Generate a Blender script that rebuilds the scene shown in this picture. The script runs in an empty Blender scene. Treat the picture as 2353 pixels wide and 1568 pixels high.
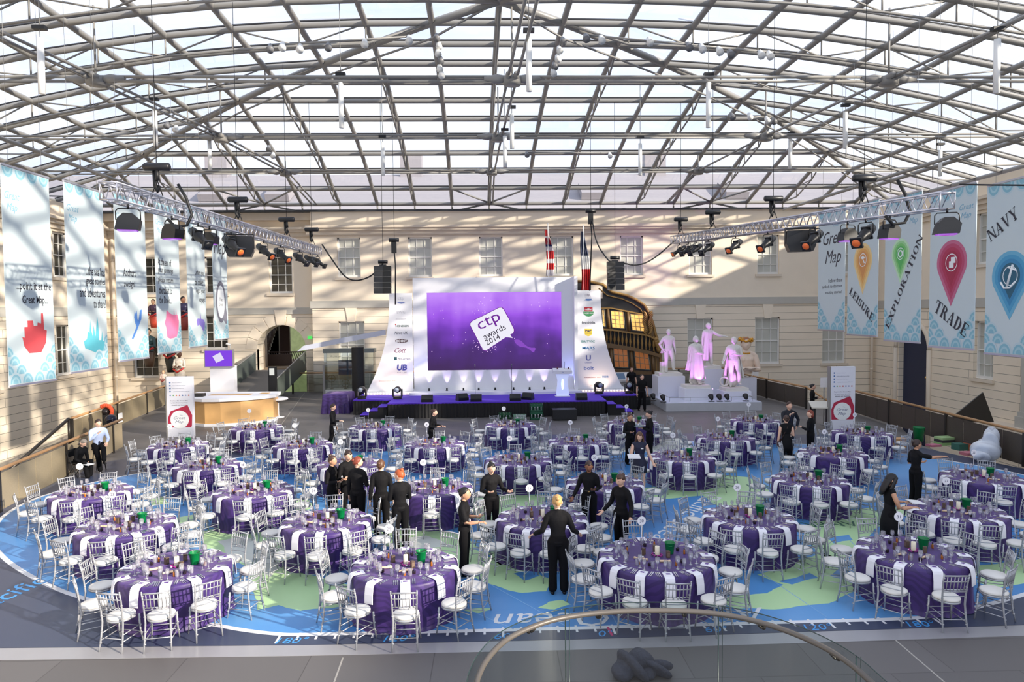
import bpy, math, random
from math import sin, cos, pi, radians, atan2, hypot, sqrt
from mathutils import Vector, Matrix
random.seed(7)
scene = bpy.context.scene
COL = scene.collection
# ---------------- camera ----------------
FPX = 1569.0
EYE = Vector((0, 0, 5.0))
PITCH, YAW, ROLL = 0.0425, -0.0284, 0.0095
_cy, _sy = cos(YAW), sin(YAW)
FW = Vector((-_sy*cos(PITCH), _cy*cos(PITCH), -sin(PITCH)))
_r = Vector((_cy, _sy, 0)); _u = _r.cross(FW)
RT = _r*cos(ROLL) - _u*sin(ROLL); UP = _u*cos(ROLL) + _r*sin(ROLL)
cam_d = bpy.data.cameras.new('camera'); cam = bpy.data.objects.new('camera', cam_d); COL.objects.link(cam)
cam_d.sensor_width = 36.0; cam_d.lens = FPX/2353*36.0; cam_d.clip_end = 500
cam_d.dof.use_dof = False
_m = Matrix((RT, UP, -FW)).transposed().to_4x4(); _m.translation = EYE
cam.matrix_world = _m
scene.camera = cam
def _ray(x, y): return FW + RT*((x-1176.5)/FPX) - UP*((y-784)/FPX)
def onZ(x, y, z=0.0):
    d = _ray(x, y); t = (z-EYE.z)/d.z; p = EYE + d*t; return Vector((p.x, p.y, z))
def onY(x, y, Y):
    d = _ray(x, y); t = Y/d.y; p = EYE + d*t; return Vector((p.x, Y, p.z))
def onX(x, y, X):
    d = _ray(x, y); t = X/d.x; p = EYE + d*t; return Vector((X, p.y, p.z))
# ---------------- view, sky, sun ----------------
vs = scene.view_settings
vs.view_transform = 'Standard'; vs.look = 'None'; vs.gamma = 1.0; vs.use_curve_mapping = False
scene.display_settings.display_device = 'sRGB'
vs.exposure = 0.6
cy = scene.cycles
cy.max_bounces = 7; cy.diffuse_bounces = 4; cy.glossy_bounces = 3; cy.transmission_bounces = 4; cy.transparent_max_bounces = 12
cy.caustics_reflective = False; cy.caustics_refractive = False
cy.sample_clamp_indirect = 6.0
w = bpy.data.worlds.new('sky'); scene.world = w; w.use_nodes = True
nt = w.node_tree; nt.nodes.clear()
wo = nt.nodes.new('ShaderNodeOutputWorld'); bg = nt.nodes.new('ShaderNodeBackground')
tc = nt.nodes.new('ShaderNodeTexCoord'); mp = nt.nodes.new('ShaderNodeMapping'); nz = nt.nodes.new('ShaderNodeTexNoise')
rp = nt.nodes.new('ShaderNodeValToRGB')
mp.inputs['Scale'].default_value = (1.5, 1.5, 4.5)
nz.inputs['Scale'].default_value = 2.2; nz.inputs['Detail'].default_value = 6
rp.color_ramp.elements[0].position = .35; rp.color_ramp.elements[0].color = (.56, .64, .84, 1)
rp.color_ramp.elements[1].position = .62; rp.color_ramp.elements[1].color = (.76, .80, .89, 1)
nt.links.new(tc.outputs['Generated'], mp.inputs['Vector']); nt.links.new(mp.outputs[0], nz.inputs['Vector'])
nt.links.new(nz.outputs[0], rp.inputs[0]); nt.links.new(rp.outputs[0], bg.inputs['Color'])
bg.inputs['Strength'].default_value = 1.12
nt.links.new(bg.outputs[0], wo.inputs['Surface'])
SUN_DIR = Vector((-1.0, 0.62, -0.43)).normalized()
sd = bpy.data.lights.new('sun', 'SUN'); so = bpy.data.objects.new('sun', sd); COL.objects.link(so)
sd.energy = 5.6; sd.color = (1.0, .89, .74); sd.angle = radians(1.2)
so.rotation_euler = SUN_DIR.to_track_quat('-Z', 'Y').to_euler(); so.location = (30, -20, 30)
# ---------------- materials ----------------
MATS = {}
def mat(name, col, rough=.6, metal=0.0, emit=None, es=1.0, nv=.06, ns=6.0, bump=0.0, spec=None, sheen=0):
    if name in MATS: return MATS[name]
    m = bpy.data.materials.new(name); m.use_nodes = True; t = m.node_tree
    b = t.nodes['Principled BSDF']
    b.inputs['Roughness'].default_value = rough; b.inputs['Metallic'].default_value = metal
    if spec is not None: b.inputs['Specular IOR Level'].default_value = spec
    c = t.nodes.new('ShaderNodeTexCoord'); n = t.nodes.new('ShaderNodeTexNoise'); n.inputs['Scale'].default_value = ns
    n.inputs['Detail'].default_value = 3
    r = t.nodes.new('ShaderNodeValToRGB')
    lo = [max(0, v*(1-nv)) for v in col[:3]]; hi = [min(1, v*(1+nv)) for v in col[:3]]
    r.color_ramp.elements[0].color = (*lo, 1); r.color_ramp.elements[1].color = (*hi, 1)
    t.links.new(c.outputs['Object'], n.inputs['Vector']); t.links.new(n.outputs[0], r.inputs[0]); t.links.new(r.outputs[0], b.inputs['Base Color'])
    if bump:
        bp = t.nodes.new('ShaderNodeBump'); bp.inputs['Strength'].default_value = bump; bp.inputs['Distance'].default_value = .02
        t.links.new(n.outputs[0], bp.inputs['Height']); t.links.new(bp.outputs[0], b.inputs['Normal'])
    if emit:
        b.inputs['Emission Color'].default_value = (*emit, 1); b.inputs['Emission Strength'].default_value = es
    MATS[name] = m; return m
def glassy(name, tint=(1, 1, 1), amount=.12, rough=.03, haze=0):
    """thin sheet: mostly see-through with a share of mirror reflection"""
    if name in MATS: return MATS[name]
    m = bpy.data.materials.new(name); m.use_nodes = True; t = m.node_tree; t.nodes.clear()
    o = t.nodes.new('ShaderNodeOutputMaterial'); mx = t.nodes.new('ShaderNodeMixShader')
    tr = t.nodes.new('ShaderNodeBsdfTransparent'); gl = t.nodes.new('ShaderNodeBsdfGlossy'); f = t.nodes.new('ShaderNodeFresnel'); a = t.nodes.new('ShaderNodeMath')
    tr.inputs[0].default_value = (*tint, 1); gl.inputs['Roughness'].default_value = rough
    f.inputs['IOR'].default_value = 1.3; a.operation = 'MULTIPLY_ADD'; a.inputs[1].default_value = .8; a.inputs[2].default_value = amount; a.use_clamp = True
    t.links.new(f.outputs[0], a.inputs[0]); t.links.new(a.outputs[0], mx.inputs[0]); t.links.new(tr.outputs[0], mx.inputs[1]); t.links.new(gl.outputs[0], mx.inputs[2])
    if haze:
        df = t.nodes.new('ShaderNodeBsdfDiffuse'); df.inputs[0].default_value = (.9, .9, .95, 1); m2 = t.nodes.new('ShaderNodeMixShader'); m2.inputs[0].default_value = haze
        t.links.new(mx.outputs[0], m2.inputs[1]); t.links.new(df.outputs[0], m2.inputs[2]); mx = m2
    t.links.new(mx.outputs[0], o.inputs['Surface'])
    MATS[name] = m; return m
def S(r, g, b):
    """sRGB 0-255 to linear"""
    def f(v):
        v /= 255.0
        return v/12.92 if v <= .04045 else ((v+.055)/1.055)**2.4
    return (f(r), f(g), f(b))
# ---------------- mesh building ----------------
class MB:
    def __init__(s): s.v = []; s.f = []; s.m = []; s.sm = []; s.cm = 0; s.smooth = False
    def face(s, idx): s.f.append(tuple(idx)); s.m.append(s.cm); s.sm.append(s.smooth)
    def add(s, vs, fs):
        o = len(s.v); s.v += [tuple(p) for p in vs]
        for f in fs: s.face([i+o for i in f])
    def box(s, x0, x1, y0, y1, z0, z1):
        s.add([(x0,y0,z0),(x1,y0,z0),(x1,y1,z0),(x0,y1,z0),(x0,y0,z1),(x1,y0,z1),(x1,y1,z1),(x0,y1,z1)],
              [(0,3,2,1),(4,5,6,7),(0,1,5,4),(1,2,6,5),(2,3,7,6),(3,0,4,7)]); return s
    def cbox(s, c, d, rz=0, tilt=0):
        M = Matrix.Rotation(rz, 3, 'Z') @ Matrix.Rotation(tilt, 3, 'X'); c = Vector(c); h = [k/2 for k in d]
        pts = [c + M @ Vector((a*h[0], b*h[1], e*h[2])) for e in (-1, 1) for a, b in ((-1,-1),(1,-1),(1,1),(-1,1))]
        s.add(pts, [(0,3,2,1),(4,5,6,7),(0,1,5,4),(1,2,6,5),(2,3,7,6),(3,0,4,7)]); return s
    def quad(s, a, b, c, d): s.add([a, b, c, d], [(0,1,2,3)]); return s
    def loft(s, rings, cap=True, closed=False):
        n = len(rings[0]); o = len(s.v)
        for r in rings: s.v += [tuple(p) for p in r]
        R = len(rings)
        for i in range(R if closed else R-1):
            for j in range(n):
                k = (j+1) % n; i2 = (i+1) % R
                s.face((o+i*n+j, o+i*n+k, o+i2*n+k, o+i2*n+j))
        if cap and not closed:
            s.face([o+j for j in reversed(range(n))]); s.face([o+(R-1)*n+j for j in range(n)])
        return s
    def tube(s, pts, r, n=8, cap=True, closed=False):
        pts = [Vector(p) for p in pts]; rings = []; N = len(pts); prev = None
        for i, p in enumerate(pts):
            if closed: d = pts[(i+1) % N] - pts[i-1]
            else: d = pts[min(i+1, N-1)] - pts[max(i-1, 0)]
            if d.length < 1e-9: d = Vector((0, 0, 1))
            d.normalize()
            if prev is None:
                a = d.cross(Vector((0, 0, 1)))
                if a.length < .05: a = d.cross(Vector((1, 0, 0)))
            else: a = prev - d*prev.dot(d)
            a.normalize(); b = d.cross(a); prev = a
            rr = r[i] if isinstance(r, (list, tuple)) else r
            rings.append([p + (a*cos(2*pi*k/n) + b*sin(2*pi*k/n))*rr for k in range(n)])
        return s.loft(rings, cap, closed)
    def lathe(s, prof, c=(0,0,0), n=16, axis='Z'):
        rings = []
        for r, z in prof:
            if axis == 'Z': rings.append([(c[0]+r*cos(2*pi*k/n), c[1]+r*sin(2*pi*k/n), c[2]+z) for k in range(n)])
            elif axis == 'Y': rings.append([(c[0]+r*cos(2*pi*k/n), c[1]+z, c[2]-r*sin(2*pi*k/n)) for k in range(n)])
            else: rings.append([(c[0]+z, c[1]+r*cos(2*pi*k/n), c[2]+r*sin(2*pi*k/n)) for k in range(n)])
        return s.loft(rings)
    def prism(s, poly, z0, z1):
        """polygon in XY extruded in Z"""
        n = len(poly); o = len(s.v)
        s.v += [(p[0], p[1], z0) for p in poly] + [(p[0], p[1], z1) for p in poly]
        s.face([o+i for i in reversed(range(n))]); s.face([o+n+i for i in range(n)])
        for i in range(n):
            k = (i+1) % n; s.face((o+i, o+k, o+n+k, o+n+i))
        return s
    def plate(s, poly, f, t):
        """2d polygon (u,v) mapped through f(u,v,depth) and extruded by t"""
        n = len(poly); o = len(s.v)
        s.v += [tuple(f(u, v, 0)) for u, v in poly] + [tuple(f(u, v, t)) for u, v in poly]
        s.face([o+i for i in range(n)]); s.face([o+n+i for i in reversed(range(n))])
        for i in range(n):
            k = (i+1) % n; s.face((o+i, o+n+i, o+n+k, o+k))
        return s
    def ball(s, c, r, n=12, m=8, f=None):
        rx, ry, rz = r if isinstance(r, (tuple, list)) else (r, r, r)
        rings = []
        for i in range(m+1):
            t = pi*i/m; q = max(sin(t), 1e-4)
            rings.append([Vector((c[0]+rx*q*cos(2*pi*k/n), c[1]+ry*q*sin(2*pi*k/n), c[2]-rz*cos(t))) for k in range(n)])
        if f: rings = [[f(p) for p in g] for g in rings]
        return s.loft(rings)
    def xf(s, M, start=0):
        for i in range(start, len(s.v)): s.v[i] = tuple(M @ Vector(s.v[i]))
        return s
    def mesh(s, name, mats):
        me = bpy.data.meshes.new(name); me.from_pydata(s.v, [], s.f)
        if not isinstance(mats, (list, tuple)): mats = [mats]
        for m in mats: me.materials.append(m)
        me.polygons.foreach_set('material_index', s.m); me.polygons.foreach_set('use_smooth', s.sm)
        me.update(); return me
    def build(s, name, mats, parent=None, loc=None, rz=None):
        o = bpy.data.objects.new(name, s.mesh(name, mats)); COL.objects.link(o)
        if parent: o.parent = parent
        if loc is not None: o.location = loc
        if rz is not None: o.rotation_euler = (0, 0, rz)
        return o
def smooth(mb): mb.smooth = True; return mb
def SM():
    m = MB(); m.smooth = True; return m
def put(name, me, parent=None, loc=None):
    o = bpy.data.objects.new(name, me); COL.objects.link(o)
    if parent: o.parent = parent
    if loc is not None: o.location = loc
    return o
def empty(name, loc=(0,0,0), rz=0):
    o = bpy.data.objects.new(name, None); COL.objects.link(o); o.location = loc; o.rotation_euler = (0, 0, rz); o.empty_display_size = .2; return o
def tag(o, label=None, cat=None, group=None, kind=None):
    if label: o['label'] = label
    if cat: o['category'] = cat
    if group: o['group'] = group
    if kind: o['kind'] = kind
    return o
def thing(name, label, cat, loc=(0,0,0), rz=0, group=None): return tag(empty(name, loc, rz), label, cat, group)
def part(name, me, parent, label=None):
    o = put(name, me, parent)
    if label: o['label'] = label
    return o
def copy_tree(o, parent=None):
    c = o.copy(); COL.objects.link(c)
    if parent: c.parent = parent
    for ch in [x for x in KIDS.get(o.name, [])]: copy_tree(ch, c)
    return c
KIDS = {}
def note_kids(o):
    KIDS[o.name] = list(o.children)
    for c in o.children: note_kids(c)
def dup(proto, loc, rz=0, label=None, group=None, cat=None):
    c = copy_tree(proto); c.location = loc; c.rotation_euler = (0, 0, rz)
    if label: c['label'] = label
    if group: c['group'] = group
    if cat: c['category'] = cat
    return c
# text as real mesh lettering
def text_mesh(s, size=1.0, depth=.004, align='CENTER', bold=0.0, shear=0.0, space=1.0):
    cu = bpy.data.curves.new('t', 'FONT'); cu.body = s; cu.size = size; cu.extrude = depth/2; cu.align_x = align; cu.align_y = 'CENTER'
    cu.offset = bold*size; cu.shear = shear; cu.resolution_u = 2; cu.space_character = space
    o = bpy.data.objects.new('t', cu)
    me = bpy.data.meshes.new_from_object(o)
    bpy.data.objects.remove(o); bpy.data.curves.remove(cu)
    return me
def text(s, parent, M, width=None, height=None, material=None, name='lettering', size=1.0, depth=.01, **kw):
    """lettering centred on matrix M (local x right, y up, z towards reader); fitted to width / height"""
    me = text_mesh(s, size, depth, **kw); me.name = name
    xs = [v.co.x for v in me.vertices]; ys = [v.co.y for v in me.vertices]
    if not xs: return None
    cx, cy_ = (min(xs)+max(xs))/2, (min(ys)+max(ys))/2
    wx, wy = max(xs)-min(xs), max(ys)-min(ys)
    kx = (width/wx) if width else (height/wy); ky = (height/wy) if height else kx
    for v in me.vertices: v.co = Vector(((v.co.x-cx)*kx, (v.co.y-cy_)*ky, v.co.z))
    me.transform(M); me.materials.clear(); me.materials.append(material)
    o = bpy.data.objects.new(name, me); COL.objects.link(o)
    if parent: o.parent = parent
    return o
def basis(o, x, y, z=None):
    x = Vector(x).normalized(); y = Vector(y).normalized(); z = x.cross(y)
    M = Matrix((x, y, z)).transposed().to_4x4(); M.translation = Vector(o); return M
# ---------------- room: walls ----------------
def wall_mat(name, base, brick=True, bw=1.5, bh=.44, axis='X', top=5.35, noff=0):
    m = bpy.data.materials.new(name); m.use_nodes = True; t = m.node_tree; b = t.nodes['Principled BSDF']; b.inputs['Roughness'].default_value = .85
    g = t.nodes.new('ShaderNodeNewGeometry'); sp = t.nodes.new('ShaderNodeSeparateXYZ'); t.links.new(g.outputs['Position'], sp.inputs[0])
    n = t.nodes.new('ShaderNodeTexNoise'); n.inputs['Scale'].default_value = 1.1; n.inputs['Detail'].default_value = 5; t.links.new(g.outputs['Position'], n.inputs['Vector'])
    r = t.nodes.new('ShaderNodeValToRGB'); r.color_ramp.elements[0].color = (*[v*.93 for v in base], 1); r.color_ramp.elements[1].color = (*[min(1, v*1.05) for v in base], 1)
    t.links.new(n.outputs[0], r.inputs[0])
    if not brick: t.links.new(r.outputs[0], b.inputs['Base Color']); return m
    # horizontal channel joints below the string course, as relief, with the groove shadow painted in darker
    cb = t.nodes.new('ShaderNodeCombineXYZ'); t.links.new(sp.outputs['X' if axis == 'X' else 'Y'], cb.inputs[0]); t.links.new(sp.outputs['Z'], cb.inputs[1])
    br = t.nodes.new('ShaderNodeTexBrick'); br.inputs['Scale'].default_value = 1.0; br.inputs['Brick Width'].default_value = bw; br.inputs['Row Height'].default_value = bh
    br.inputs['Mortar Size'].default_value = .011; br.inputs['Mortar Smooth'].default_value = .2; br.offset = .5
    t.links.new(cb.outputs[0], br.inputs['Vector'])
    lt = t.nodes.new('ShaderNodeMath'); lt.operation = 'LESS_THAN'; lt.inputs[1].default_value = top; t.links.new(sp.outputs['Z'], lt.inputs[0])
    mu = t.nodes.new('ShaderNodeMath'); mu.operation = 'MULTIPLY'; t.links.new(br.outputs['Fac'], mu.inputs[0]); t.links.new(lt.outputs[0], mu.inputs[1])
    mx = t.nodes.new('ShaderNodeMix'); mx.data_type = 'RGBA'; mx.inputs['B'].default_value = (*[v*.3 for v in base], 1)
    t.links.new(mu.outputs[0], mx.inputs['Factor']); t.links.new(r.outputs[0], mx.inputs['A']); t.links.new(mx.outputs['Result'], b.inputs['Base Color'])
    bp = t.nodes.new('ShaderNodeBump'); bp.invert = True; bp.inputs['Distance'].default_value = .03; t.links.new(mu.outputs[0], bp.inputs['Height']); t.links.new(bp.outputs[0], b.inputs['Normal'])
    return m
STONE = S(238, 224, 202); STONE_R = S(212, 198, 182)
M_wall = wall_mat('stone_back', STONE, bw=9.0, bh=.435)
M_wall_side = wall_mat('stone_side', STONE, bw=7.0, bh=.435, axis='Y')
M_plain = mat('stone_trim', S(220, 206, 186), .8, ns=2)
M_band = mat('grey_band', S(188, 184, 174), .8, ns=2)
M_pil = mat('grey_pilaster', S(186, 182, 172), .8, ns=2)
M_white = mat('white_paint', S(232, 230, 224), .45, nv=.02)
M_pane = mat('window_pane', S(190, 190, 180), .3, nv=.15, ns=1.5, spec=.8)
M_blind = mat('window_blind', S(205, 205, 196), .7, nv=.05)
M_steel = mat('grey_steel_paint', S(140, 138, 134), .42, nv=.04, ns=1)
M_dark = mat('dark_gasket', S(30, 30, 34), .5)
M_black = mat('black_matt', S(16, 16, 18), .55, nv=.2)
M_deck_edge = mat('deck_edge', S(110, 106, 100), .7)
YB, YL = 44.0, 44.85     # centre face and recessed left face of the back wall
XR, XL = 24.95, -24.6
ZB, ZT = -3.2, 11.5
def wall_with_holes(mb, u0, u1, z0, z1, holes, f, depth):
    """flat wall with rectangular reveals; f(u,z,d) gives the point, d = depth behind the face"""
    us = sorted({u0, u1, *[min(max(h[k], u0), u1) for h in holes for k in (0, 1)]}); zs = sorted({z0, z1, *[h[k] for h in holes for k in (2, 3)]})
    for i in range(len(us)-1):
        for j in range(len(zs)-1):
            a, b, c, d = us[i], us[i+1], zs[j], zs[j+1]; mu, mz = (a+b)/2, (c+d)/2
            if any(h[0] < mu < h[1] and h[2] < mz < h[3] for h in holes): continue
            mb.quad(f(a, c, 0), f(b, c, 0), f(b, d, 0), f(a, d, 0))
    for h in holes:
        a, b, c, d = h[:4]
        mb.quad(f(a, c, 0), f(a, d, 0), f(a, d, depth), f(a, c, depth)); mb.quad(f(b, c, 0), f(b, c, depth), f(b, d, depth), f(b, d, 0))
        mb.quad(f(a, c, 0), f(a, c, depth), f(b, c, depth), f(b, c, 0)); mb.quad(f(a, d, 0), f(b, d, 0), f(b, d, depth), f(a, d, depth))
WIN = [0]
def sash(u0, u1, z0, z1, f, depth, cols=3, rows=4, sill=True, pane=None):
    """sash window standing in its reveal"""
    WIN[0] += 1
    P = lambda u, z, d: f(u, z, d)
    mb = MB()
    def bar(a, b, c, d, t0, t1):
        pts = [P(x, z, y) for z in (c, d) for x, y in ((a, t0), (b, t0), (b, t1), (a, t1))]
        mb.add(pts, [(0,3,2,1),(4,5,6,7),(0,1,5,4),(1,2,6,5),(2,3,7,6),(3,0,4,7)])
    fw = .09
    bar(u0, u0+fw, z0, z1, depth*.55, depth); bar(u1-fw, u1, z0, z1, depth*.55, depth)
    bar(u0, u1, z0, z0+.14, depth*.5, depth); bar(u0, u1, z1-fw, z1, depth*.55, depth)
    zm = (z0+z1)/2; bar(u0, u1, zm-.03, zm+.03, depth*.6, depth)
    for i in range(1, cols):
        u = u0+(u1-u0)*i/cols; bar(u-.016, u+.016, z0, z1, depth*.7, depth)
    for j in range(1, rows):
        z = z0+(z1-z0)*j/rows
        if abs(z-zm) > .05: bar(u0, u1, z-.014, z+.014, depth*.7, depth)
    fr = tag(mb.build('window_%d' % WIN[0], M_white), kind='structure')
    g = MB(); g.quad(P(u0, z0, depth*.85), P(u1, z0, depth*.85), P(u1, z1, depth*.85), P(u0, z1, depth*.85)); g.build('pane', pane or M_pane, fr)
    bl = MB(); bl.quad(P(u0, zm, depth*1.3), P(u1, zm, depth*1.3), P(u1, z1, depth*1.3), P(u0, z1, depth*1.3))
    if sill:
        s = MB(); pts = [P(x, z, y) for z in (z0-.16, z0) for x, y in ((u0-.14, -.12), (u1+.14, -.12), (u1+.14, .1), (u0-.14, .1))]
        s.add(pts, [(0,3,2,1),(4,5,6,7),(0,1,5,4),(1,2,6,5),(2,3,7,6),(3,0,4,7)]); s.build('window_sill', M_plain, fr)
    return fr
def fB(u, z, d): return (u, YB+d, z)
def fL(u, z, d): return (u, YL+d, z)
def fRt(u, z, d): return (XR+d, u, z)
def fLf(u, z, d): return (XL-d, u, z)
def keystone(mb, u, z, f, splay=True):
    for a, b, off in ((-.3, .3, .06),):
        pts = [(u+a*.75, z-.05), (u+b*.75, z-.05), (u+b*1.2, z+.86), (u+a*1.2, z+.86)]
        n = len(mb.v); mb.v += [f(p[0], p[1], -off) for p in pts] + [f(p[0], p[1], .02) for p in pts]
        for q in ((0,1,2,3),(0,4,5,1),(1,5,6,2),(2,6,7,3),(3,7,4,0)): mb.face([n+k for k in q])
# back wall, centre and right
upx = [(-9.84,-8.37),(-5.33,-3.82),(-.81,.7),(3.74,5.26),(8.27,9.77),(12.75,14.26),(17.22,18.65),(21.9,23.4)]
lowx = [(-9.85,-8.2),(-5.4,-3.7),(-.9,.8),(3.7,5.3),(8.2,9.8),(12.66,14.34),(17.1,18.75),(21.55,23.1)]
holesB = [(a, b, 7.3, 9.84) for a, b in upx] + [(a, b, 1.45, 4.5) for a, b in lowx]
mb = MB(); wall_with_holes(mb, -11.49, XR, ZB, ZT, holesB, fB, .3)
mb.quad(fB(-11.49, ZB, 0), fB(-11.49, ZT, 0), (-11.49, YL+.1, ZT), (-11.49, YL+.1, ZB))
# back wall, recessed left stretch with the archway
AC, AR, AZ = -13.75, 1.58, 2.72      # arch centre, radius, spring height
holesL = [(-14.45, -12.95, 6.35, 8.75), (-18.6, -17.15, 6.35, 8.75), (-23.0, -21.5, 6.35, 8.75), (-18.7, -17.2, 2.75, 5.0), (-23.3, -21.7, .95, 3.6), (AC-AR, AC+AR, ZB, AZ+AR)]
wall_with_holes(mb, XL, -11.49, ZB, ZT, holesL, fL, .35)
# spandrels round the arch
NA = 20
for k in range(NA):
    a0, a1 = pi*k/NA, pi*(k+1)/NA
    p0 = (AC+AR*cos(a0), AZ+AR*sin(a0)); p1 = (AC+AR*cos(a1), AZ+AR*sin(a1))
    mb.quad(fL(p0[0], p0[1], 0), fL(p1[0], p1[1], 0), fL(p1[0], AZ+AR, 0), fL(p0[0], AZ+AR, 0))
    mb.quad(fL(p0[0], p0[1], 0), fL(p0[0], p0[1], 1.2), fL(p1[0], p1[1], 1.2), fL(p1[0], p1[1], 0))
for u in (AC-AR, AC+AR): mb.quad(fL(u, ZB, 0), fL(u, AZ, 0), fL(u, AZ, 1.2), fL(u, ZB, 1.2))
wb = tag(mb.build('wall_back', M_wall), kind='structure')
for a, b in upx: sash(a, b, 7.3, 9.84, fB, .3)
for a, b in lowx: sash(a, b, 1.45, 4.5, fB, .3, rows=4)
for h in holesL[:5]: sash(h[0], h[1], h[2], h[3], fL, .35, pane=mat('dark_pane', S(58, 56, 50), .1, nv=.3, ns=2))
# string courses, cornice, parapet
tr = MB(); tr.box(-11.6, XR, YB-.07, YB+.02, 5.36, 5.82); tr.box(XL, -11.5, YL-.07, YL+.02, 5.0, 5.42)
tag(tr.build('trim_1', M_band), kind='structure')
tr = MB()
for (y, x0, x1) in ((YB, -11.75, XR), (YL, XL, -11.75)):
    tr.box(x0, x1, y-.42, y+.02, 10.42, 10.58); tr.box(x0, x1, y-.3, y+.02, 10.26, 10.42); tr.box(x0, x1, y-.14, y+.02, 10.0, 10.26); tr.box(x0, x1, y-.05, y+.02, 9.93, 10.0)
tag(tr.build('trim_2', M_plain), kind='structure')
tr = MB()
for a, b in lowx: keystone(tr, (a+b)/2, 4.5, fB)
n = 9
for k in range(n):      # arch stones stand a little proud, keystone more
    a0, a1 = pi*k/n+.02, pi*(k+1)/n-.02; R1 = AR+.72 if k != 4 else AR+1.0; off = -.03 if k != 4 else -.1
    q = []
    for a, r in ((a0, AR+.01), (a1, AR+.01), (a1, R1), (a0, R1)): q.append((AC+r*cos(a), AZ+r*sin(a)))
    o = len(tr.v); tr.v += [fL(p[0], p[1], off) for p in q] + [fL(p[0], p[1], .01) for p in q]
    for g in ((0,1,2,3),(0,4,5,1),(1,5,6,2),(2,6,7,3),(3,7,4,0)): tr.face([o+i for i in g])
tag(tr.build('trim_3', mat('voussoir', STONE, .85, ns=2)), kind='structure')
# passage behind the arch: side walls, vault, stair and daylight beyond
ps = MB(); ps.box(AC-AR-.5, AC-AR, YL+1.2, YL+2.0, ZB, 6); ps.box(AC+AR, AC+AR+.5, YL+1.2, YL+2.2, ZB, 6); ps.box(AC-AR-.5, AC+3, YL+1.2, YL+3, 4.7, 6); ps.box(AC-AR-5, AC+AR+.5, YL+1.2, YL+10, 1.2, 1.42)
tag(ps.build('wall_passage', mat('passage_stone', S(150, 132, 110), .85)), kind='structure')
# side walls
rh = [(20.4, 21.9, 1.6, 4.5), (13.0, 14.5, 1.6, 4.5), (33.3, 34.7, 1.35, 4.3), (20.4, 21.9, 7.2, 9.8), (27, 28.4, 7.2, 9.8), (33.3, 34.7, 7.2, 9.8), (39.2, 40.6, 7.2, 9.8), (13, 14.5, 7.2, 9.8)]
for nm, f, X in (('wall_right', fRt, XR), ('wall_left', fLf, XL)):
    mb = MB(); arch = (38.4, 41.2, ZB, 4.0)
    hs = list(rh) + ([arch] if nm == 'wall_right' else [(39.2, 40.6, 1.6, 4.5)])
    wall_with_holes(mb, -8, YB+1, ZB, ZT, hs, f, .35)
    if nm == 'wall_right':
        c, r, z = 39.8, 1.4, 2.6
        for k in range(16):
            a0, a1 = pi*k/16, pi*(k+1)/16
            p0 = (c+r*cos(a0), z+r*sin(a0)); p1 = (c+r*cos(a1), z+r*sin(a1))
            mb.quad(f(p0[0], p0[1], 0), f(p1[0], p1[1], 0), f(p1[0], z+r, 0), f(p0[0], z+r, 0))
            mb.quad(f(p0[0], p0[1], 0), f(p0[0], p0[1], .9), f(p1[0], p1[1], .9), f(p1[0], p1[1], 0))
    tag(mb.build(nm, M_wall_side), kind='structure')
    for h in hs:
        if h is arch: continue
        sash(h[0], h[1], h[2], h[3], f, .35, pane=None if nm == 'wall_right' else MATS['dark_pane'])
    tr = MB()
    def slab(u0, u1, z0, z1, out, tr=tr, f=f):
        pts = [f(u, z, d) for z in (z0, z1) for u, d in ((u0, -out), (u1, -out), (u1, .05), (u0, .05))]
        tr.add(pts, [(0,3,2,1),(4,5,6,7),(0,1,5,4),(1,2,6,5),(2,3,7,6),(3,0,4,7)])
    slab(-8, YB, 10.42, 10.58, .5); slab(-8, YB, 10.2, 10.42, .32); slab(-8, YB, 9.95, 10.2, .15); slab(-8, 33, -1.2, -.6, .75)
    tag(tr.build('trim_4' if nm == 'wall_right' else 'trim_5', M_plain), kind='structure')
    tr = MB()
    def slab(u0, u1, z0, z1, out, tr=tr, f=f):
        pts = [f(u, z, d) for z in (z0, z1) for u, d in ((u0, -out), (u1, -out), (u1, .05), (u0, .05))]
        tr.add(pts, [(0,3,2,1),(4,5,6,7),(0,1,5,4),(1,2,6,5),(2,3,7,6),(3,0,4,7)])
    slab(-8, YB, 5.0, 5.5, .06)
    for u in (30.4, 27.3, 24.2, 17.5, 11.0):
        slab(u-.6, u+.6, -.1, 9.2, .38); slab(u-.72, u+.72, -.6, -.1, .55); slab(u-.66, u+.66, -.1, .12, .46)
        slab(u-.66, u+.66, 9.2, 9.34, .45); slab(u-.74, u+.74, 9.34, 9.95, .55)
    tag(tr.build('trim_6' if nm == 'wall_right' else 'trim_7', M_pil), kind='structure')
# blue door in the right-hand arch
d = MB(); d.box(XR+.3, XR+.4, 38.38, 41.22, ZB, 4.05)

dd = tag(d.build('door_1', mat('blue_door', S(24, 34, 66), .4)), kind='structure')
mb = SM(); mb.ball((XR+.26, 38.9, .95), .09); mb.build('door_knob', mat('brass', (.8, .55, .2), .25, 1.0), dd)
t = SM()
n0 = [(XR+.1, 39.8+1.75*cos(pi*k/16), 2.6+1.75*sin(pi*k/16)) for k in range(17)]
t.tube([(XR-.06, 39.8+1.62*cos(pi*k/20), 2.6+1.62*sin(pi*k/20)) for k in range(21)], .14, 6); t.tube([(XR-.06, 39.8+1.62, 2.6), (XR-.06, 39.8+1.62, -3)], .14, 6); t.tube([(XR-.06, 39.8-1.62, 2.6), (XR-.06, 39.8-1.62, -3)], .14, 6)
tag(t.build('trim_8', M_plain), kind='structure')
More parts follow.
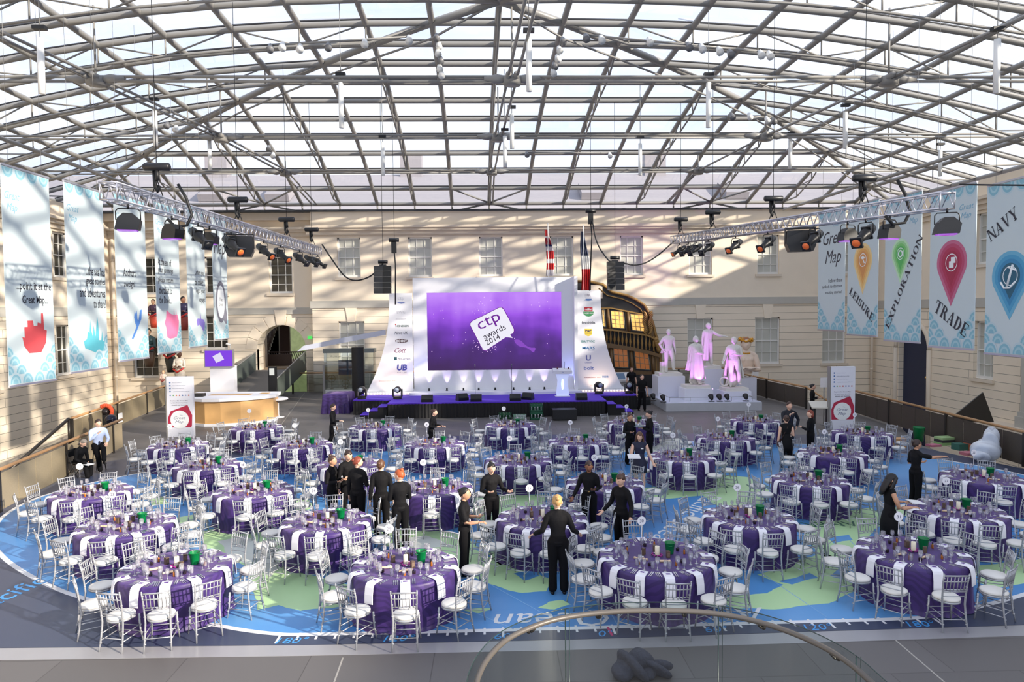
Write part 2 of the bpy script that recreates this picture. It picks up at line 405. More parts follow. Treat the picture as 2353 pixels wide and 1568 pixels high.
# drainpipes in the corners
for x, y in ((XL+.3, YL-.2), (XR-.25, YB-.25)):
    mb = SM(); mb.tube([(x, y, ZB), (x, y, 9.9)], .09, 8)
    for z in (1, 3.5, 6, 8.5): mb.tube([(x, y, z), (x, y, z+.12)], .12, 8)
    tag(mb.build('drainpipe', M_plain), 'cream drainpipe running down the %s far corner of the hall' % ('left' if x < 0 else 'right'), 'pipe')
# ground below the deck, parapet gutter, slate roofs beyond the glass
mb = MB(); mb.quad((-60, -20, ZB), (60, -20, ZB), (60, 110, ZB), (-60, 110, ZB))
tag(mb.build('floor_lower', mat('lower_floor', S(140, 136, 126), .8, ns=.6)), kind='structure')
mb = MB(); mb.box(-30, 10, 60, 90, ZB+.01, ZB+.05)
tag(mb.build('lawn', mat('lawn', S(96, 140, 60), .9, nv=.3, ns=20)), 'green lawn glimpsed through the lower opening of the archway', 'grass')
M_slate = mat('slate', S(150, 146, 150), .7, nv=.08, ns=3)
mb = MB(); mb.box(XL-14, XR+14, YB+.3, YB+1.1, 11.0, 11.52)
mb.quad((XL-14, YB+1.6, 11.6), (XR+14, YB+1.6, 11.6), (XR+8, YB+9, 15.2), (XL-8, YB+9, 15.2))
tag(mb.build('wall_parapet_back', M_plain), kind='structure')
mb = MB(); mb.quad((XL-14, YB+1.5, 11.75), (XR+14, YB+1.5, 11.75), (XR+8, YB+8.5, 15.5), (XL-8, YB+8.5, 15.5))
for x in (-19, -14.5, 7, 17): mb.cbox((x, YB+4, 13.4), (1.6, 2.2, .5), 0, .48)
for x in (-20.5, -6, 12.5): mb.box(x-.8, x+.8, YB+8, YB+9, 14, 17)
tag(mb.build('trim_9', M_slate), kind='structure')
mb = MB(); mb.box(XR+.3, XR+1.2, -8, YB, 10.9, 11.6); mb.box(XL-1.2, XL-.3, -8, YB, 10.9, 11.5)
mb.quad((XR+1.2, -8, 11.5), (XR+1.2, YB+8, 11.5), (XR+9, YB+4, 14.0), (XR+9, -4, 14.0)); mb.quad((XL-1.2, -8, 11.4), (XL-1.2, YB+8, 11.4), (XL-9, YB+4, 14.6), (XL-9, -4, 14.6))
tag(mb.build('trim_10', M_slate), kind='structure')
# ---------------- roof ----------------
RB, RW = 44/23.35, 44/23.35*1.26
RZ = [11.94, 12.57, 13.26, 13.81, 14.28, 14.64, 14.97, 15.19, 15.34, 15.42, 15.45, 15.4]
def xc(Y): return .4-.0225*(Y-21)
def node(i, k):
    """i = -11..11 across, k = 0..22 away from the back edge"""
    Y = 44-k*RB; return Vector((xc(Y)+i*RW, Y, RZ[min(11-abs(i), min(k, 22-k))]))
def roofz(x, y):
    f = max(0, min(10.99, 11-abs(x-xc(y))/RW, (44-y)/RB, 22-(44-y)/RB)); i = int(f); return RZ[i]+(RZ[i+1]-RZ[i])*(f-i)
ceil = tag(empty('ceiling'), kind='structure')
gl = MB()
for i in range(-11, 11):
    for k in range(22):
        a, b, c, d = node(i, k), node(i+1, k), node(i+1, k+1), node(i, k+1)
        if (i, k) in ((-2, 7), (-3, 9), (3, 9)): continue
        up = Vector((0, 0, .13)); o = len(gl.v)
        gl.v += [tuple(q+up) for q in (a, b, c, d)]
        if (i < 0) == (k < 11): gl.face((o, o+1, o+3)); gl.face((o+1, o+2, o+3))
        else: gl.face((o, o+1, o+2)); gl.face((o, o+2, o+3))
for i, k in ((-2, 7), (-3, 9), (3, 9)):      # opened roof vents, leaf hinged at the upper edge
    a, b, c, d = node(i, k), node(i+1, k), node(i+1, k+1), node(i, k+1); vb = MB(); h = Vector((0, 0, .9)); u = Vector((0, 0, .16)); q = [a+h+u, b+h+u, c+u, d+u]; vb.add(q+[p+Vector((0, 0, .05)) for p in q], [(0,1,2,3),(7,6,5,4),(0,4,5,1),(1,5,6,2),(2,6,7,3),(3,7,4,0)])
    vb.build('vent_leaf', glassy('vent_glass', (.8, .82, .84), .1, .1, .25), ceil)
gl.build('glazing', glassy('roof_glass', (.93, .95, .98), .03), ceil)
def tubeobj(name, pts, r, parent, m=M_steel, n=8):
    mb = SM(); mb.tube(pts, r, n); return mb.build(name, m, parent)
for k in range(0, 23):
    pts = [node(i, k) for i in range(-11, 12)]
    if k in (0, 22): pts = [pts[0], pts[-1]]
    tubeobj('purlin', pts, .118, ceil)
    if k not in (0, 22): tubeobj('glazing_bar', [p+Vector((0, 0, .14)) for p in pts], .045, ceil, M_dark, 5)
for i in range(-11, 12):
    tubeobj('rafter', [node(i, k) for k in range(0, 23)], .115, ceil)
for sx in (-1, 1):
    for ky in (0, 1):
        pts = [node(sx*(11-j), j if ky == 0 else 22-j) for j in range(0, 12)]
        tubeobj('hip_rafter', pts, .14, ceil)
        tubeobj('hip_chord', [pts[0]]+[p-Vector((0, 0, .55)) for p in pts[1:-1]]+[pts[-1]], .04, ceil, n=6)
# trusses under every other purlin of the side slopes, and under rafters of the end slope
def truss(nodes, drop, parent, name='roof_truss'):
    mb = SM(); low = [p-Vector((0, 0, drop)) for p in nodes[1:-1]]
    mb.tube([nodes[0]]+low+[nodes[-1]], .045, 6)
    for j, p in enumerate(nodes[1:-1]):
        mb.tube([p, low[j]], .032, 5)
        if j+1 < len(low):
            if j % 2 == 0: mb.tube([p, low[j+1]], .032, 5)
            else: mb.tube([low[j], nodes[j+2]], .032, 5)
    return mb.build(name, M_steel, parent)
for k in range(2, 21, 2):
    m = min(k, 22-k)
    for s in (-1, 1):
        ns = [node(s*i, k) for i in range(11-m, 12)]
        if len(ns) > 2: truss(ns, .72, ceil)
for i in range(-8, 9, 2):
    m = 11-abs(i)
    if m > 2: truss([node(i, k) for k in range(0, m+1)], .6, ceil)
# windbraces and posts at the foot of the end slope
mb = SM()
for c in (-6, 0, 6):
    for s in (-1, 1):
        mb.tube([node(c, 0)+Vector((0, 0, .05)), node(c+s, 1)], .06, 6); mb.tube([node(c, 0), Vector((node(c+s, 0).x, YB+.3, 11.5))], .06, 6)
for i in range(-10, 11):
    p = node(i, 0); mb.tube([p, (p.x, YB+.1, 11.48)], .055, 6)
mb.tube([(XL, YB+.15, 11.56), (XR, YB+.15, 11.56)], .07, 6)
mb.build('eaves_brace', M_steel, ceil)
mb = MB(); mb.box(XL, XR, YB-.1, YB+.3, 11.47, 11.6); mb.build('eaves_gutter', mat('gutter_dark', S(50, 52, 56), .5), ceil)
# main tie grid hung below the lattice: paired rods with cast hubs
HUB = [[(-13.0, 23.27), (.75, 23.27), (13.6, 23.27)], [(-11.85, 30.8), (.35, 30.8), (12.4, 30.8)], [(-11.3, 38.3), (.05, 38.3), (11.6, 38.3)]]
ZH = 12.82
def pair(a, b, off, name='tie_rod', r=.05):
    mb = SM()
    for s in (-1, 1): mb.tube([Vector(a)+Vector(off)*s, Vector(b)+Vector(off)*s], r, 7)
    return mb.build(name, M_steel, ceil)
for j, row in enumerate(HUB):
    Y = row[0][1]
    xs = [-24.5]+[p[0] for p in row]+[24.5]
    for a, b in zip(xs[:-1], xs[1:]): pair((a, Y, ZH), (b, Y, ZH), (0, 0, .07), r=.048 if j else .055)
    for x, y in row:
        mb = SM()
        for s in (-1, 1):
            mb.tube([(x+s*.12, y, ZH), (x+s*.5, y, ZH), (x+s*.95, y, ZH)], [.1, .16, .08], 8)
            mb.tube([(x+s*.13, y-.5, ZH), (x+s*.13, y+.5, ZH)], .1, 8)
        mb.lathe([(.05, -.22), (.3, -.2), (.32, .05), (.1, .14)], (x, y, ZH), 12)
        mb.build('tie_hub', M_steel, ceil)
for c in range(3):
    pts = [(HUB[0][c][0]*1.0+(HUB[0][c][0]-HUB[1][c][0]), 15.8, ZH)]+[(HUB[j][c][0], HUB[j][c][1], ZH) for j in range(3)]+[(HUB[2][c][0]*.98-.1, 43.9, 11.9)]
    for a, b in zip(pts[:-1], pts[1:]): pair(a, b, (.15 if c == 1 else .1, 0, 0.0 if c == 1 else .05))
for a, b in (((-17.7, 8, 11.6), (-17.9, 43, 11.4)), ((19.2, 8, 11.0), (18.5, 43, 11.3))):
    tubeobj('edge_tie', [a, b], .085, ceil)
# X = const trusses tie to hubs with struts
mb = SM()
for j, row in enumerate(HUB):
    for x, y in row:
        mb.tube([(x, y, ZH), (x, y, 15.2 if j == 0 else (15.0 if j == 1 else 13.9))], .035, 6)
mb.build('hub_strut', M_steel, ceil)
# ---------------- floor ----------------
def deck_mat():
    m = bpy.data.materials.new('deck_tiles'); m.use_nodes = True; t = m.node_tree; b = t.nodes['Principled BSDF']
    g = t.nodes.new('ShaderNodeNewGeometry'); br = t.nodes.new('ShaderNodeTexBrick')
    br.inputs['Scale'].default_value = 1; br.inputs['Brick Width'].default_value = 1.8; br.inputs['Row Height'].default_value = .9; br.inputs['Mortar Size'].default_value = .008
    br.inputs['Color1'].default_value = (*S(108, 104, 102), 1); br.inputs['Color2'].default_value = (*S(100, 96, 94), 1); br.inputs['Mortar'].default_value = (*S(84, 80, 78), 1)
    t.links.new(g.outputs['Position'], br.inputs['Vector'])
    n = t.nodes.new('ShaderNodeTexNoise'); n.inputs['Scale'].default_value = .8; n.inputs['Detail'].default_value = 5; t.links.new(g.outputs['Position'], n.inputs['Vector'])
    mr = t.nodes.new('ShaderNodeMapRange'); mr.inputs['To Min'].default_value = .38; mr.inputs['To Max'].default_value = .62; t.links.new(n.outputs[0], mr.inputs[0]); t.links.new(mr.outputs[0], b.inputs['Roughness'])
    mx = t.nodes.new('ShaderNodeMix'); mx.data_type = 'RGBA'; mx.blend_type = 'MULTIPLY'; mx.inputs['Factor'].default_value = .35
    rr = t.nodes.new('ShaderNodeValToRGB'); rr.color_ramp.elements[0].color = (.6, .6, .6, 1); t.links.new(n.outputs[0], rr.inputs[0])
    t.links.new(br.outputs['Color'], mx.inputs['A']); t.links.new(rr.outputs[0], mx.inputs['B']); t.links.new(mx.outputs['Result'], b.inputs['Base Color'])
    return m
DECK = [(-16, -2), (16, -2), (15.2, 18), (15.6, 24.5), (17.3, 28.5), (17.3, 44.2), (-19.5, 44.2), (-18.2, 38), (-16.3, 27), (-14.1, 26.8), (-12.7, 17.5), (-12.4, 10)]
mb = MB(); mb.prism(DECK, -.5, 0.0)
fl = tag(mb.build('floor', deck_mat()), kind='structure')
def grow(poly, k):
    """smooth a closed outline with k Chaikin rounds"""
    for _ in range(k):
        q = []
        for i in range(len(poly)):
            a, b = Vector(poly[i]), Vector(poly[(i+1) % len(poly)]); q += [a*.75+b*.25, a*.25+b*.75]
        poly = q
    return poly
def inlay(name, poly, z, m, parent=fl):
    mb = MB(); mb.prism([(p[0], p[1]) for p in poly], .0005, z); return mb.build(name, m, parent)
G = lambda pts: [onZ(x, y).to_2d() for x, y in pts]
# printed map: navy surround, white rim line, blue sea, green land
near = onZ(1132, 1490)
sea_px = [(-15,1235),(2,1195),(36,1170),(71,1152),(109,1138),(180,1118),(280,1096),(310,1091),(420,1072),(541,1054),(594,1046),(700,1036),(850,1028),(1060,1020),(1300,1016),(1560,1014),(1830,1021),(1925,1026),(2053,1040),(2120,1050),(2353,1090),(2470,1130),(2540,1190),(2520,1280),(2440,1330),(2353,1364),(2222,1398),(2137,1416),(2017,1422),(1900,1425),(1328,1441),(1063,1448),(700,1456),(647,1456),(562,1446),(505,1435),(360,1412),(198,1375),(116,1344),(43,1304),(0,1268)]
sea = grow(G(sea_px), 2)
navy = G([(-400,1494),(-260,1250),(-30,1180),(240,1062),(470,1030),(1000,1003),(1500,996),(1900,1000),(2120,1030),(2353,1078),(2800,1180),(2800,1410),(2353,1437),(1900,1451),(1300,1471),(700,1483),(0,1490)])
inlay('map_surround', navy, .003, mat('navy_print', S(62, 70, 92), .35, nv=.05, ns=1))
cen = Vector((sum(p[0] for p in sea)/len(sea), sum(p[1] for p in sea)/len(sea)))
def offset(poly, d):
    out = []; n = len(poly)
    for i in range(n):
        a, b = Vector(poly[i-1]), Vector(poly[(i+1) % n]); t = (b-a).normalized(); nn = Vector((t.y, -t.x))
        if nn.dot(Vector(poly[i])-cen) < 0: nn = -nn
        out.append(Vector(poly[i])+nn*d)
    return out
inlay('map_rim', offset(sea, .1), .005, mat('white_print', S(225, 225, 226), .4, nv=.02))
def sea_mat():
    m = bpy.data.materials.new('sea_print'); m.use_nodes = True; t = m.node_tree; b = t.nodes['Principled BSDF']; b.inputs['Roughness'].default_value = .32
    g = t.nodes.new('ShaderNodeNewGeometry'); n = t.nodes.new('ShaderNodeTexNoise'); n.inputs['Scale'].default_value = .22; n.inputs['Detail'].default_value = 5
    t.links.new(g.outputs['Position'], n.inputs['Vector']); r = t.nodes.new('ShaderNodeValToRGB')
    r.color_ramp.elements[0].position = .4; r.color_ramp.elements[0].color = (*S(66, 132, 196), 1); r.color_ramp.elements[1].position = .6; r.color_ramp.elements[1].color = (*S(98, 158, 212), 1)
    t.links.new(n.outputs[0], r.inputs[0]); t.links.new(r.outputs[0], b.inputs['Base Color']); return m
inlay('map_sea', sea, .006, sea_mat())
M_land = mat('land_print', S(186, 220, 164), .4, nv=.08, ns=.5); M_ice = mat('ice_print', S(212, 216, 206), .4, nv=.05, ns=.7); M_shal = mat('shallow_print', S(120, 170, 216), .4)
random.seed(3)
def coast(px, rounds=3, amp=.055):
    P = G(px)
    for r in range(rounds):
        q = []
        for i in range(len(P)):
            a, b = P[i], P[(i+1) % len(P)]; d = b-a; n = Vector((d.y, -d.x)); q += [a, (a+b)/2+n*random.uniform(-amp, amp)]
        P = q
    return P
LAND = [
 [(462,1222),(520,1212),(600,1205),(645,1235),(705,1320),(800,1345),(790,1395),(735,1400),(690,1405),(640,1392),(592,1403),(585,1370),(575,1330),(560,1300),(530,1285),(490,1262),(466,1262)],
 [(850,1222),(960,1212),(1060,1228),(1130,1286),(1180,1296),(1270,1335),(1255,1360),(1200,1364),(1130,1345),(1080,1322),(1000,1285),(900,1262)],
 [(1070,1150),(1160,1136),(1262,1138),(1245,1165),(1182,1190),(1122,1204),(1082,1188)],
 [(1330,1128),(1400,1132),(1520,1118),(1560,1105),(1640,1090),(1722,1098),(1768,1128),(1750,1160),(1700,1172),(1640,1160),(1616,1140),(1560,1145),(1500,1150)],
 [(1870,1182),(2000,1168),(2032,1186),(2000,1230),(1975,1262),(1930,1292),(1880,1275),(1850,1230)],
 [(1740,1322),(1800,1300),(1835,1288),(1890,1270),(1942,1290),(1905,1325),(1985,1348),(1940,1370),(1905,1388),(1780,1402),(1695,1400),(1640,1385),(1690,1368),(1762,1365),(1800,1345)],
 [(2240,1302),(2353,1285),(2420,1290),(2400,1330),(2353,1342),(2290,1352),(2245,1340)],
 [(1236,1398),(1262,1384),(1292,1380),(1312,1390),(1275,1402),(1250,1400)], [(1066,1404),(1100,1399),(1132,1400),(1100,1410)],
 [(340,1146),(378,1143),(386,1158),(350,1162)], [(398,1192),(450,1182),(458,1206),(410,1214)], [(1100,1252),(1180,1262),(1230,1290),(1150,1300)],
 [(560,1162),(610,1150),(700,1146),(720,1170),(640,1180)], [(2020,1180),(2080,1160),(2140,1170),(2120,1190)]]
for i, L in enumerate(LAND): inlay('map_land', coast(L), .008, M_land)
for L in ([(500,1245),(560,1232),(615,1250),(650,1300),(620,1330),(575,1300),(520,1275)], [(1052,1022),(1200,1018),(1420,1016),(1560,1008),(1590,1024),(1530,1042),(1440,1040),(1300,1032),(1120,1034)], [(1180,1250),(1240,1240),(1260,1262),(1200,1270)], [(900,1240),(980,1232),(1040,1256),(960,1262)]):
    inlay('map_ice', coast(L), .0092, M_ice)
for L in ([(1085,1262),(1120,1258),(1160,1264),(1120,1272)], [(1180,1320),(1225,1312),(1240,1325),(1205,1336)], [(1790,1338),(1860,1318),(1880,1330),(1820,1345)], [(1900,1238),(1950,1230),(1960,1242),(1915,1250)], [(1220,1262),(1290,1256),(1300,1264),(1240,1270)]):
    inlay('map_lake', coast(L), .0096, MATS['sea_print'] if 'sea_print' in MATS else bpy.data.materials['sea_print'])
# silver strip and pale joints in the near floor
a = onZ(-200, 1508); b = onZ(2553, 1424); c = onZ(2553, 1462); d = onZ(-200, 1530)
inlay('floor_strip', G([(-300,1493),(0,1491),(700,1484),(1300,1472),(1900,1452),(2353,1438),(2700,1426),(2700,1450),(2353,1462),(1900,1477),(1300,1495),(700,1508),(0,1518),(-300,1522)]), .004, mat('silver_strip', S(172, 170, 172), .3, .3, nv=.05, ns=3))
for p, q in (((788, 1512), (768, 1568)), ((2058, 1472), (2170, 1568)), ((700, 903), (640, 985))):
    A, B = onZ(*p), onZ(*q); n = (B-A).normalized(); n = Vector((n.y, -n.x, 0))*.012
    inlay('floor_joint', [(A+n).to_2d(), (B+n).to_2d(), (B-n).to_2d(), (A-n).to_2d()], .002, mat('pale_joint', S(165, 160, 152), .5))
# degree ticks along the near rim and lettering
tk = MB()
L0, L1 = onZ(647, 1457), onZ(2137, 1417)
u = (L1-L0); n = Vector((-u.y, u.x, 0)).normalized()
for i in range(37):
    p = L0+u*i/36; ln = .22 if i % 6 else .32; t = u.normalized()*.018
    q = p-n*ln
    tk.prism([(p+t).to_2d(), (p-t).to_2d(), (q-t).to_2d(), (q+t).to_2d()], .004, .0075)
tk.build('map_ticks', MATS['white_print'], fl)
M_cyan = mat('cyan_print', S(70, 150, 215), .4); un = u.normalized()
for s, x, y in (('180\u00b0', 672, 1472), ('120\u00b0', 918, 1467), ('60\u00b0', 1163, 1462), ('0\u00b0', 1392, 1456), ('60\u00b0', 1646, 1446), ('120\u00b0', 1880, 1441), ('180\u00b0', 2116, 1434)):
    text(s, fl, basis(onZ(x, y, .007), un, n), height=.2, material=M_cyan, depth=.002, shear=.2)
p = onZ(1403, 1452); inlay('map_mark', [(p.x-.02, p.y-.14), (p.x+.02, p.y-.14), (p.x, p.y+.14), (p.x-.04, p.y+.14)], .0078, mat('magenta_print', S(190, 60, 110), .5))
A0, A1 = onZ(1130, 1426, .009), onZ(1665, 1414, .009); cc = (A0+A1)/2
text('Atlantic Ocean', fl, basis(onZ(1452, 1420, .009), -un, -n), width=(A1-A0).length*1.18, height=.52, material=MATS['white_print'], depth=.002, shear=.25)
text('SOUTH AMERICA', fl, basis(onZ(1690, 1118, .009), -un, -n), width=4.2, height=.35, material=mat('map_ink', S(70, 110, 90), .5), depth=.002)
text('NORTH AMERICA', fl, basis(onZ(1960, 1204, .009), -un, -n), width=4.0, height=.35, material=MATS['map_ink'], depth=.002)
text('Pacific Ocean', fl, basis(onZ(1580, 1190, .009), Vector((-.55, -.83, 0)), Vector((.83, -.55, 0))), width=4.6, height=.5, material=MATS['white_print'], depth=.002, shear=.25)
text('Pacific', fl, basis(onZ(15, 1368, .006), Vector((.2, 1, 0)), Vector((-1, .2, 0))), width=1.5, height=.45, material=M_cyan, depth=.002, shear=.25)
# faint rhumb lines across the sea
rl = MB(); random.seed(11)
for (x0, y0, x1, y1) in ((600,1200,1180,1447),(1280,1180,1420,1440),(1500,1150,1900,1420),(1700,1330,1560,1438),(1880,1100,1640,1200),(2000,1100,1780,1020),(940,1300,780,1450),(1300,1440,1100,1330),(1950,1240,2120,1414),(120,1240,300,1380),(1400,1030,1500,1180)):
    A, B = onZ(x0, y0), onZ(x1, y1); n2 = (B-A).normalized(); n2 = Vector((n2.y, -n2.x, 0))*.008
    rl.prism([(A+n2).to_2d(), (B+n2).to_2d(), (B-n2).to_2d(), (A-n2).to_2d()], .004, .0085)
rl.build('map_lines', mat('line_print', S(130, 175, 215), .5), fl)
# ---------------- tables, chairs, place settings ----------------
# name, x, y, cloth radius, chairs, angles of the chairs on the near side
TABLES = [('A',-5.38,11.49,.9,10,[-104,-75,-46]),('B',-1.52,11.36,.9,10,[-119,-82,-45,-11]),('C',2.78,11.54,.99,12,[-172,-146,-118,-91,-61,-32]),('D',7.26,11.51,.9,10,[-163,-134,-99,-55,-17]),
('E',-7.47,13.89,.93,11,[-109,-78,-50,-23]),('F',-3.44,13.92,.91,10,[-115,-85,-53]),('G',.97,13.84,.94,11,[-140,-113,-87,-54]),('H',5.2,13.64,.91,11,[-154,-124,-95,-62]),('I',9.69,13.86,.93,11,[-152,-128,-104,-74]),
('J',-9.71,16.57,.9,10,[-111,-77]),('K',-5.79,16.47,.93,10,[-124,-80,-49]),('L',-1.46,16.42,.94,10,[-126,-88,-50]),('M',2.73,16.65,.96,10,[-93,-60,-28]),('N',7.85,16.59,.91,10,[-134,-105,-73]),('O',12.21,16.55,.94,9,[-150,-108,-70]),
('P',-8.1,19.38,.9,10,[-116,-84,-52]),('Q',-4.07,19.24,.91,9,[-88,-54]),('R',.7,19.37,.96,10,[-118,-89,-58]),('S',5.44,19.51,.96,10,[-125,-96,-62]),('T',9.99,19.71,.94,10,[-148,-100,-66]),
('U',-10.3,22.44,.92,10,[-108,-76]),('V',-6.2,22.2,.94,10,[-122,-88,-60]),('W',-1.91,22.02,.98,10,[-120,-90,-60]),('X',2.75,22.05,.97,10,[-121,-92,-61]),('Y',7.7,22.34,.95,9,[-124,-95,-62]),('Z',12.56,22.8,.94,9,[-127,-98,-62]),
('a',-8.89,25.72,.96,9,[-110,-79]),('b',-4.43,25.55,.97,9,[-112,-85,-48]),('c',.64,25.46,.96,9,[-118,-88,-56]),('d',5.29,25.59,.97,9,[-121,-64]),('e',9.99,25.65,.91,9,[-120,-88])]
ROWS = [('ABCD', 'front row'), ('EFGHI', 'second row'), ('JKLMNO', 'third row'), ('PQRST', 'fourth row'), ('UVWXYZ', 'fifth row'), ('abcde', 'back row')]
ORD = ['leftmost', 'second', 'third', 'fourth', 'fifth', 'sixth']
TN = {}
for ks, rn in ROWS:
    for j, k in enumerate(ks): TN[k] = 'leftmost %s table' % rn if j == 0 else ('rightmost %s table' % rn if j == len(ks)-1 else '%s %s table from left' % (ORD[j], rn.replace(' ', '-')))
NUM = {'A':28,'B':29,'C':30,'D':31,'E':23,'F':24,'G':25,'H':26,'I':27,'J':17,'K':18,'L':19,'M':20,'N':21,'O':22,'P':12,'Q':13,'R':14,'S':15,'T':16,'U':6,'V':7,'W':8,'X':9,'Y':10,'Z':11,'a':1,'b':2,'c':3,'d':4,'e':5}
M_silver = mat('silver_chair_paint', S(172, 174, 178), .3, .4, nv=.05, ns=9)
M_cush = mat('white_cushion', S(228, 224, 216), .7, nv=.03, ns=12)
M_nap = mat('white_linen', S(236, 234, 238), .75, nv=.02)
M_cut = mat('cutlery_steel', (.75, .75, .78), .2, 1.0, nv=.05)
M_glass = glassy('wine_glass', (.94, .94, 1.0), .4, .12, .16)  # diffuse white mixed in to stand for sparkle on the glass
M_green = mat('green_bucket', S(8, 118, 62), .25, nv=.12, ns=8)
M_greend = mat('green_bucket_inside', S(6, 74, 40), .5)
M_cream = mat('candle_wax', S(236, 226, 200), .5, nv=.03)
M_brown = mat('brown_holder', S(92, 74, 62), .5, nv=.2, ns=30)
M_amber = mat('amber_bottle', S(170, 100, 34), .2, nv=.2)
M_cork = mat('cream_cracker', S(226, 196, 160), .6, nv=.1, ns=30)
M_petal = mat('magenta_petal', S(150, 40, 130), .6, nv=.3, ns=60); M_petw = mat('pale_petal', S(225, 215, 228), .6)
M_box = mat('purple_box', S(96, 60, 140), .4, nv=.1)
def cloth_mat():
    m = bpy.data.materials.new('purple_damask'); m.use_nodes = True; t = m.node_tree; b = t.nodes['Principled BSDF']; b.inputs['Roughness'].default_value = .5
    b.inputs['Sheen Weight'].default_value = .25; b.inputs['Sheen Tint'].default_value = (.6, .4, .9, 1)
    c = t.nodes.new('ShaderNodeTexCoord'); v = t.nodes.new('ShaderNodeTexWave'); v.wave_type = 'RINGS'; v.inputs['Scale'].default_value = 3.2; v.inputs['Distortion'].default_value = 7; v.inputs['Detail'].default_value = 1
    t.links.new(c.outputs['Object'], v.inputs['Vector']); r = t.nodes.new('ShaderNodeValToRGB')
    r.color_ramp.elements[0].position = .42; r.color_ramp.elements[0].color = (*S(48, 27, 88), 1); r.color_ramp.elements[1].position = .58; r.color_ramp.elements[1].color = (*S(60, 36, 104), 1)
    t.links.new(v.outputs['Fac'], r.inputs[0]); t.links.new(r.outputs[0], b.inputs['Base Color']); return m
M_cloth = cloth_mat()
HT = .765
def cloth_mesh(seed):
    rnd = random.Random(seed); n = 96; mb = SM(); rings = []
    ph = [rnd.uniform(0, 2*pi) for _ in range(4)]
    def off(a): return .5*sin(13*a+ph[0])+.35*sin(21*a+ph[1]+sin(3*a+ph[2]))+.25*sin(7*a+ph[3])
    prof = [(.02, HT, 0), (.5, HT, 0), (.9, HT, 0), (.965, HT-.004, .0), (.99, HT-.018, .006), (1.0, HT-.05, .008), (1.0, .6, .014), (1.003, .42, .02), (1.006, .24, .026), (1.012, .09, .03), (1.025, .02, .036), (1.045, .006, .04)]
    for r, z, a in prof: rings.append([((r+a*off(2*pi*k/n))*cos(2*pi*k/n), (r+a*off(2*pi*k/n))*sin(2*pi*k/n), z+(.012*abs(off(2*pi*k/n)) if z < .05 else 0)) for k in range(n)])
    mb.loft(rings, cap=False)
    o = len(mb.v)-len(prof)*n; mb.face([o+j for j in reversed(range(n))]); return mb.mesh('tablecloth', M_cloth)
CLOTHS = [cloth_mesh(i) for i in range(4)]
mb = MB(); mb.lathe([(.05, .70), (.86, .70), (.88, .72), (.86, .745), (.05, .745)], n=40); TOP_ME = mb.mesh('tabletop', mat('plywood', S(190, 160, 120), .6))
mb = SM(); mb.tube([(.5, 0, 0), (.5, 0, .7)], .02, 6); LEG_ME = mb.mesh('leg', mat('black_steel', S(30, 30, 32), .5))
# chair: front towards +y
def chair_proto():
    t = thing('banquet_chair', 'x', 'chair')
    mb = SM(); mb.lathe([(.02, .425), (.2, .425), (.205, .44), (.2, .452), (.02, .452)], n=20)
    mb.v = [(x*(1.0 if y > 0 else .93), y*1.0, z) for x, y, z in mb.v]; part('seat', mb.mesh('seat', M_silver), t)
    mb = SM(); mb.lathe([(.01, .453), (.185, .453), (.2, .468), (.198, .49), (.17, .505), (.01, .512)], n=24)
    mb.v = [(x*(1.0 if y > 0 else .93), y, z) for x, y, z in mb.v]; part('cushion', mb.mesh('cushion', M_cush), t)
    for s in (-1, 1):
        pts = [(s*.2, .2, 0), (s*.183, .172, .2), (s*.175, .16, .43)]
        mb = SM(); mb.tube(pts, [.012, .015, .017], 6)
        for z in (.12, .25, .36): mb.tube([(s*(.2-.06*z), .2-.09*z, z), (s*(.2-.06*z), .2-.09*z, z+.015)], .019, 6)
        part('leg', mb.mesh('leg', M_silver), t)
        pts = [(s*.19, -.24, 0), (s*.18, -.2, .2), (s*.172, -.175, .43), (s*.178, -.19, .6), (s*.186, -.215, .78), (s*.192, -.25, .92)]
        mb = SM(); mb.tube(pts, [.012, .015, .016, .014, .013, .012], 6)
        for z, y in ((.12, -.216), (.3, -.188), (.52, -.182), (.7, -.203), (.85, -.235)): mb.tube([(s*(.175+.02*max(0, z-.45)), y, z), (s*(.175+.02*max(0, z-.45)), y-.001, z+.015)], .018, 6)
        mb.ball((s*.192, -.25, .925), .014, 6, 4)
        part('leg', mb.mesh('leg', M_silver), t)
    mb = SM()
    for z, y, w, r in ((.895, -.243, .19, .013), (.80, -.222, .186, .01), (.665, -.197, .18, .01), (.63, -.192, .179, .008), (.555, -.184, .176, .008)):
        mb.tube([(-w, y, z), (0, y-.018, z+.004), (w, y, z)], r, 6)
    for k in range(6):
        x = -.135+.054*k; c = -.015*(1-(x/.19)**2)
        mb.tube([(x, -.241+c, .89), (x, -.2+c, .665)], .008, 5)
    for k in (-.07, 0, .07): mb.tube([(k, -.21, .655), (k, -.204, .64)], .012, 5)
    part('backrest', mb.mesh('backrest', M_silver), t)
    mb = SM()
    for z in (.16, .26): 
        for s in (-1, 1): mb.tube([(s*(.197-.06*z), .198-.09*z, z), (s*.182, -.225+.1*z, z)], .008, 5)
    mb.tube([(-.186, .178, .24), (.186, .178, .24)], .008, 5); mb.tube([(-.185, -.205, .2), (.185, -.205, .2)], .008, 5)
    mb.tube([(-.19, .188, .15), (.19, .188, .15)], .008, 5)
    part('stretcher', mb.mesh('stretcher', M_silver), t); return t
CH0 = chair_proto(); note_kids(CH0)
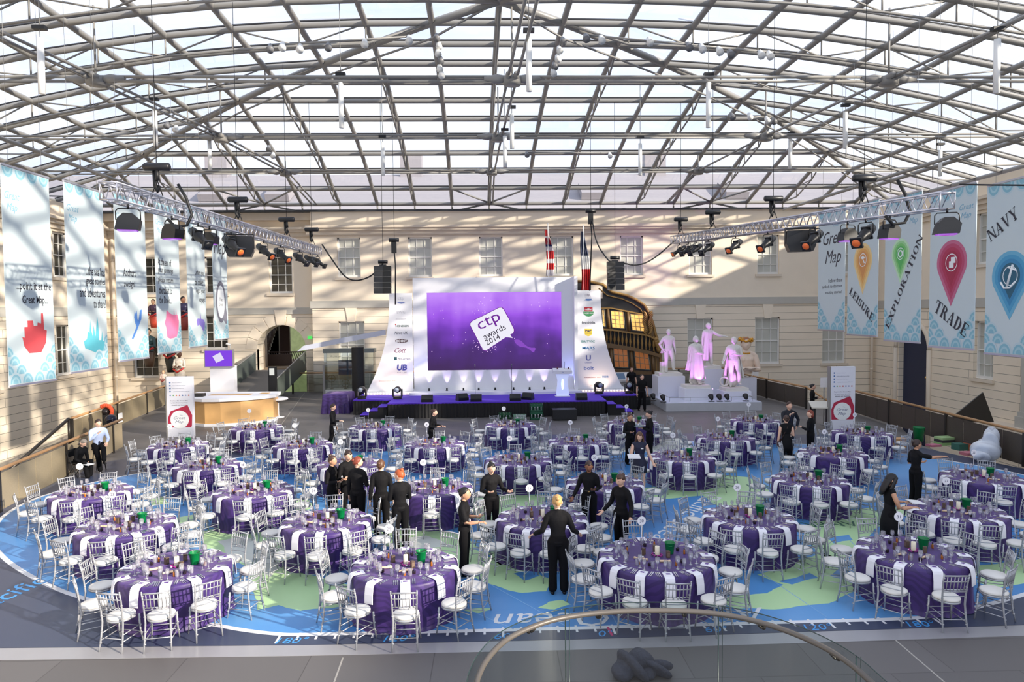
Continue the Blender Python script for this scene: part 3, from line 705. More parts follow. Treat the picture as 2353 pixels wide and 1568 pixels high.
# small things
def glass_me(h, r, stem, name, foot=.033):
    mb = SM(); n = 10
    if stem: prof = [(foot, 0), (foot, .003), (.005, .006), (.0045, stem), (r*.6, stem+.012), (r, stem+(h-stem)*.45), (r*.82, h)]
    else: prof = [(r*.85, 0), (r*.85, .004), (r, h)]
    rings = [[(q*cos(2*pi*k/n), q*sin(2*pi*k/n), z) for k in range(n)] for q, z in prof]
    mb.loft(rings, cap=False); return mb.mesh(name, M_glass)
GL = [('wine_glass', glass_me(.21, .042, .09, 'wine_glass'), 'tall wine glass'), ('small_wine_glass', glass_me(.18, .034, .08, 'small_wine_glass'), 'smaller wine glass'), ('tumbler', glass_me(.11, .036, 0, 'tumbler'), 'short water tumbler')]
def fork_me():
    mb = MB(); mb.box(-.004, .004, 0, .12, .0, .004); mb.box(-.011, .011, .12, .15, 0, .005)
    for x in (-.0095, -.003, .0035): mb.box(x, x+.005, .15, .2, .001, .005)
    return mb.mesh('fork', M_cut)
def knife_me():
    mb = MB(); mb.box(-.006, .006, 0, .09, 0, .006); mb.box(-.008, .009, .09, .21, 0, .003); return mb.mesh('knife', M_cut)
FORK, KNIFE = fork_me(), knife_me()
def napkin_me(R):
    """folded linen runner: lies on the cloth and hangs over its edge; local +x points outwards from table centre"""
    mb = SM(); w = .078; t = .009
    path = [(-.2, .004), (-.06, .004), (-.02, .003), (.012, -.012), (.032, -.05), (.05, -.16), (.056, -.3)]
    top = []
    for i, (x, z) in enumerate(path): 
        a = path[max(i-1, 0)]; b = path[min(i+1, len(path)-1)]; d = Vector((b[0]-a[0], 0, b[1]-a[1])).normalized(); nrm = Vector((-d.z, 0, d.x))
        p = Vector((x, 0, z)); q = p+nrm*t
        top.append([p+Vector((0, -w, 0)), p+Vector((0, w, 0)), q+Vector((0, w, 0)), q+Vector((0, -w, 0))])
    mb.smooth = False; mb.loft(top); return mb.mesh('napkin', M_nap)
NAP = napkin_me(.93)
def menu_me():
    mb = MB(); mb.box(-.035, .035, -.045, .045, 0, .012); mb.cm = 1; mb.box(-.026, .026, -.034, .034, .012, .0135); return mb.mesh('keepsake_box', [M_nap, M_box])
MENU = menu_me()
def bucket_proto():
    t = thing('ice_bucket', 'x', 'bucket')
    mb = SM(); n = 20; prof = [(.062, 0), (.066, .01), (.088, .19), (.096, .196), (.092, .2), (.084, .19), (.06, .02)]
    mb.loft([[(r*cos(2*pi*k/n), r*sin(2*pi*k/n), z) for k in range(n)] for r, z in prof], cap=True); part('bucket_wall', mb.mesh('bucket_wall', M_green), t)
    for s in (-1, 1): mb = SM(); mb.tube([(s*.088, -.03, .165), (s*.11, -.03, .16), (s*.11, .03, .16), (s*.088, .03, .165)], .006, 5); part('handle', mb.mesh('handle', M_green), t)
    return t
BK = bucket_proto(); note_kids(BK)
def candle_proto():
    t = thing('pillar_candle', 'x', 'candle')
    mb = SM(); mb.lathe([(.037, .012), (.04, .02), (.04, .17), (.034, .175), (.01, .168)], n=14); part('wax', mb.mesh('wax', M_cream), t)
    mb = MB(); mb.tube([(0, 0, .165), (0, 0, .185)], .002, 4); part('wick', mb.mesh('wick', M_black), t); return t
CD = candle_proto(); note_kids(CD)
def posy_me():
    mb = SM(); rnd = random.Random(5)
    for i in range(22):
        a = 2*pi*i/22; r = .075+rnd.uniform(-.012, .018); mb.cm = rnd.choice([0, 0, 1, 2]); mb.ball((r*cos(a), r*sin(a), .018+rnd.uniform(0, .016)), (.017, .017, .013), 6, 4)
    return mb.mesh('flower_ring', [M_petal, M_petw, mat('dark_foliage', S(40, 36, 30), .7)])
POSY = posy_me()
mb = MB(); mb.box(-.03, .03, -.03, .03, 0, .115); mb.cm = 1; mb.box(-.022, .022, -.031, -.0295, .02, .09); mb.box(-.022, .022, .0295, .031, .02, .09); mb.box(.0295, .031, -.022, .022, .02, .09); HOLD = mb.mesh('tealight_holder', [M_brown, mat('holder_mesh', S(120, 100, 84), .6, nv=.3, ns=80)])
def bottle_proto():
    t = thing('miniature_bottle', 'x', 'bottle')
    mb = SM(); mb.lathe([(.017, 0), (.018, .006), (.018, .06), (.009, .078), (.008, .088)], n=10); part('glass_body', mb.mesh('glass_body', M_amber), t)
    mb = SM(); mb.lathe([(.01, .086), (.0105, .104), (.008, .106)], n=8); part('cap', mb.mesh('cap', M_black), t); return t
BT = bottle_proto(); note_kids(BT)
def cup_me():
    mb = MB(); mb.lathe([(.022, 0), (.03, .012), (.03, .05), (.02, .056), (.01, .05)], n=8)
    mb.cm = 1; mb.tube([(-.03, 0, .052), (0, .004, .07), (.03, 0, .052)], .006, 4); return mb.mesh('favour_pot', [mat('dark_pot', S(38, 26, 34), .4), mat('ribbon', S(70, 50, 110), .4)])
CUP = cup_me()
mb = SM(); mb.lathe([(.018, -.12), (.022, -.1), (.013, -.075), (.02, -.06), (.02, .06), (.013, .075), (.022, .1), (.018, .12)], n=10, axis='X'); CRK = mb.mesh('party_cracker', M_cork)
def number_proto(num):
    t = thing('table_number_stand', 'x', 'table number')
    mb = SM(); mb.lathe([(.045, 0), (.045, .008), (.008, .014)], n=14); part('base', mb.mesh('base', M_cut), t)
    mb = SM(); mb.tube([(0, 0, .01), (0, 0, .56)], .0045, 5); part('pole', mb.mesh('pole', M_cut), t)
    mb = MB(); mb.lathe([(.078, -.002), (.078, .002)], (0, 0, .62), 24, 'Y'); d = mb.build('disc', M_nap, t)
    text(str(num), d, basis((0, -.0035, .62), (1, 0, 0), (0, 0, 1)), height=.055, material=mat('number_ink', S(90, 90, 110), .6), depth=.002, name='number'); return t
def hours(a):
    h = int(round(((90-a) % 360)/30)) % 12
    return ['twelve', 'one', 'two', 'three', 'four', 'five', 'six', 'seven', 'eight', 'nine', 'ten', 'eleven'][h]+" o'clock"
SKIP = {('L', 0), ('O', 8)}
CHAIR_POS = []; first = {'chair': True}
g_stuff = [[], [], []]
random.seed(21)
first_use = {}
def inst(proto, loc, rz, label, group):
    key = proto.name
    if key not in first_use:
        first_use[key] = 1; proto.location = loc; proto.rotation_euler = (0, 0, rz); proto['label'] = label; proto['group'] = group; return proto
    return dup(proto, loc, rz, label, group)
def single(name, me, loc, rz, label, cat, group, rx=0):
    o = put(name, me, None, loc); o.rotation_euler = (rx, 0, rz); return tag(o, label, cat, group)
def occupied_hours(angs):
    used = set(); out = []
    for a in angs:
        h = int(round(((90-a) % 360)/30)) % 12
        out.append(h)
    return out
HW = ['twelve', 'one', 'two', 'three', 'four', 'five', 'six', 'seven', 'eight', 'nine', 'ten', 'eleven']
near_keys = 'ABCDEFGHI'
for ti, (k, tx, ty, R, N, front) in enumerate(TABLES):
    nm = TN[k]; angs = sorted(front); gap = angs[0]+360-angs[-1]; m = N-len(angs)
    angs = angs + [angs[-1]+gap*(j+1)/(m+1) for j in range(m)]
    hs = occupied_hours(angs)
    for i in range(1, len(hs)):       # keep the clock words distinct
        while hs[i] in hs[:i]: hs[i] = (hs[i]-1) % 12 if ((hs[i]-1) % 12) not in hs[:i] else (hs[i]+1) % 12
    tb = thing('round_table', 'round folding table hidden under the purple cloth of the %s' % nm, 'table', (tx, ty, 0), 0, 'round banquet tables')
    t1 = part('tabletop', TOP_ME, tb); t1.scale = (R/1.0, R/1.0, 1)
    for q in range(4): l = part('leg', LEG_ME, tb); l.rotation_euler = (0, 0, q*pi/2+.4)
    c = put('tablecloth', CLOTHS[ti % 4], None, (tx, ty, 0)); c.scale = (R*.985, R*.985, 1); c.rotation_euler = (0, 0, ti*1.3)
    tag(c, 'purple damask floor-length cloth draped over the %s' % nm, 'tablecloth', 'purple damask tablecloths')
    for a, h in zip(angs, hs):
        ar = radians(a); jit = random.uniform(0, .06); rr = R+.29+jit
        clk = HW[h]+" o'clock"
        x, y = tx+rr*cos(ar), ty+rr*sin(ar); ok = True
        for (px, py) in CHAIR_POS:
            if hypot(px-x, py-y) < .36: ok = False
        if not ok:
            rr = R+.2; x, y = tx+rr*cos(ar), ty+rr*sin(ar)
            if any(hypot(px-x, py-y) < .3 for px, py in CHAIR_POS): ok = None
        if ok is not None:
            CHAIR_POS.append((x, y))
            inst(CH0, (x, y, 0), ar+pi/2+random.uniform(-.13, .13), "silver bamboo-style chair, white cushion, at %s of the %s" % (clk, nm), 'silver chairs around the banquet tables')
        u = Vector((cos(ar), sin(ar), 0)); v = Vector((-u.y, u.x, 0)); ctr = Vector((tx, ty, HT+.001))
        single('napkin', NAP, ctr+u*(R*.985), ar, 'white napkin over cloth edge at %s of the %s' % (clk, nm), 'napkin', 'white napkins on the tables')
        single('keepsake_box', MENU, ctr+u*(R-.12)+Vector((0, 0, .0135)), ar, 'small purple box on the napkin at %s, %s' % (clk, nm), 'box', 'purple topped boxes on the napkins')
        spots = [(R-.36, -.11, 0), (R-.29, -.015, 1), (R-.42, .095, 2)]
        for d, s, gi in spots:
            p = ctr+u*d+v*(s+random.uniform(-.015, .015))
            if k in near_keys: single(GL[gi][0], GL[gi][1], p, random.uniform(0, 6), '%s at %s of the %s' % (GL[gi][2], clk, nm), 'glass', 'glasses laid on the nearer tables')
            else: g_stuff[gi].append(p)
        for q in range(3):
            p = ctr+u*(R-.06)+v*(-.12-.028*q)
            (single('fork', FORK, p, ar+pi/2, 'steel fork, %s from the napkin at %s, %s' % (['first', 'second', 'third'][q], clk, nm), 'fork', 'forks on the nearer tables') if k in near_keys else g_stuff.append(('f', p, ar+pi/2)))
        for q in range(2):
            p = ctr+u*(R-.06)+v*(.12+.03*q)
            (single('knife', KNIFE, p, ar+pi/2, 'steel knife, %s from the napkin at %s, %s' % (['first', 'second'][q], clk, nm), 'knife', 'knives on the nearer tables') if k in near_keys else g_stuff.append(('k', p, ar+pi/2)))
    C = Vector((tx, ty, HT+.001))
    cd = C+Vector((.02, 0, 0)); inst(CD, cd, 0, 'cream pillar candle at the centre of the %s' % nm, 'cream pillar candles')
    single('flower_ring', POSY, cd, ti, 'ring of magenta and pale petals round the candle, %s' % nm, 'flowers', 'flower rings round the candles')
    bl = C+Vector((.27, .12, 0)); inst(BK, bl, ti*.7, 'green plastic ice bucket on the %s' % nm, 'green ice buckets')
    for (dx, dy), wd in zip(((.16, -.1), (-.2, .12), (.02, .24)), ('right of the candle', 'left of the candle', 'behind the candle')):
        single('tealight_holder', HOLD, C+Vector((dx+random.uniform(-.03, .03), dy+random.uniform(-.03, .03), 0)), random.uniform(0, 1.5), 'brown square tealight holder %s, %s' % (wd, nm), 'candle holder', 'brown tealight holders')
    for q in range(2):
        a = (2.6, .9)[q]+random.uniform(-.3, .3)
        single('party_cracker', CRK, C+Vector(((-.3, .05)[q], (-.16, -.3)[q], .022)), random.uniform(-.6, .6), 'cream party cracker on the %s, %s' % (('left side', 'camera side')[q], nm), 'cracker', 'cream party crackers')
    for q in range(5):
        a = angs[0]*pi/180+2*pi*(q+.5)/5; p = C+Vector((cos(a), sin(a), 0))*(R*.52)
        clk = hours(math.degrees(a))
        inst(BT, p, 0, 'amber miniature bottle near %s of the %s' % (clk, nm), 'amber miniature bottles')
        a += .35; p = C+Vector((cos(a), sin(a), 0))*(R*.5)
        single('favour_pot', CUP, p, a, 'dark ribboned favour pot near %s of the %s' % (hours(math.degrees(a)), nm), 'pot', 'dark favour pots')
    s = number_proto(NUM[k]); s.location = C+Vector((-.25, .0, 0)); s.rotation_euler = (0, 0, random.uniform(-.25, .25))
    tag(s, 'round white table number %d on a slim pole, %s' % (NUM[k], nm), 'table number', 'table numbers')
# the farther tables' small ware, too many to build one by one
def merge(name, me, spots, label, cat):
    vs, fs, o = [], [], 0; base = [v.co.copy() for v in me.vertices]; polys = [tuple(p.vertices) for p in me.polygons]
    for sp in spots:
        p, rz = (sp[0], sp[1]) if isinstance(sp, tuple) else (sp, 0); cz, sz = cos(rz), sin(rz)
        for b in base: vs.append((p.x+b.x*cz-b.y*sz, p.y+b.x*sz+b.y*cz, p.z+b.z))
        for f in polys: fs.append(tuple(i+o for i in f))
        o += len(base)
    m = bpy.data.meshes.new(name); m.from_pydata(vs, [], fs); m.materials.append(me.materials[0]); m.polygons.foreach_set('use_smooth', [me.polygons[0].use_smooth]*len(fs)); m.update()
    o = put(name, m); tag(o, label, cat, kind='stuff')
merge('wine_glasses', GL[0][1], g_stuff[0], 'tall wine glasses crowding the tables of the four farther rows', 'glasses')
merge('small_wine_glasses', GL[1][1], g_stuff[1], 'smaller wine glasses crowding the tables of the four farther rows', 'glasses')
merge('tumblers', GL[2][1], g_stuff[2], 'short tumblers crowding the tables of the four farther rows', 'glasses')
merge('forks', FORK, [(q[1], q[2]) for q in g_stuff[3:] if q[0] == 'f'], 'steel forks laid on the tables of the four farther rows', 'cutlery')
merge('knives', KNIFE, [(q[1], q[2]) for q in g_stuff[3:] if q[0] == 'k'], 'steel knives laid on the tables of the four farther rows', 'cutlery')
# ---------------- stage ----------------
M_carpet = mat('purple_carpet', S(84, 46, 190), .8, nv=.08, ns=14)
M_skirt = mat('black_drape', S(15, 14, 17), .75, nv=.25, ns=5)
M_matw = mat('matt_white_flat', S(228, 228, 232), .6, nv=.01)
ZS = .74
def skirt(mb, path, z0, z1, amp=.035, per=.16):
    """pleated drape along a floor path"""
    top, bot = [], []
    acc = 0
    for (a, b) in zip(path[:-1], path[1:]):
        a, b = Vector(a), Vector(b); L = (b-a).length; d = (b-a)/L; n = Vector((d.y, -d.x)); m = max(2, int(L/(per/4)))
        for i in range(m):
            t = i/m; p = a+(b-a)*t; o = amp*(.6*sin(2*pi*(acc+L*t)/per)+.4*sin(2*pi*(acc+L*t)/(per*2.7)))
            q = p+n*o; top.append((p.x+n.x*o*.4, p.y+n.y*o*.4, z1)); bot.append((q.x, q.y, z0))
        acc += L
    for i in range(len(top)-1): mb.quad(bot[i], bot[i+1], top[i+1], top[i])
st = thing('stage', 'low stage with purple carpet and black pleated skirt across the far end', 'stage')
mb = MB(); mb.box(-5.0, 5.4, 32.3, 37.6, ZS-.06, ZS); mb.box(-6.9, -5.0, 33.7, 37.6, ZS-.06, ZS); mb.box(5.4, 7.3, 34.3, 37.6, ZS-.06, ZS)
mb.build('deck', M_carpet, st)
mb = SM(); skirt(mb, [(-6.9, 37.6), (-6.9, 33.7), (-5.0, 33.7)], 0.004, ZS-.05); skirt(mb, [(-5.0, 32.3), (5.4, 32.3)], .004, ZS-.05); skirt(mb, [(5.4, 34.3), (7.3, 34.3), (7.3, 37.6)], .004, ZS-.05); skirt(mb, [(-5.0, 33.8), (-5.0, 32.3)], .004, ZS-.05); skirt(mb, [(5.4, 32.3), (5.4, 34.4)], .004, ZS-.05)
mb.build('skirt', M_skirt, st)
mb = MB(); mb.box(-6.7, 7.1, 35.5, 37.2, ZS, ZS+.13); mb.box(-4.3, 4.6, 35.1, 35.5, ZS, ZS+.13)
mb.build('step_riser', M_matw, st, )
mb = SM()
for x0, x1 in ((-6.65, -4.25), (4.55, 7.0)):
    n = 16
    for i in range(n): mb.ball((x0+(x1-x0)*i/(n-1), 35.47, ZS+.1), .028, 6, 4)
mb.build('footlight', mat('warm_bulb', (1, .8, .55), .3, emit=(1, .75, .45), es=5), st, )
for sx, x in ((-1, -5.0), (1, 5.4)):
    so_ = thing('stage_steps', 'purple carpeted steps at the %s end of the stage front' % ('left' if sx < 0 else 'right'), 'steps')
    for k in range(3):
        w = .42; xa = x+sx*(k*w+.07); xb = x+sx*((k+1)*w+.07); h = ZS*(3-k)/4
        mb = MB(); mb.box(min(xa, xb), max(xa, xb), 32.45, 33.5, .003, h-.02); mb.cm = 1; mb.box(min(xa, xb), max(xa, xb), 32.4, 33.5, h-.02, h)
        mb.build('step', [M_skirt, M_carpet], so_)
# set: white wall with LED screen
YW = 36.3
wl = thing('stage_backdrop', 'tall white stage wall framing the purple screen', 'backdrop')
WL = [( -4.19, 6.84), (4.47, 6.84)]
mb = MB(); S0, S1, T0, T1 = -3.46, 3.68, 1.93, 6.06
for a, b, c, d in ((-4.19, S0, ZS+.13, 6.84), (S1, 4.47, ZS+.13, 6.84), (S0, S1, ZS+.13, T0), (S0, S1, T1, 6.84)): mb.box(a, b, YW, YW+.25, c, d)
mb.box(4.3, 4.47, YW-.6, YW, ZS+.13, 6.84)
mb.build('wall_panel', M_matw, wl)
def screen_mat(name, strength, w=7.14, seed=0, lo=(.07,.045,.12), hi=(.62,.30,.98)):
    m = bpy.data.materials.new(name); m.use_nodes = True; t = m.node_tree; t.nodes.clear()
    o = t.nodes.new('ShaderNodeOutputMaterial'); e = t.nodes.new('ShaderNodeEmission'); e.inputs['Strength'].default_value = strength
    c = t.nodes.new('ShaderNodeTexCoord'); sp = t.nodes.new('ShaderNodeSeparateXYZ'); t.links.new(c.outputs['Generated'], sp.inputs[0])
    r = t.nodes.new('ShaderNodeValToRGB'); cr = r.color_ramp
    cr.elements[0].position = 0; cr.elements[0].color = (*S(72, 50, 96), 1); cr.elements[1].position = 1; cr.elements[1].color = (*S(196, 140, 250), 1)
    for p, q in ((.3, S(84, 54, 128)), (.55, S(122, 68, 190)), (.75, S(160, 92, 232))): k = cr.elements.new(p); k.color = (*q, 1)
    mp = t.nodes.new('ShaderNodeMapping'); mp.inputs['Scale'].default_value = (4.5, 1, .7); mp.inputs['Rotation'].default_value = (0, .12, 0); n = t.nodes.new('ShaderNodeTexNoise'); n.inputs['Scale'].default_value = 1.6
    t.links.new(c.outputs['Generated'], mp.inputs[0]); t.links.new(mp.outputs[0], n.inputs['Vector'])
    n2 = t.nodes.new('ShaderNodeTexNoise'); n2.inputs['Scale'].default_value = 3.2; t.links.new(c.outputs['Generated'], n2.inputs['Vector'])
    # light shafts: strongest near the top of the picture
    ms = t.nodes.new('ShaderNodeMath'); ms.operation = 'MULTIPLY_ADD'; ms.inputs[1].default_value = .34; ms.inputs[2].default_value = -.16; t.links.new(n.outputs[0], ms.inputs[0])
    m2 = t.nodes.new('ShaderNodeMath'); m2.operation = 'MULTIPLY_ADD'; m2.inputs[1].default_value = .5; m2.inputs[2].default_value = -.25; t.links.new(n2.outputs[0], m2.inputs[0])
    a1 = t.nodes.new('ShaderNodeMath'); t.links.new(ms.outputs[0], a1.inputs[0]); t.links.new(m2.outputs[0], a1.inputs[1])
    a2 = t.nodes.new('ShaderNodeMath'); t.links.new(a1.outputs[0], a2.inputs[0]); t.links.new(sp.outputs['Z'], a2.inputs[1]); t.links.new(a2.outputs[0], r.inputs[0])
    t.links.new(r.outputs[0], e.inputs['Color']); t.links.new(e.outputs[0], o.inputs['Surface']); return m
def flat_emit(name, col, st=.7):
    if name in MATS: return MATS[name]
    m = bpy.data.materials.new(name); m.use_nodes = True; t = m.node_tree; t.nodes.clear(); o = t.nodes.new('ShaderNodeOutputMaterial'); e = t.nodes.new('ShaderNodeEmission')
    e.inputs[0].default_value = (*col, 1); e.inputs[1].default_value = st; t.links.new(e.outputs[0], o.inputs[0]); MATS[name] = m; return m
sc = thing('led_screen', 'wide purple screen showing a white speech bubble reading ctp awards 2014', 'screen')
mb = MB(); mb.box(S0+.01, S1-.01, YW+.02, YW+.2, T0+.01, T1-.01); mb.build('picture', screen_mat('screen_purple', .68), sc)
YS = YW+.018
q = lambda x, y: onY(1050+x/11.2, 690+y/11.2, YS)
def img_poly(pts, q, m, name, parent, dy, smooth_k=0):
    P = [q(*p) for p in pts]; P2 = [Vector((p.x, p.z)) for p in P]
    if smooth_k: P2 = grow(P2, smooth_k)
    mb = MB(); mb.plate([(p.x, p.y) for p in P2], lambda u, v, d: (u, P[0].y-dy+d, v), .003); return mb.build(name, m, parent)
bub = [(345,650),(345,600),(400,540),(600,442),(1085,197),(1150,195),(1195,240),(1330,480),(1462,750),(1462,800),(1440,850),(1368,890),(1435,978),(1350,962),(1255,955),(780,1270),(772,1300),(700,1288),(655,1240),(500,945)]
E_pur = flat_emit('led_violet', S(112, 44, 150)); E_wht = flat_emit('led_white', S(234, 232, 244)); E_blk = flat_emit('led_black', S(40, 30, 50)); E_fish = flat_emit('led_fish', S(136, 78, 190)); E_pink = flat_emit('led_spark', S(240, 200, 255))
cx0, cy0 = 905, 735
img_poly([(cx0+(x-cx0)*1.035, cy0+(y-cy0)*1.035) for x, y in bub], q, E_pur, 'bubble_outline', sc, .002)
img_poly(bub, q, E_wht, 'bubble', sc, .005)
img_poly([(1470,1020),(1560,1012),(1650,1040),(1750,1150),(1870,1225),(2040,1225),(2000,1300),(1975,1362),(1840,1250),(1760,1215),(1640,1205),(1540,1150),(1480,1070)], q, E_fish, 'fish', sc, .004, 1)
ang = math.atan2(340, 700)
def slanted(s, cx, cyy, hpx, m, wpx=None):
    o = q(cx, cyy); k = 36.28/FPX/11.2; u = Vector((cos(ang*1.0), 0, sin(ang))); v = Vector((-sin(ang), 0, cos(ang)))
    return text(s, sc, basis(o-Vector((0, .009, 0)), u, v), height=hpx*k, width=wpx*k if wpx else None, material=m, depth=.002)
slanted('ctp', 835, 580, 330, E_pur, 620); slanted('awards', 962, 812, 150, E_blk, 620); slanted('2014', 920, 1015, 150, E_blk, 390)
random.seed(4); mb = MB()
for i in range(95):
    if i < 60: x, y = random.choice([(random.gauss(560, 160), random.gauss(180, 110)), (random.gauss(600, 110), random.gauss(1190, 80)), (random.gauss(950, 80), random.gauss(1220, 60))])
    else: x, y = random.uniform(-700, 2400), random.uniform(-50, 1500)
    p = q(x, y); r = random.uniform(.008, .028)
    if not (S0 < p.x < S1 and T0 < p.z < T1): continue
    mb.lathe([(r, -.001), (r, .001)], (p.x, YS-.0012, p.z), 6, 'Y')
o_ = mb.build('sparkles', E_pink, sc); o_['kind'] = 'stuff'
# curved sponsor panels either side
def flare(x_in, x_top, x_bot, z0, z1, k=2.3):
    n = 18; pts = [(x_in, z0), (x_in, z1)]
    for i in range(n+1): t = i/n; pts.append((x_top+(x_bot-x_top)*t**k, z1+(z0-z1)*t))
    return pts
def panel(name, label, x_in, x_top, x_bot, z1):
    t = thing(name, label, 'panel'); Y = YW-.35
    pts = flare(x_in, x_top, x_bot, ZS+.14, z1); mb = MB()
    mb.plate(pts, lambda u, v, d: (u, Y+d, v), .08); mb.build('board', M_matw, t); return t, Y
PL, YP = panel('sponsor_panel', 'white flared sponsor panel on the screen side nearest the archway', -4.2, -5.38, -6.62, 6.04)
PR, YP = panel('sponsor_panel', 'white flared sponsor panel on the screen side nearest the ship stern', 4.44, 5.72, 6.9, 6.1)
def logo(parent, s, px, py, hpx, col, wpx=None, bold=0, shear=0, bg=None, bgp=None, dy=.006):
    m = mat('ink_%02x%02x%02x' % col, S(*col), .6, nv=.02)
    k = YP/FPX; o = onY(px, py, YP-dy)
    if s: text(s, parent, basis(o, (1, 0, 0), (0, 0, 1)), height=hpx*k, width=wpx*k if wpx else None, material=m, depth=.003, bold=bold, shear=shear, name='logo')
def blob(parent, pts, col, name='logo_shape', dy=.004, k=0, Y=None):
    m = mat('ink_%02x%02x%02x' % col, S(*col), .6, nv=.02); Y = Y or YP
    P = [onY(x, y, Y) for x, y in pts]; P2 = [Vector((p.x, p.z)) for p in P]
    if k: P2 = grow(P2, k)
    mb = MB(); mb.plate([(p.x, p.y) for p in P2], lambda u, v, d: (u, Y-dy+d, v), .003); return mb.build(name, m, parent)
def rr(x0, y0, x1, y1): return [(x0, y0), (x1, y0), (x1, y1), (x0, y1)]
a = lambda x, y: (820+x/4.613, 620+y/4.613)
logo(PL, 'ctp', *a(468, 310), 9, (196, 196, 206), 14); blob(PL, [a(420, 352), a(445, 345), a(500, 345), a(515, 355), a(470, 362)], (92, 110, 170))
logo(PL, 'BWG', *a(468, 452), 6, (190, 190, 196)); logo(PL, 'wholesale', *a(468, 520), 4, (196, 196, 200), 24)
logo(PL, 'HEINEKEN', *a(480, 597), 4.8, (74, 96, 82), 29, .01); blob(PL, [a(402, 580), a(410, 574), a(418, 582), a(410, 590)], (190, 60, 60))
logo(PL, 'News UK', *a(470, 670), 6.5, (90, 90, 96), 30, 0, .3)
blob(PL, rr(*a(407, 735), *a(540, 775)), (96, 76, 78), k=2); logo(PL, 'BOOST', *a(474, 756), 5.5, (240, 240, 240), 24, .03)
logo(PL, 'Cott', *a(462, 855), 11, (130, 60, 90), 26, 0, .45)
blob(PL, rr(*a(393, 926), *a(425, 960)), (36, 74, 84)); logo(PL, 'McCurrach', *a(500, 945), 4.6, (120, 120, 126), 28)
logo(PL, 'UB', *a(478, 1038), 14, (66, 72, 158), 23, .045, .15); logo(PL, 'KP \u00b7 JC', *a(480, 1092), 3.2, (150, 140, 150), 22)
logo(PL, 'in association with', *a(325, 1180), 2.6, (170, 110, 110), 38); logo(PL, 'xi', *a(475, 1180), 3, (190, 150, 160))
a = lambda x, y: (1200+x/4.356, 620+y/4.356)
blob(PR, [a(616, 245), a(672, 226), a(690, 275), a(700, 292), a(636, 300)], (205, 205, 212)); logo(PR, 'ctp', *a(656, 256), 6, (120, 110, 130), 10, dy=.009)
blob(PR, [a(620, 306), a(640, 292), a(690, 292), a(706, 306), a(660, 312)], (70, 110, 170), dy=.008)
blob(PR, rr(*a(622, 374), *a(704, 418)), (186, 40, 56)); logo(PR, 'm\u00fcller', *a(663, 396), 5, (240, 240, 240), 16, .02, dy=.009)
blob(PR, [a(610, 420), a(716, 420), a(712, 446), a(690, 464), a(664, 470), a(636, 464), a(614, 446)], (60, 140, 84)); logo(PR, 'WISEMAN', *a(663, 436), 3.4, (230, 240, 230), 22, .01, dy=.009)
logo(PR, 'firstdrinks', *a(663, 530), 6.5, (76, 76, 84), 31, .005)
blob(PR, [a(624, 592), a(702, 592), a(702, 640), a(690, 656), a(662, 668), a(634, 656), a(624, 640)], (222, 196, 70)); logo(PR, 'P&P', *a(663, 612), 6, (50, 44, 84), 14, .03, dy=.009); logo(PR, 'SYSTEMS', *a(663, 636), 2.4, (60, 50, 90), 14, dy=.009)
logo(PR, 'BRITVIC', *a(660, 718), 5.2, (66, 140, 128), 31, .01); logo(PR, 'MARS', *a(664, 783), 6.4, (58, 116, 168), 29, .02); logo(PR, 'chocolate', *a(690, 804), 2.4, (90, 120, 160), 15)
logo(PR, 'U', *a(662, 884), 13, (110, 116, 170), 12, .04); logo(PR, 'Unilever', *a(662, 930), 3, (130, 134, 180), 16); logo(PR, 'bolt', *a(668, 986), 8, (84, 110, 178), 23, .01)
logo(PR, 'in association with', *a(703, 1078), 2.8, (150, 60, 70), 38); logo(PR, 'moore', *a(832, 1072), 5, (70, 130, 190), 14, .02); logo(PR, 'Produced by', *a(722, 1158), 2.4, (170, 70, 80), 17)
# small black uplighters along the wall foot, with their light
M_hard = mat('fixture_black', S(22, 22, 24), .4, nv=.2)
def spot(name, loc, target, energy, col, size=50, blend=.6, rad=.04):
    l = bpy.data.lights.new(name, 'SPOT'); l.energy = energy; l.color = col; l.spot_size = radians(size); l.spot_blend = blend; l.shadow_soft_size = rad
    o = bpy.data.objects.new(name, l); COL.objects.link(o); o.location = loc; o.rotation_euler = (Vector(target)-Vector(loc)).to_track_quat('-Z', 'Y').to_euler(); return o
ups = [(986, 893), (1027, 892), (1065, 891), (1100, 891), (1138, 890), (1180, 890), (1217, 889), (1251, 888)]
UPW = ['first', 'second', 'third', 'fourth', 'fifth', 'sixth', 'seventh', 'eighth']
for i, (px, py) in enumerate(ups):
    x = onY(px, py, YW-.2).x; t = thing('uplighter', 'small black uplighter at the screen wall foot, %s from its archway end' % UPW[i], 'uplighter', (x, YW-.22, ZS+.132), 0, 'uplighters under the screen')
    mb = MB(); mb.box(-.06, .06, -.05, .05, 0, .03); mb.build('base', M_hard, t); mb = SM(); mb.tube([(0, 0, .03), (0, .02, .13)], .045, 8); mb.build('can', M_hard, t)
    spot('uplight_beam', (x, YW-.19, ZS+.3), (x, YW+.05, 1.9), 16 if i % 2 == 0 else 26, (.75, .55, 1.0), 42)
for x in (-4.0, 4.25): spot('edge_wash', (x, YW-.55, ZS+.35), (x+(.12 if x > 0 else -.1), YW+.1, 3.2), 60, (.25, .3, 1.0), 70)
for x in (-5.3, 5.6): spot('panel_wash', (x, YW-1.0, ZS+.25), (x, YW-.3, 1.6), 30, (1.0, .72, .5), 120)
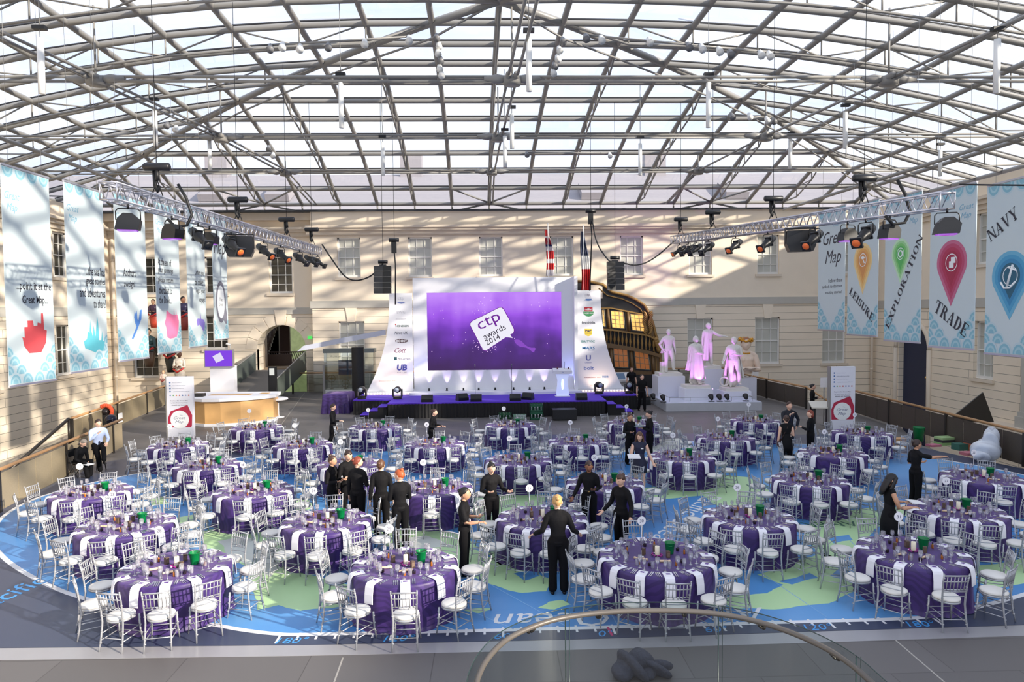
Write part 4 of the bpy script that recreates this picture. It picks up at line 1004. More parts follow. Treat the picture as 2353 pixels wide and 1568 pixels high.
# moving-head lamps at the stage corners
def mover(label, x, y):
    t = thing('moving_head_light', label, 'stage light', (x, y, ZS+.001), random.uniform(-.3, .3), 'moving lights on the stage')
    mb = SM(); mb.smooth = False; mb.lathe([(.2, 0), (.22, .02), (.22, .1), (.16, .14)], n=12); mb.build('base', M_hard, t)
    for s in (-1, 1): mb = MB(); mb.prism([(s*.19, -.08), (s*.25, -.08), (s*.25, .08), (s*.19, .08)][::s], .12, .5); mb.build('yoke_arm', M_hard, t)
    mb = SM(); mb.lathe([(.05, -.2), (.14, -.17), (.17, 0), (.16, .16), (.13, .2)], (0, 0, .46), 14, 'Y'); h = mb.build('head', M_hard, t)
    mb = SM(); mb.lathe([(.11, -.225), (.12, -.18)], (0, 0, .46), 14, 'Y'); mb.build('lens', mat('lamp_lens', S(150, 160, 175), .05, nv=.1), t); return t
mover('black moving-head lamp at the outer archway corner of the stage', -6.55, 34.1); mover('black moving-head lamp before the sponsor panel nearest the archway', -4.75, 33.9)
mover('black moving-head lamp before the sponsor panel nearest the ship stern', 5.45, 34.9); mover('black moving-head lamp at the stage corner nearest the statues', 7.0, 34.8)
# floor monitors
def monitor(label, x, y, rz, z=ZS):
    t = thing('stage_monitor', label, 'speaker', (x, y, z+.001), rz, 'floor monitor speakers')
    mb = MB(); P = [(-.19, 0), (.17, 0), (.19, .12), (.02, .33), (-.12, .33)]
    mb.v = [(-.27, p[0], p[1]) for p in P]+[(.27, p[0], p[1]) for p in P]
    for f in ((4,3,2,1,0),(5,6,7,8,9),(0,1,6,5),(1,2,7,6),(2,3,8,7),(3,4,9,8),(4,0,5,9)): mb.face(f)
    mb.build('cabinet', M_hard, t); mb = MB(); mb.add([(-.24, .189, .14), (.24, .189, .14), (.24, .04, .318), (-.24, .04, .318)], [(0,1,2,3)]); mb.v = [(a_, b_+.004, c_+.004) for a_, b_, c_ in mb.v]; mb.build('grille', mat('grille', S(34, 34, 38), .8, nv=.3, ns=60), t)
for px, py, lab, rz in ((985, 917, 'square black monitor speaker on the stage front, leftmost of the row', 0), (1063, 915, 'black wedge monitor tilted beside the left microphone stand', .5), (1095, 915, 'square black monitor on the stage front just right of the left microphone stand', 0), (1183, 914, 'square black monitor on the stage front below the right microphone stand', 0), (1212, 914, 'black wedge monitor tilted right of the right microphone stand', -.5), (1332, 913, 'square black monitor on the stage front right of the lectern', 0)):
    p = onZ(px, py, ZS+.05); monitor(lab, p.x, 33.0 if rz else 32.62, pi+rz)
for px, lab, py in ((1092, 'thin black microphone stand, centre-left of the stage', 830), (1176, 'thin black microphone stand, centre-right of the stage', 840)):
    x = onY(px, 900, 33.6).x; t = thing('microphone_stand', lab, 'microphone stand', (x, 33.6, ZS+.001), 0, 'microphone stands')
    mb = SM(); mb.lathe([(.14, 0), (.14, .02), (.02, .03)], n=12); mb.build('base', M_hard, t); mb = SM(); mb.tube([(0, 0, .02), (0, 0, 1.55)], .012, 6); mb.build('pole', M_hard, t)
    mb = SM(); mb.tube([(0, 0, 1.55), (0, -.1, 1.66)], [.012, .02], 6); mb.ball((0, -.12, 1.68), .028, 8, 5); mb.build('microphone', mat('mic_mesh', S(120, 120, 125), .4, .5), t)
# lectern
lx = onY(1292, 910, 34.2).x
t = thing('lectern', 'frosted white waisted lectern glowing from inside on the stage right side', 'lectern', (lx, 34.2, ZS+.001))
M_frost = mat('frosted_acrylic', S(222, 228, 245), .3, emit=(.55, .65, 1.0), es=.25)
rings = []
for z, w in ((.03, .3), (.2, .33), (.5, .27), (.8, .25), (1.0, .3), (1.15, .36)): rings.append([(-w, -.2, z), (w, -.2, z), (w*.9, .18, z), (-w*.9, .18, z)])
mb = MB(); mb.loft(rings); mb.build('column', M_frost, t)
mb = MB(); mb.box(-.37, .37, -.28, .24, 0, .03); mb.build('base', M_matw, t)
mb = MB(); mb.loft([[(-.48, -.3, 1.14), (.48, -.3, 1.14), (.46, .22, 1.2), (-.46, .22, 1.2)], [(-.48, -.3, 1.3), (.48, -.3, 1.3), (.46, .22, 1.4), (-.46, .22, 1.4)]]); mb.build('desk_top', M_matw, t)
mb = MB(); mb.plate([(.06*cos(2*pi*k/20), .62+.27*sin(2*pi*k/20)) for k in range(20)], lambda u, v, d: (u, -.212+d, v), .01); mb.build('glow', flat_emit('lectern_glow', (.45, .75, 1.0), 2.2), t)
mb = SM(); mb.tube([(.12, 0, 1.38), (.13, -.05, 1.62), (.12, -.12, 1.75)], .008, 5); mb.build('gooseneck_mic', M_hard, t)
for k_ in (-.25, .3): mb = SM(); mb.lathe([(.03, 0), (.035, .09)], (k_, -.1, 1.37), 8); mb.build('cup', mat('dark_red_cup', S(90, 40, 60), .3), t)
text('ctp', t, basis((0, -.302, 1.22), (1, 0, 0), (0, 0, 1)), height=.06, material=MATS['ink_546eb2'] if 'ink_546eb2' in MATS else E_blk, depth=.003)
# crates, sub speaker, purple draped table beside the stage
def crate(label, x, y, z, w, h, col, rz=0):
    t = thing('crate', label, 'crate', (x, y, z+.002), rz, 'plastic crates by the stage'); m = mat('crate_%d' % int(col[1]*1000), col, .4)
    mb = MB(); d = .36; tk = .02
    mb.box(-w/2, w/2, -d/2, d/2, 0, tk); mb.box(-w/2, w/2, -d/2, -d/2+tk, 0, h*.28); mb.box(-w/2, w/2, -d/2, -d/2+tk, h*.72, h)
    mb.box(-w/2, -w/2+tk, -d/2, d/2, 0, h); mb.box(w/2-tk, w/2, -d/2, d/2, 0, h); mb.box(-w/2, w/2, d/2-tk, d/2, 0, h)
    for k in range(7): x_ = -w/2+tk/2+(w-tk)*k/6; mb.box(x_-tk/2, x_+tk/2, -d/2+.002, -d/2+tk-.002, h*.28, h*.72)
    mb.build('shell', m, t)
    mb = MB()
    for i in range(4):
        for j in range(3): mb.lathe([(.03, tk), (.03, h*.6), (.012, h*.8), (.012, h*.95)], (-w/2+w*(i+.5)/4, -d/2+d*(j+.5)/3, 0), 6)
    o = mb.build('bottles', M_glass, t); o['kind'] = 'stuff'
gcol = S(20, 84, 58)
cx_ = onZ(1219, 962).x
crate('green plastic bottle crate, bottom of the stack of two before the stage', 2.0, 31.5, 0, .62, .36, gcol); crate('green plastic bottle crate, top of the stack of two before the stage', 1.99, 31.5, .364, .6, .36, gcol)
crate('pale green crate left of the crate stack before the stage', 1.2, 31.6, 0, .6, .22, S(120, 158, 130)); crate('low green crate of red bottles left of the pale crate', .55, 31.9, 0, .6, .26, S(30, 80, 50))
t = thing('subwoofer', 'long low black subwoofer on the floor in front of the stage', 'speaker', (3.27, 31.35, .002)); mb = MB(); mb.box(-.55, .55, -.3, .3, .03, .5); mb.build('cabinet', M_hard, t); mb = MB(); mb.box(-.5, .5, -.312, -.3, .07, .46); mb.build('grille', MATS['grille'], t)
def draped_box(name, label, x, y, w, d, h, m, cat):
    t = thing(name, label, cat, (x, y, .002)); n = 80; rings = []
    def rect(k, s, o):
        u = k/n*4; e = u % 1; c = int(u); P = [(-1, -1), (1, -1), (1, 1), (-1, 1), (-1, -1)]; a_, b_ = P[c], P[c+1]; px_, py_ = a_[0]+(b_[0]-a_[0])*e, a_[1]+(b_[1]-a_[1])*e
        return (px_*(w/2*s+o), py_*(d/2*s+o))
    rings.append([(*rect(k, .02, 0), h) for k in range(n)]); rings.append([(*rect(k, 1, 0), h) for k in range(n)])
    for z, a_ in ((h-.03, .01), (h*.6, .03), (h*.3, .05), (.0, .07)): rings.append([(*rect(k, 1, a_*(1+sin(k*1.3)*.8)), z) for k in range(n)])
    mb = SM(); mb.loft(rings, cap=False); mb.build('cloth', m, t); mb = MB(); mb.box(-w/2+.03, w/2-.03, -d/2+.03, d/2-.03, .7*h, h-.02); mb.build('table_frame', M_black, t)
draped_box('draped_table', 'small table under a purple damask cloth left of the stage', -7.9, 35.0, 1.25, 1.5, .95, M_cloth, 'table')
# cases beside the men
for px, py, lab in ((1472, 930, 'black flight case on the floor beside the stage, near the ship stern'),):
    t = thing('flight_case', lab, 'case', (8.0, 36.1, .002)); mb = MB(); mb.box(-.6, .35, -.3, .3, 0, .42); mb.build('body', M_hard, t); mb = MB(); mb.box(-.6, .35, -.305, .305, .3, .33); mb.build('edging', mat('aluminium_edge', S(120, 122, 126), .35, .8), t)
# black display tower, white rotor blade, display case beyond the stage
mb = SM(); mb.smooth = False
n = 12; pts = [(-.32, .15), (-.32, -.15)]+[(-.32+.64*k/8, -.15-.1*sin(pi*k/8)) for k in range(1, 9)]+[(.32, .15)]
o = onY(824, 893, 37.6); mb.prism([(p[0], p[1]) for p in pts], .003, 3.15); t = tag(mb.build('display_tower', M_black, None, (o.x, 37.6, 0)), 'tall black curved column standing left of the stage', 'column')
pb = [onY(x, y, 38.6) for x, y in ((683, 808), (697, 795), (790, 776), (885, 758), (885, 770), (790, 788), (700, 805))]
mb = SM(); mb.smooth = False; mb.plate([(p.x, p.z) for p in pb], lambda u, v, d: (u, 38.6+d*1.0, v), .35)
b_ = tag(mb.build('boat_hull_blade', mat('pale_blade', S(196, 200, 214), .3)), 'long pale slender blade rising from left towards the sponsor panel', 'sculpture')
mb = MB(); mb.box(-5.9, -5.7, 38.65, 38.85, .003, 3.3); mb.box(-9.6, -9.5, 38.7, 38.8, .003, 2.1); mb.build('support', M_steel, b_)
t = thing('display_case', 'glass museum case of brass instruments against the far wall', 'display case', (-9.2, 42.3, .002))
mb = MB(); mb.box(-1.1, 1.9, -.4, .4, 0, .35); mb.build('plinth', M_white, t); mb = MB()
for x0, x1, y0, y1 in ((-1.1, 1.9, -.4, -.39), (-1.1, -1.09, -.4, .4), (1.89, 1.9, -.4, .4)): mb.box(x0, x1, y0, y1, .35, 2.6)
mb.build('glass', glassy('case_glass', (.9, .95, .93), .1), t); mb = MB(); mb.box(-1.15, 1.95, -.45, .45, 2.6, 2.85); mb.build('canopy', mat('canopy_grey', S(120, 128, 124), .4), t)
mb = MB(); mb.box(-.4, 1.0, .34, .37, 1.2, 2.1); mb.build('blue_panel', mat('panel_blue', S(52, 70, 110), .6), t)
text('At your peril', t, basis((-.5, .3, 2.35), (1, 0, 0), (0, 0, 1)), height=.13, material=M_hard, depth=.01)
for x_, z_, r_ in ((-.75, 1.0, .22), (.1, .7, .24), (.9, 1.2, .2)):
    mb = SM(); mb.tube([(x_+r_*cos(2*pi*k/16), 0, z_+r_*sin(2*pi*k/16)) for k in range(16)], .018, 6, closed=True); mb.tube([(x_+r_*.7*cos(2*pi*k/16), r_*.7*sin(2*pi*k/16), z_) for k in range(16)], .014, 6, closed=True); mb.tube([(x_, 0, .36), (x_, 0, z_+r_)], .016, 6); mb.lathe([(.12, .36), (.03, .4)], (x_, 0, 0), 10)
    mb.build('instrument', mat('aged_brass', S(120, 100, 62), .35, .8), t)
# flags on the tall backdrop
def flag(name, label, px, y0, y1, w, cols, Y):
    p0 = onY(px, y0, Y); p1 = onY(px, y1, Y); H = p0.z-p1.z
    t = thing(name, label, 'flag', (p0.x, Y, p1.z)); mb = SM(); mb.tube([(0, 0, -2.5 if p1.z-2.5 > .1 else -p1.z+.2), (0, 0, H+.35)], .025, 6); mb.build('pole', M_white, t)
    n = 14; m_ = 22; mb = SM(); ms = []
    for c in cols: ms.append(mat('flag_%02x%02x%02x' % c[1], S(*c[1]), .8))
    for i in range(m_):
        z0_, z1_ = H*(1-i/m_), H*(1-(i+1)/m_); f = (i+.5)/m_; ci = 0
        for j, c in enumerate(cols):
            if f >= c[0]: ci = j
        mb.cm = ci
        def X(z, k): s = .35+.65*min(1, (1-z/H)*2.2); return w*s*(k/n)
        for k in range(n):
            P = lambda z, kk: (X(z, kk)-w*.3+.04*sin(z*2), .1*sin(kk*1.9)*(.3+.7*(1-z/H))+.02, z)
            mb.quad(P(z0_, k), P(z1_, k), P(z1_, k+1), P(z0_, k+1))
    mb.build('cloth', ms, t)
flag('red_ensign', 'red and white ensign hanging limp above the screen', 1259, 528, 634, .42, [(0, (196, 60, 60)), (.12, (226, 214, 214)), (.2, (176, 48, 60)), (.3, (50, 50, 100)), (.38, (220, 210, 214)), (.46, (190, 44, 50)), (.62, (232, 228, 226)), (.72, (196, 40, 44)), (.85, (232, 226, 226))], 36.9)
flag('tricolour_flag', 'blue white and red tricolour hanging limp above the sponsor panel', 1341, 532, 668, .5, [(0, (62, 68, 92)), (.42, (226, 224, 220)), (.62, (190, 34, 38))], 36.9)
# ---------------- figures ----------------
def ring(c, rx, ry, d, side, n=12, flat=0):
    """ellipse round c, perpendicular to direction d; rx along 'side'"""
    d = d.normalized(); a = (side-d*side.dot(d)).normalized(); b = d.cross(a)
    return [c + a*(rx*cos(2*pi*k/n)) + b*(ry*sin(2*pi*k/n)) for k in range(n)]
def limb(mb, pts, rad, side=Vector((1, 0, 0)), n=10, cap=True):
    rings = []; N = len(pts)
    for i, p in enumerate(pts):
        d = pts[min(i+1, N-1)]-pts[max(i-1, 0)]; r = rad[i]; rx, ry = r if isinstance(r, tuple) else (r, r)
        s = side if abs(d.normalized().dot(side)) < .95 else Vector((0, 1, 0))
        rings.append(ring(p, rx, ry, d, s, n))
    # rounded ends
    for end in (0, 1):
        p = pts[0] if end == 0 else pts[-1]; q_ = pts[1] if end == 0 else pts[-2]; d = (p-q_).normalized(); base = rings[0] if end == 0 else rings[-1]
        r = rad[0] if end == 0 else rad[-1]; rm = min(r) if isinstance(r, tuple) else r
        extra = [[p + d*rm*.45 + (v-p)*.75 for v in base], [p + d*rm*.75 + (v-p)*.2 for v in base]]
        rings = ([extra[1], extra[0]]+rings) if end == 0 else (rings+extra)
    mb.loft(rings, cap)
def bez(a, b, c, n):
    return [a*(1-t)**2+b*2*t*(1-t)+c*t*t for t in [i/n for i in range(n+1)]]
def hand(mb, w, d, pn, H, curl=.5, side=1):
    """palm and five fingers: wrist w, direction d, palm normal pn"""
    d = d.normalized(); pn = (pn-d*pn.dot(d)).normalized(); s = d.cross(pn)*side
    L = .105*H; pc = w+d*L*.25
    rings = [ring(w-d*L*.06, .018*H*.9, .012*H, d, s, 8), ring(w+d*L*.12, .021*H, .0095*H, d, s, 8), ring(w+d*L*.42, .024*H, .009*H, d, s, 8), ring(w+d*L*.5, .022*H, .007*H, d, s, 8)]
    mb.loft(rings)
    for k, (off, ln) in enumerate(((-.017, .4), (-.006, .46), (.006, .43), (.0165, .34))):
        a = w+d*L*.46+s*off*H; c1 = curl*(.8+.12*k)
        p = [a]; dirv = d
        for j, sl in enumerate((.45, .32, .23)):
            ca = c1*(.5+.4*j); dirv = (dirv*cos(ca)+pn*sin(ca)).normalized(); p.append(p[-1]+dirv*L*ln*sl)
        mb.tube(p, [.0058*H, .0054*H, .0048*H, .0036*H], 6)
    a = w+d*L*.1-s*.018*H; t1 = a+(d*.6-s*.7+pn*.3).normalized()*L*.22; t2 = t1+(d*.9-s*.2+pn*.4).normalized()*L*.2
    mb.tube([a, t1, t2], [.0075*H, .0065*H, .0045*H], 6)
ARMS = {  # elbow and wrist from the shoulder: outwards, forwards, up (fractions of height)
 'down': ((.03, -.005, -.17), (.045, .02, -.315)), 'behind': ((.045, -.05, -.155), (-.03, -.09, -.29)), 'bent': ((.03, -.01, -.165), (-.02, .13, -.145)),
 'forward': ((.035, .05, -.16), (.02, .19, -.15)), 'apart': ((.06, .0, -.155), (.09, .13, -.16)), 'wide': ((.09, .03, -.14), (.17, .13, -.21)), 'low_out': ((.055, .0, -.16), (.11, .09, -.265)),
 'point': ((.16, .04, -.05), (.30, .08, -.02)), 'chin': ((.02, .05, -.155), (-.08, .10, -.03)), 'up': ((.04, .06, -.13), (.01, .14, -.02)), 'carry': ((.03, .02, -.165), (-.06, .15, -.13)), 'hip': ((.09, -.03, -.14), (.03, .02, -.26)),
 'across': ((.03, .03, -.16), (-.12, .12, -.13)), 'lap': ((.03, .06, -.155), (-.03, .17, -.2)), 'reach': ((.05, .1, -.12), (.09, .22, -.15))}
def figure_parts(H, arms=('down', 'down'), legs='stand', turn=0.0, nod=0.0, lean=0.0, female=True, sleeve=1.0, hair='bun', dress=False, fat=1.0, shirt_loose=1.0):
    P = {}
    V3 = lambda x, y, z: Vector((x*H, y*H, z*H))
    sw = .098 if female else .115; hw = .052
    sit = legs == 'sit'
    hz = .30 if sit else (.47 if legs == 'perch' else .53)
    base = V3(0, 0, hz)
    def T(v):      # torso frame leaning forward (towards -y) about the hips
        v = Vector(v)-base; ca, sa = cos(lean), sin(lean); return base+Vector((v.x, v.y*ca-v.z*sa, v.z*ca+v.y*sa))
    dz = hz-.53
    body, top, bot, shoes, hr = SM(), SM(), SM(), SM(), SM()
    X = Vector((1, 0, 0))
    # torso rings
    tor = [(.50, .078 if female else .074, .055), (.54, .088 if female else .08, .062), (.60, .07 if female else .076, .05), (.64, .066 if female else .078, .049), (.70, .078 if female else .09, .058), (.755, .09 if female else .105, .062), (.795, sw-.006, .05), (.82, sw*.66, .04), (.845, .035, .034)]
    f = fat
    rings = [[T(p) for p in ring(V3(0, 0, z+dz), rx*H*f, ry*H*f, Vector((0, 0, 1)), X, 16)] for z, rx, ry in tor]
    top.loft([[c+(c-T(V3(0, 0, tor[i][0]+dz)))*(.07*shirt_loose) for c in r] for i, r in enumerate(rings)])
    body.loft(rings[2:])
    # bust
    if female:
        for s in (-1, 1): top.ball(T(V3(s*.036, -.036, .755+dz)), (.038*H, .031*H, .036*H), 8, 6)
    top.tube([T(V3(.036*cos(a), .034*sin(a), .853+dz+.01*sin(a))) for a in [2*pi*k/14 for k in range(14)]], .008*H, 6, closed=True)
    for s in (-1, 1): limb(top, [T(V3(s*.02, 0, .828+dz)), T(V3(s*sw*.62, 0, .815+dz)), T(V3(s*sw, 0, .797+dz))], [.034*H, .036*H, .033*H], Vector((0, 1, 0)), 10)
    # neck and head
    nk = [V3(0, .002, .83+dz), V3(0, 0, .855+dz), V3(0, -.006, .885+dz)]
    limb(body, [T(p) for p in nk], [.034*H, .028*H, .028*H], X, 10)
    hc = T(V3(0, -.012, .93+dz))
    R_ = Matrix.Rotation(turn, 3, 'Z') @ Matrix.Rotation(nod+lean*.6, 3, 'X')
    hs = H*.066
    def hd(x, y, z): return hc + R_ @ Vector((x*hs, y*hs, z*hs))
    n, m = 16, 12; rg = []
    for i in range(m+1):
        t = pi*i/m; z = -cos(t); q_ = max(sin(t), .02); row = []
        for k in range(n):
            a_ = 2*pi*k/n; x = q_*cos(a_)*.78; y = q_*sin(a_)*.95
            if z < 0: x *= 1-.38*min(1, -z)**1.4; y = y*(1-.12*-z)-.1*(-z)
            if y < -.3 and abs(x) < .3:
                if -.35 < z < .12: y -= .1*(1-abs(x)/.3)
                if -.62 < z < -.4: y -= .05
            if y < -.3 and .05 < z < .25 and .15 < abs(x) < .5: y += .07
            row.append(hd(x, y, z*1.12))
        rg.append(row)
    body.cm = 0; body.loft(rg)
    body.loft([[hd(x*w, -.86+yy, -.12+z) for x, z in ((-.13, -.12), (.13, -.12), (.05, .3), (-.05, .3))] for w, yy in ((1, .1), (.7, -.2))])   # nose
    for s in (-1, 1):
        body.ball(hd(s*.77, .08, -.08), (.1*hs, .16*hs, .24*hs), 6, 5)    # ears
        body.cm = 1; body.ball(hd(s*.29, -.79, .1), (.11*hs, .05*hs, .055*hs), 6, 4); body.ball(hd(s*.3, -.84, .27), (.16*hs, .04*hs, .025*hs), 6, 4); body.cm = 0
    body.cm = 2; body.ball(hd(0, -.84, -.5), (.2*hs, .05*hs, .06*hs), 8, 4); body.cm = 0
    # hair
    if hair != 'bald':
        rg = []
        for i in range(m+1):
            t = pi*i/m; z = -cos(t); q_ = max(sin(t), .02); row = []
            for k in range(n):
                a_ = 2*pi*k/n; x = q_*cos(a_)*.86; y = q_*sin(a_)*1.03
                lim = .42 if hair != 'short' else .5
                lim2 = lim+.12*cos(a_*3); y = max(y, -.1-.95*max(0, z)) if (y < 0 and z < lim2) else y; x *= .93 if z < lim2 else 1
                x *= 1+.03*sin(a_*9+z*4)
                if z < -.35: x *= .8; y = min(y, .8)
                row.append(hd(x, y+.05, z*1.0*(1.16 if z > 0 else .85)+.06))
            rg.append(row)
        hr.loft(rg)
        if hair == 'bun': hr.ball(hd(0, .95, .55), (.36*hs, .34*hs, .34*hs), 10, 7)
        if hair == 'bun_high': hr.ball(hd(0, .62, 1.05), (.38*hs, .36*hs, .32*hs), 10, 7)
        if hair in ('long', 'curly'):
            L = -3.0 if hair == 'long' else -1.3
            rings = [ring(hd(0, .35, .4), .84*hs, .66*hs, Vector((0, 0, 1)), R_ @ X, 14), ring(hd(0, .45, -.3), .95*hs, .6*hs, Vector((0, 0, 1)), R_ @ X, 14), ring(hd(0, .55, -1.0), 1.0*hs, .5*hs, Vector((0, 0, 1)), R_ @ X, 14), ring(hd(0, .6, L*.7), .95*hs, .42*hs, Vector((0, 0, 1)), R_ @ X, 14), ring(hd(0, .55, L), .55*hs, .25*hs, Vector((0, 0, 1)), R_ @ X, 14)]
            hr.loft(rings[::-1])
            if hair == 'long':
                for s in (-1, 1): limb(hr, [hd(s*.6, -.35, .75), hd(s*.82, -.25, -.2), hd(s*.85, -.3, -1.3), hd(s*.75, -.3, -2.5)], [(.25*hs, .3*hs), (.22*hs, .35*hs), (.26*hs, .4*hs), (.14*hs, .2*hs)], X, 8)
    # arms
    for s, a_ in ((1, arms[0]), (-1, arms[1])):
        e_, w_ = ARMS[a_] if isinstance(a_, str) else a_
        sh = T(V3(s*(sw+.002), 0, .793+dz)); el = T(V3(s*(sw+e_[0]), -e_[1], .797+e_[2]+dz)); wr = T(V3(s*(sw+w_[0]), -w_[1], .797+w_[2]+dz))
        mid1 = (sh+el)/2; fd = (wr-el)
        pts = [sh, mid1, el, el+fd*.35, wr]; rad = [.031*H, .029*H, .0235*H, .0245*H, .0165*H]
        limb(body, pts, [r*.93 for r in rad], Vector((0, 1, 0)), 10)
        if sleeve >= 1: limb(top, [sh, mid1, el, el+fd*.35, el+fd*.93], [.035*H, .034*H, .03*H, .029*H, .0225*H], Vector((0, 1, 0)), 10)
        elif sleeve > 0: limb(top, [sh, mid1, sh+(el-sh)*(.55+.45*sleeve)], [.035*H, .035*H, .034*H], Vector((0, 1, 0)), 10)
        pn = Vector((-s*.6, 0, -.3)) if fd.normalized().z < -.5 else Vector((0, 0, -1))
        if isinstance(a_, str) and a_ in ('apart', 'bent', 'low_out'): pn = Vector((-s*.2, 0, 1))
        hand(body, wr, fd, pn, H, .55, s)
        P['wrist%d' % s] = wr+fd.normalized()*.05*H
    # legs
    hipy = 0
    for s in (-1, 1):
        hip = V3(s*hw, 0, hz-.01)
        if legs == 'stand': kn, an, toe = V3(s*(hw+.002), -.004, .285), V3(s*(hw+.006), .012, .045), V3(s*(hw+.02), -.085, .018)
        elif legs == 'step': kn, an, toe = V3(s*(hw+.002), -.03*s-.01, .288), V3(s*(hw+.004), -.075*s+.02, .05), V3(s*(hw+.012), -.075*s-.075, .02)
        elif legs == 'sit': kn, an, toe = V3(s*(hw+.03), -.235, hz+.02), V3(s*(hw+.02), -.25+.05*s, .05), V3(s*(hw+.03), -.34+.05*s, .02)
        elif legs == 'perch':
            kn, an, toe = (V3(s*(hw+.0), -.15, .29), V3(s*(hw-.01), -.2, .05), V3(s*hw, -.29, .02)) if s < 0 else (V3(.02, -.2, .43), V3(-.03, -.36, .25), V3(-.03, -.44, .2))
        elif legs == 'heroic': kn, an, toe = (V3(s*(hw+.03), -.07, .31), V3(s*(hw+.045), -.06, .1), V3(s*(hw+.06), -.14, .07)) if s > 0 else (V3(s*hw, .0, .285), V3(s*hw, .015, .045), V3(s*(hw+.03), -.08, .018))
        fdv = (an-kn)
        limb(body, [hip, (hip+kn)/2, kn, kn+fdv*.35, an], [.05*H, .046*H, .031*H, .034*H, .02*H], X, 10)
        limb(bot, [hip+V3(0, 0, .02), (hip+kn)/2, kn, kn+fdv*.4, kn+fdv*.97], [.058*H*f, .054*H, .044*H, .043*H, .046*H if female else .04*H], X, 12)
        # foot
        d = (toe-an); rings = [ring(an+V3(0, .022, -.0), .02*H, .022*H, Vector((0, -1, 0)), X, 8)]
        heel = an+Vector((0, .02*H, -(an.z-toe.z)+.004*H)) if False else Vector((an.x, an.y+.022*H, toe.z))
        shoes.loft([ring(heel, .018*H, .018*H, d, X, 8), ring(heel+(toe-heel)*.25, .022*H, .022*H, d, X, 8), ring(heel+(toe-heel)*.65, .025*H, .016*H, d, X, 8), ring(toe, .014*H, .01*H, d, X, 8)])
        limb(shoes, [an+V3(0, 0, .012), Vector((an.x, an.y, toe.z+.008*H))], [.022*H, .021*H], X, 8)
    bot.loft([ring(V3(0, 0, z+dz), rx*H*f, ry*H*f, Vector((0, 0, 1)), X, 16) for z, rx, ry in ((.492, .052, .036), (.52, .092 if female else .084, .066), (.56, .088 if female else .084, .062), (.605, .076 if female else .084, .056))])
    if dress: 
        P['skirt'] = SM(); P['skirt'].loft([ring(V3(0, 0, z+dz), rx*H, ry*H, Vector((0, 0, 1)), X, 24) for z, rx, ry in ((dress, .115, .09), (.42, .118, .1), (.49, .112, .088), (.54, .1, .076), (.6, .074, .056), (.66, .071, .055))])
    P.update(body=body, top=top, bot=bot, shoes=shoes, hair=hr, hd=hd, T=T, hs=hs, V3=V3)
    return P
def fuse(o, vox=.015, it=4, f=.5):
    """one continuous cloth or stone surface from the overlapping lofts"""
    m = o.modifiers.new('fuse', 'REMESH'); m.mode = 'VOXEL'; m.voxel_size = vox; m.use_smooth_shade = True
    m = o.modifiers.new('soften', 'SMOOTH'); m.iterations = it; m.factor = f
    return o
SKINS = {'light': S(222, 178, 152), 'mid': S(196, 148, 118), 'tan': S(170, 120, 92), 'brown': S(128, 84, 60)}
def skin(k): return mat('skin_'+k, SKINS[k], .5, nv=.05)
M_feat = mat('dark_feature', S(52, 34, 30), .5); M_lip = mat('lips', S(160, 84, 80), .5)
HAIRC = {'black': S(22, 18, 18), 'dark': S(48, 32, 26), 'brown': S(92, 62, 42), 'red': S(176, 84, 40), 'auburn': S(128, 58, 40), 'blond': S(186, 146, 92), 'grey': S(130, 120, 110), 'darkbrown': S(66, 44, 34)}
M_shirt = mat('black_shirt', S(15, 14, 17), .8, nv=.3, ns=14, bump=.4, spec=.25); M_trou = mat('black_trousers', S(11, 10, 13), .85, nv=.2, ns=10, spec=.2); M_shoe = mat('black_shoe', S(14, 13, 14), .35)
STANDING = []
def person(label, x, y, z=0.0, face=0.0, H=1.68, skin_='light', hairc='dark', hair='bun', arms=('down', 'down'), legs='stand', turn=0, nod=0.0, lean=0.0, female=True, top=None, bot=None, sleeve=1.0, dress=False, fat=1.0, extra=None, loose=1.0):
    """face: heading in degrees, 0 = towards the camera, positive = towards the right of the hall"""
    if legs not in ('sit', 'perch'):      # keep clear of chairs and table edges
        for _ in range(30):
            dx = dy = 0
            for cx_, cy_2, rr_ in [(a_, b_, .36) for a_, b_ in CHAIR_POS]+[(T_[1], T_[2], T_[3]+.16) for T_ in TABLES]+[(a_, b_, .34) for a_, b_ in STANDING]:
                ex, ey = x-cx_, y-cy_2; d_ = hypot(ex, ey)
                if 1e-6 < d_ < rr_: dx += ex/d_*(rr_-d_)*.5; dy += ey/d_*(rr_-d_)*.5
            x += dx*.4; y += dy*(1.0)
        STANDING.append((x, y))
    t = thing('person', label, 'person', (x, y, z), radians(face))
    P = figure_parts(H, arms, legs, radians(turn), nod, lean, female, sleeve, hair, dress, fat, loose)
    P['body'].build('body', [skin(skin_), M_feat, M_lip], t)
    tm = top or M_shirt; bm_ = bot or M_trou
    if dress: fuse(P['top'].build('dress_bodice', tm, t)); P['skirt'].build('dress_skirt', tm, t)
    else: fuse(P['top'].build('shirt' if tm is M_shirt else 'jacket' if 'jacket' in tm.name or 'suit' in tm.name else 'shirt', tm, t))
    if not dress: fuse(P['bot'].build('trousers', bm_, t))
    elif bot: fuse(P['bot'].build('tights', bm_, t))
    P['shoes'].build('shoes', M_shoe, t)
    if hair != 'bald': P['hair'].build('hair', mat('hair_'+hairc, HAIRC[hairc], .5, nv=.25, ns=30), t)
    if extra: extra(t, P)
    return t
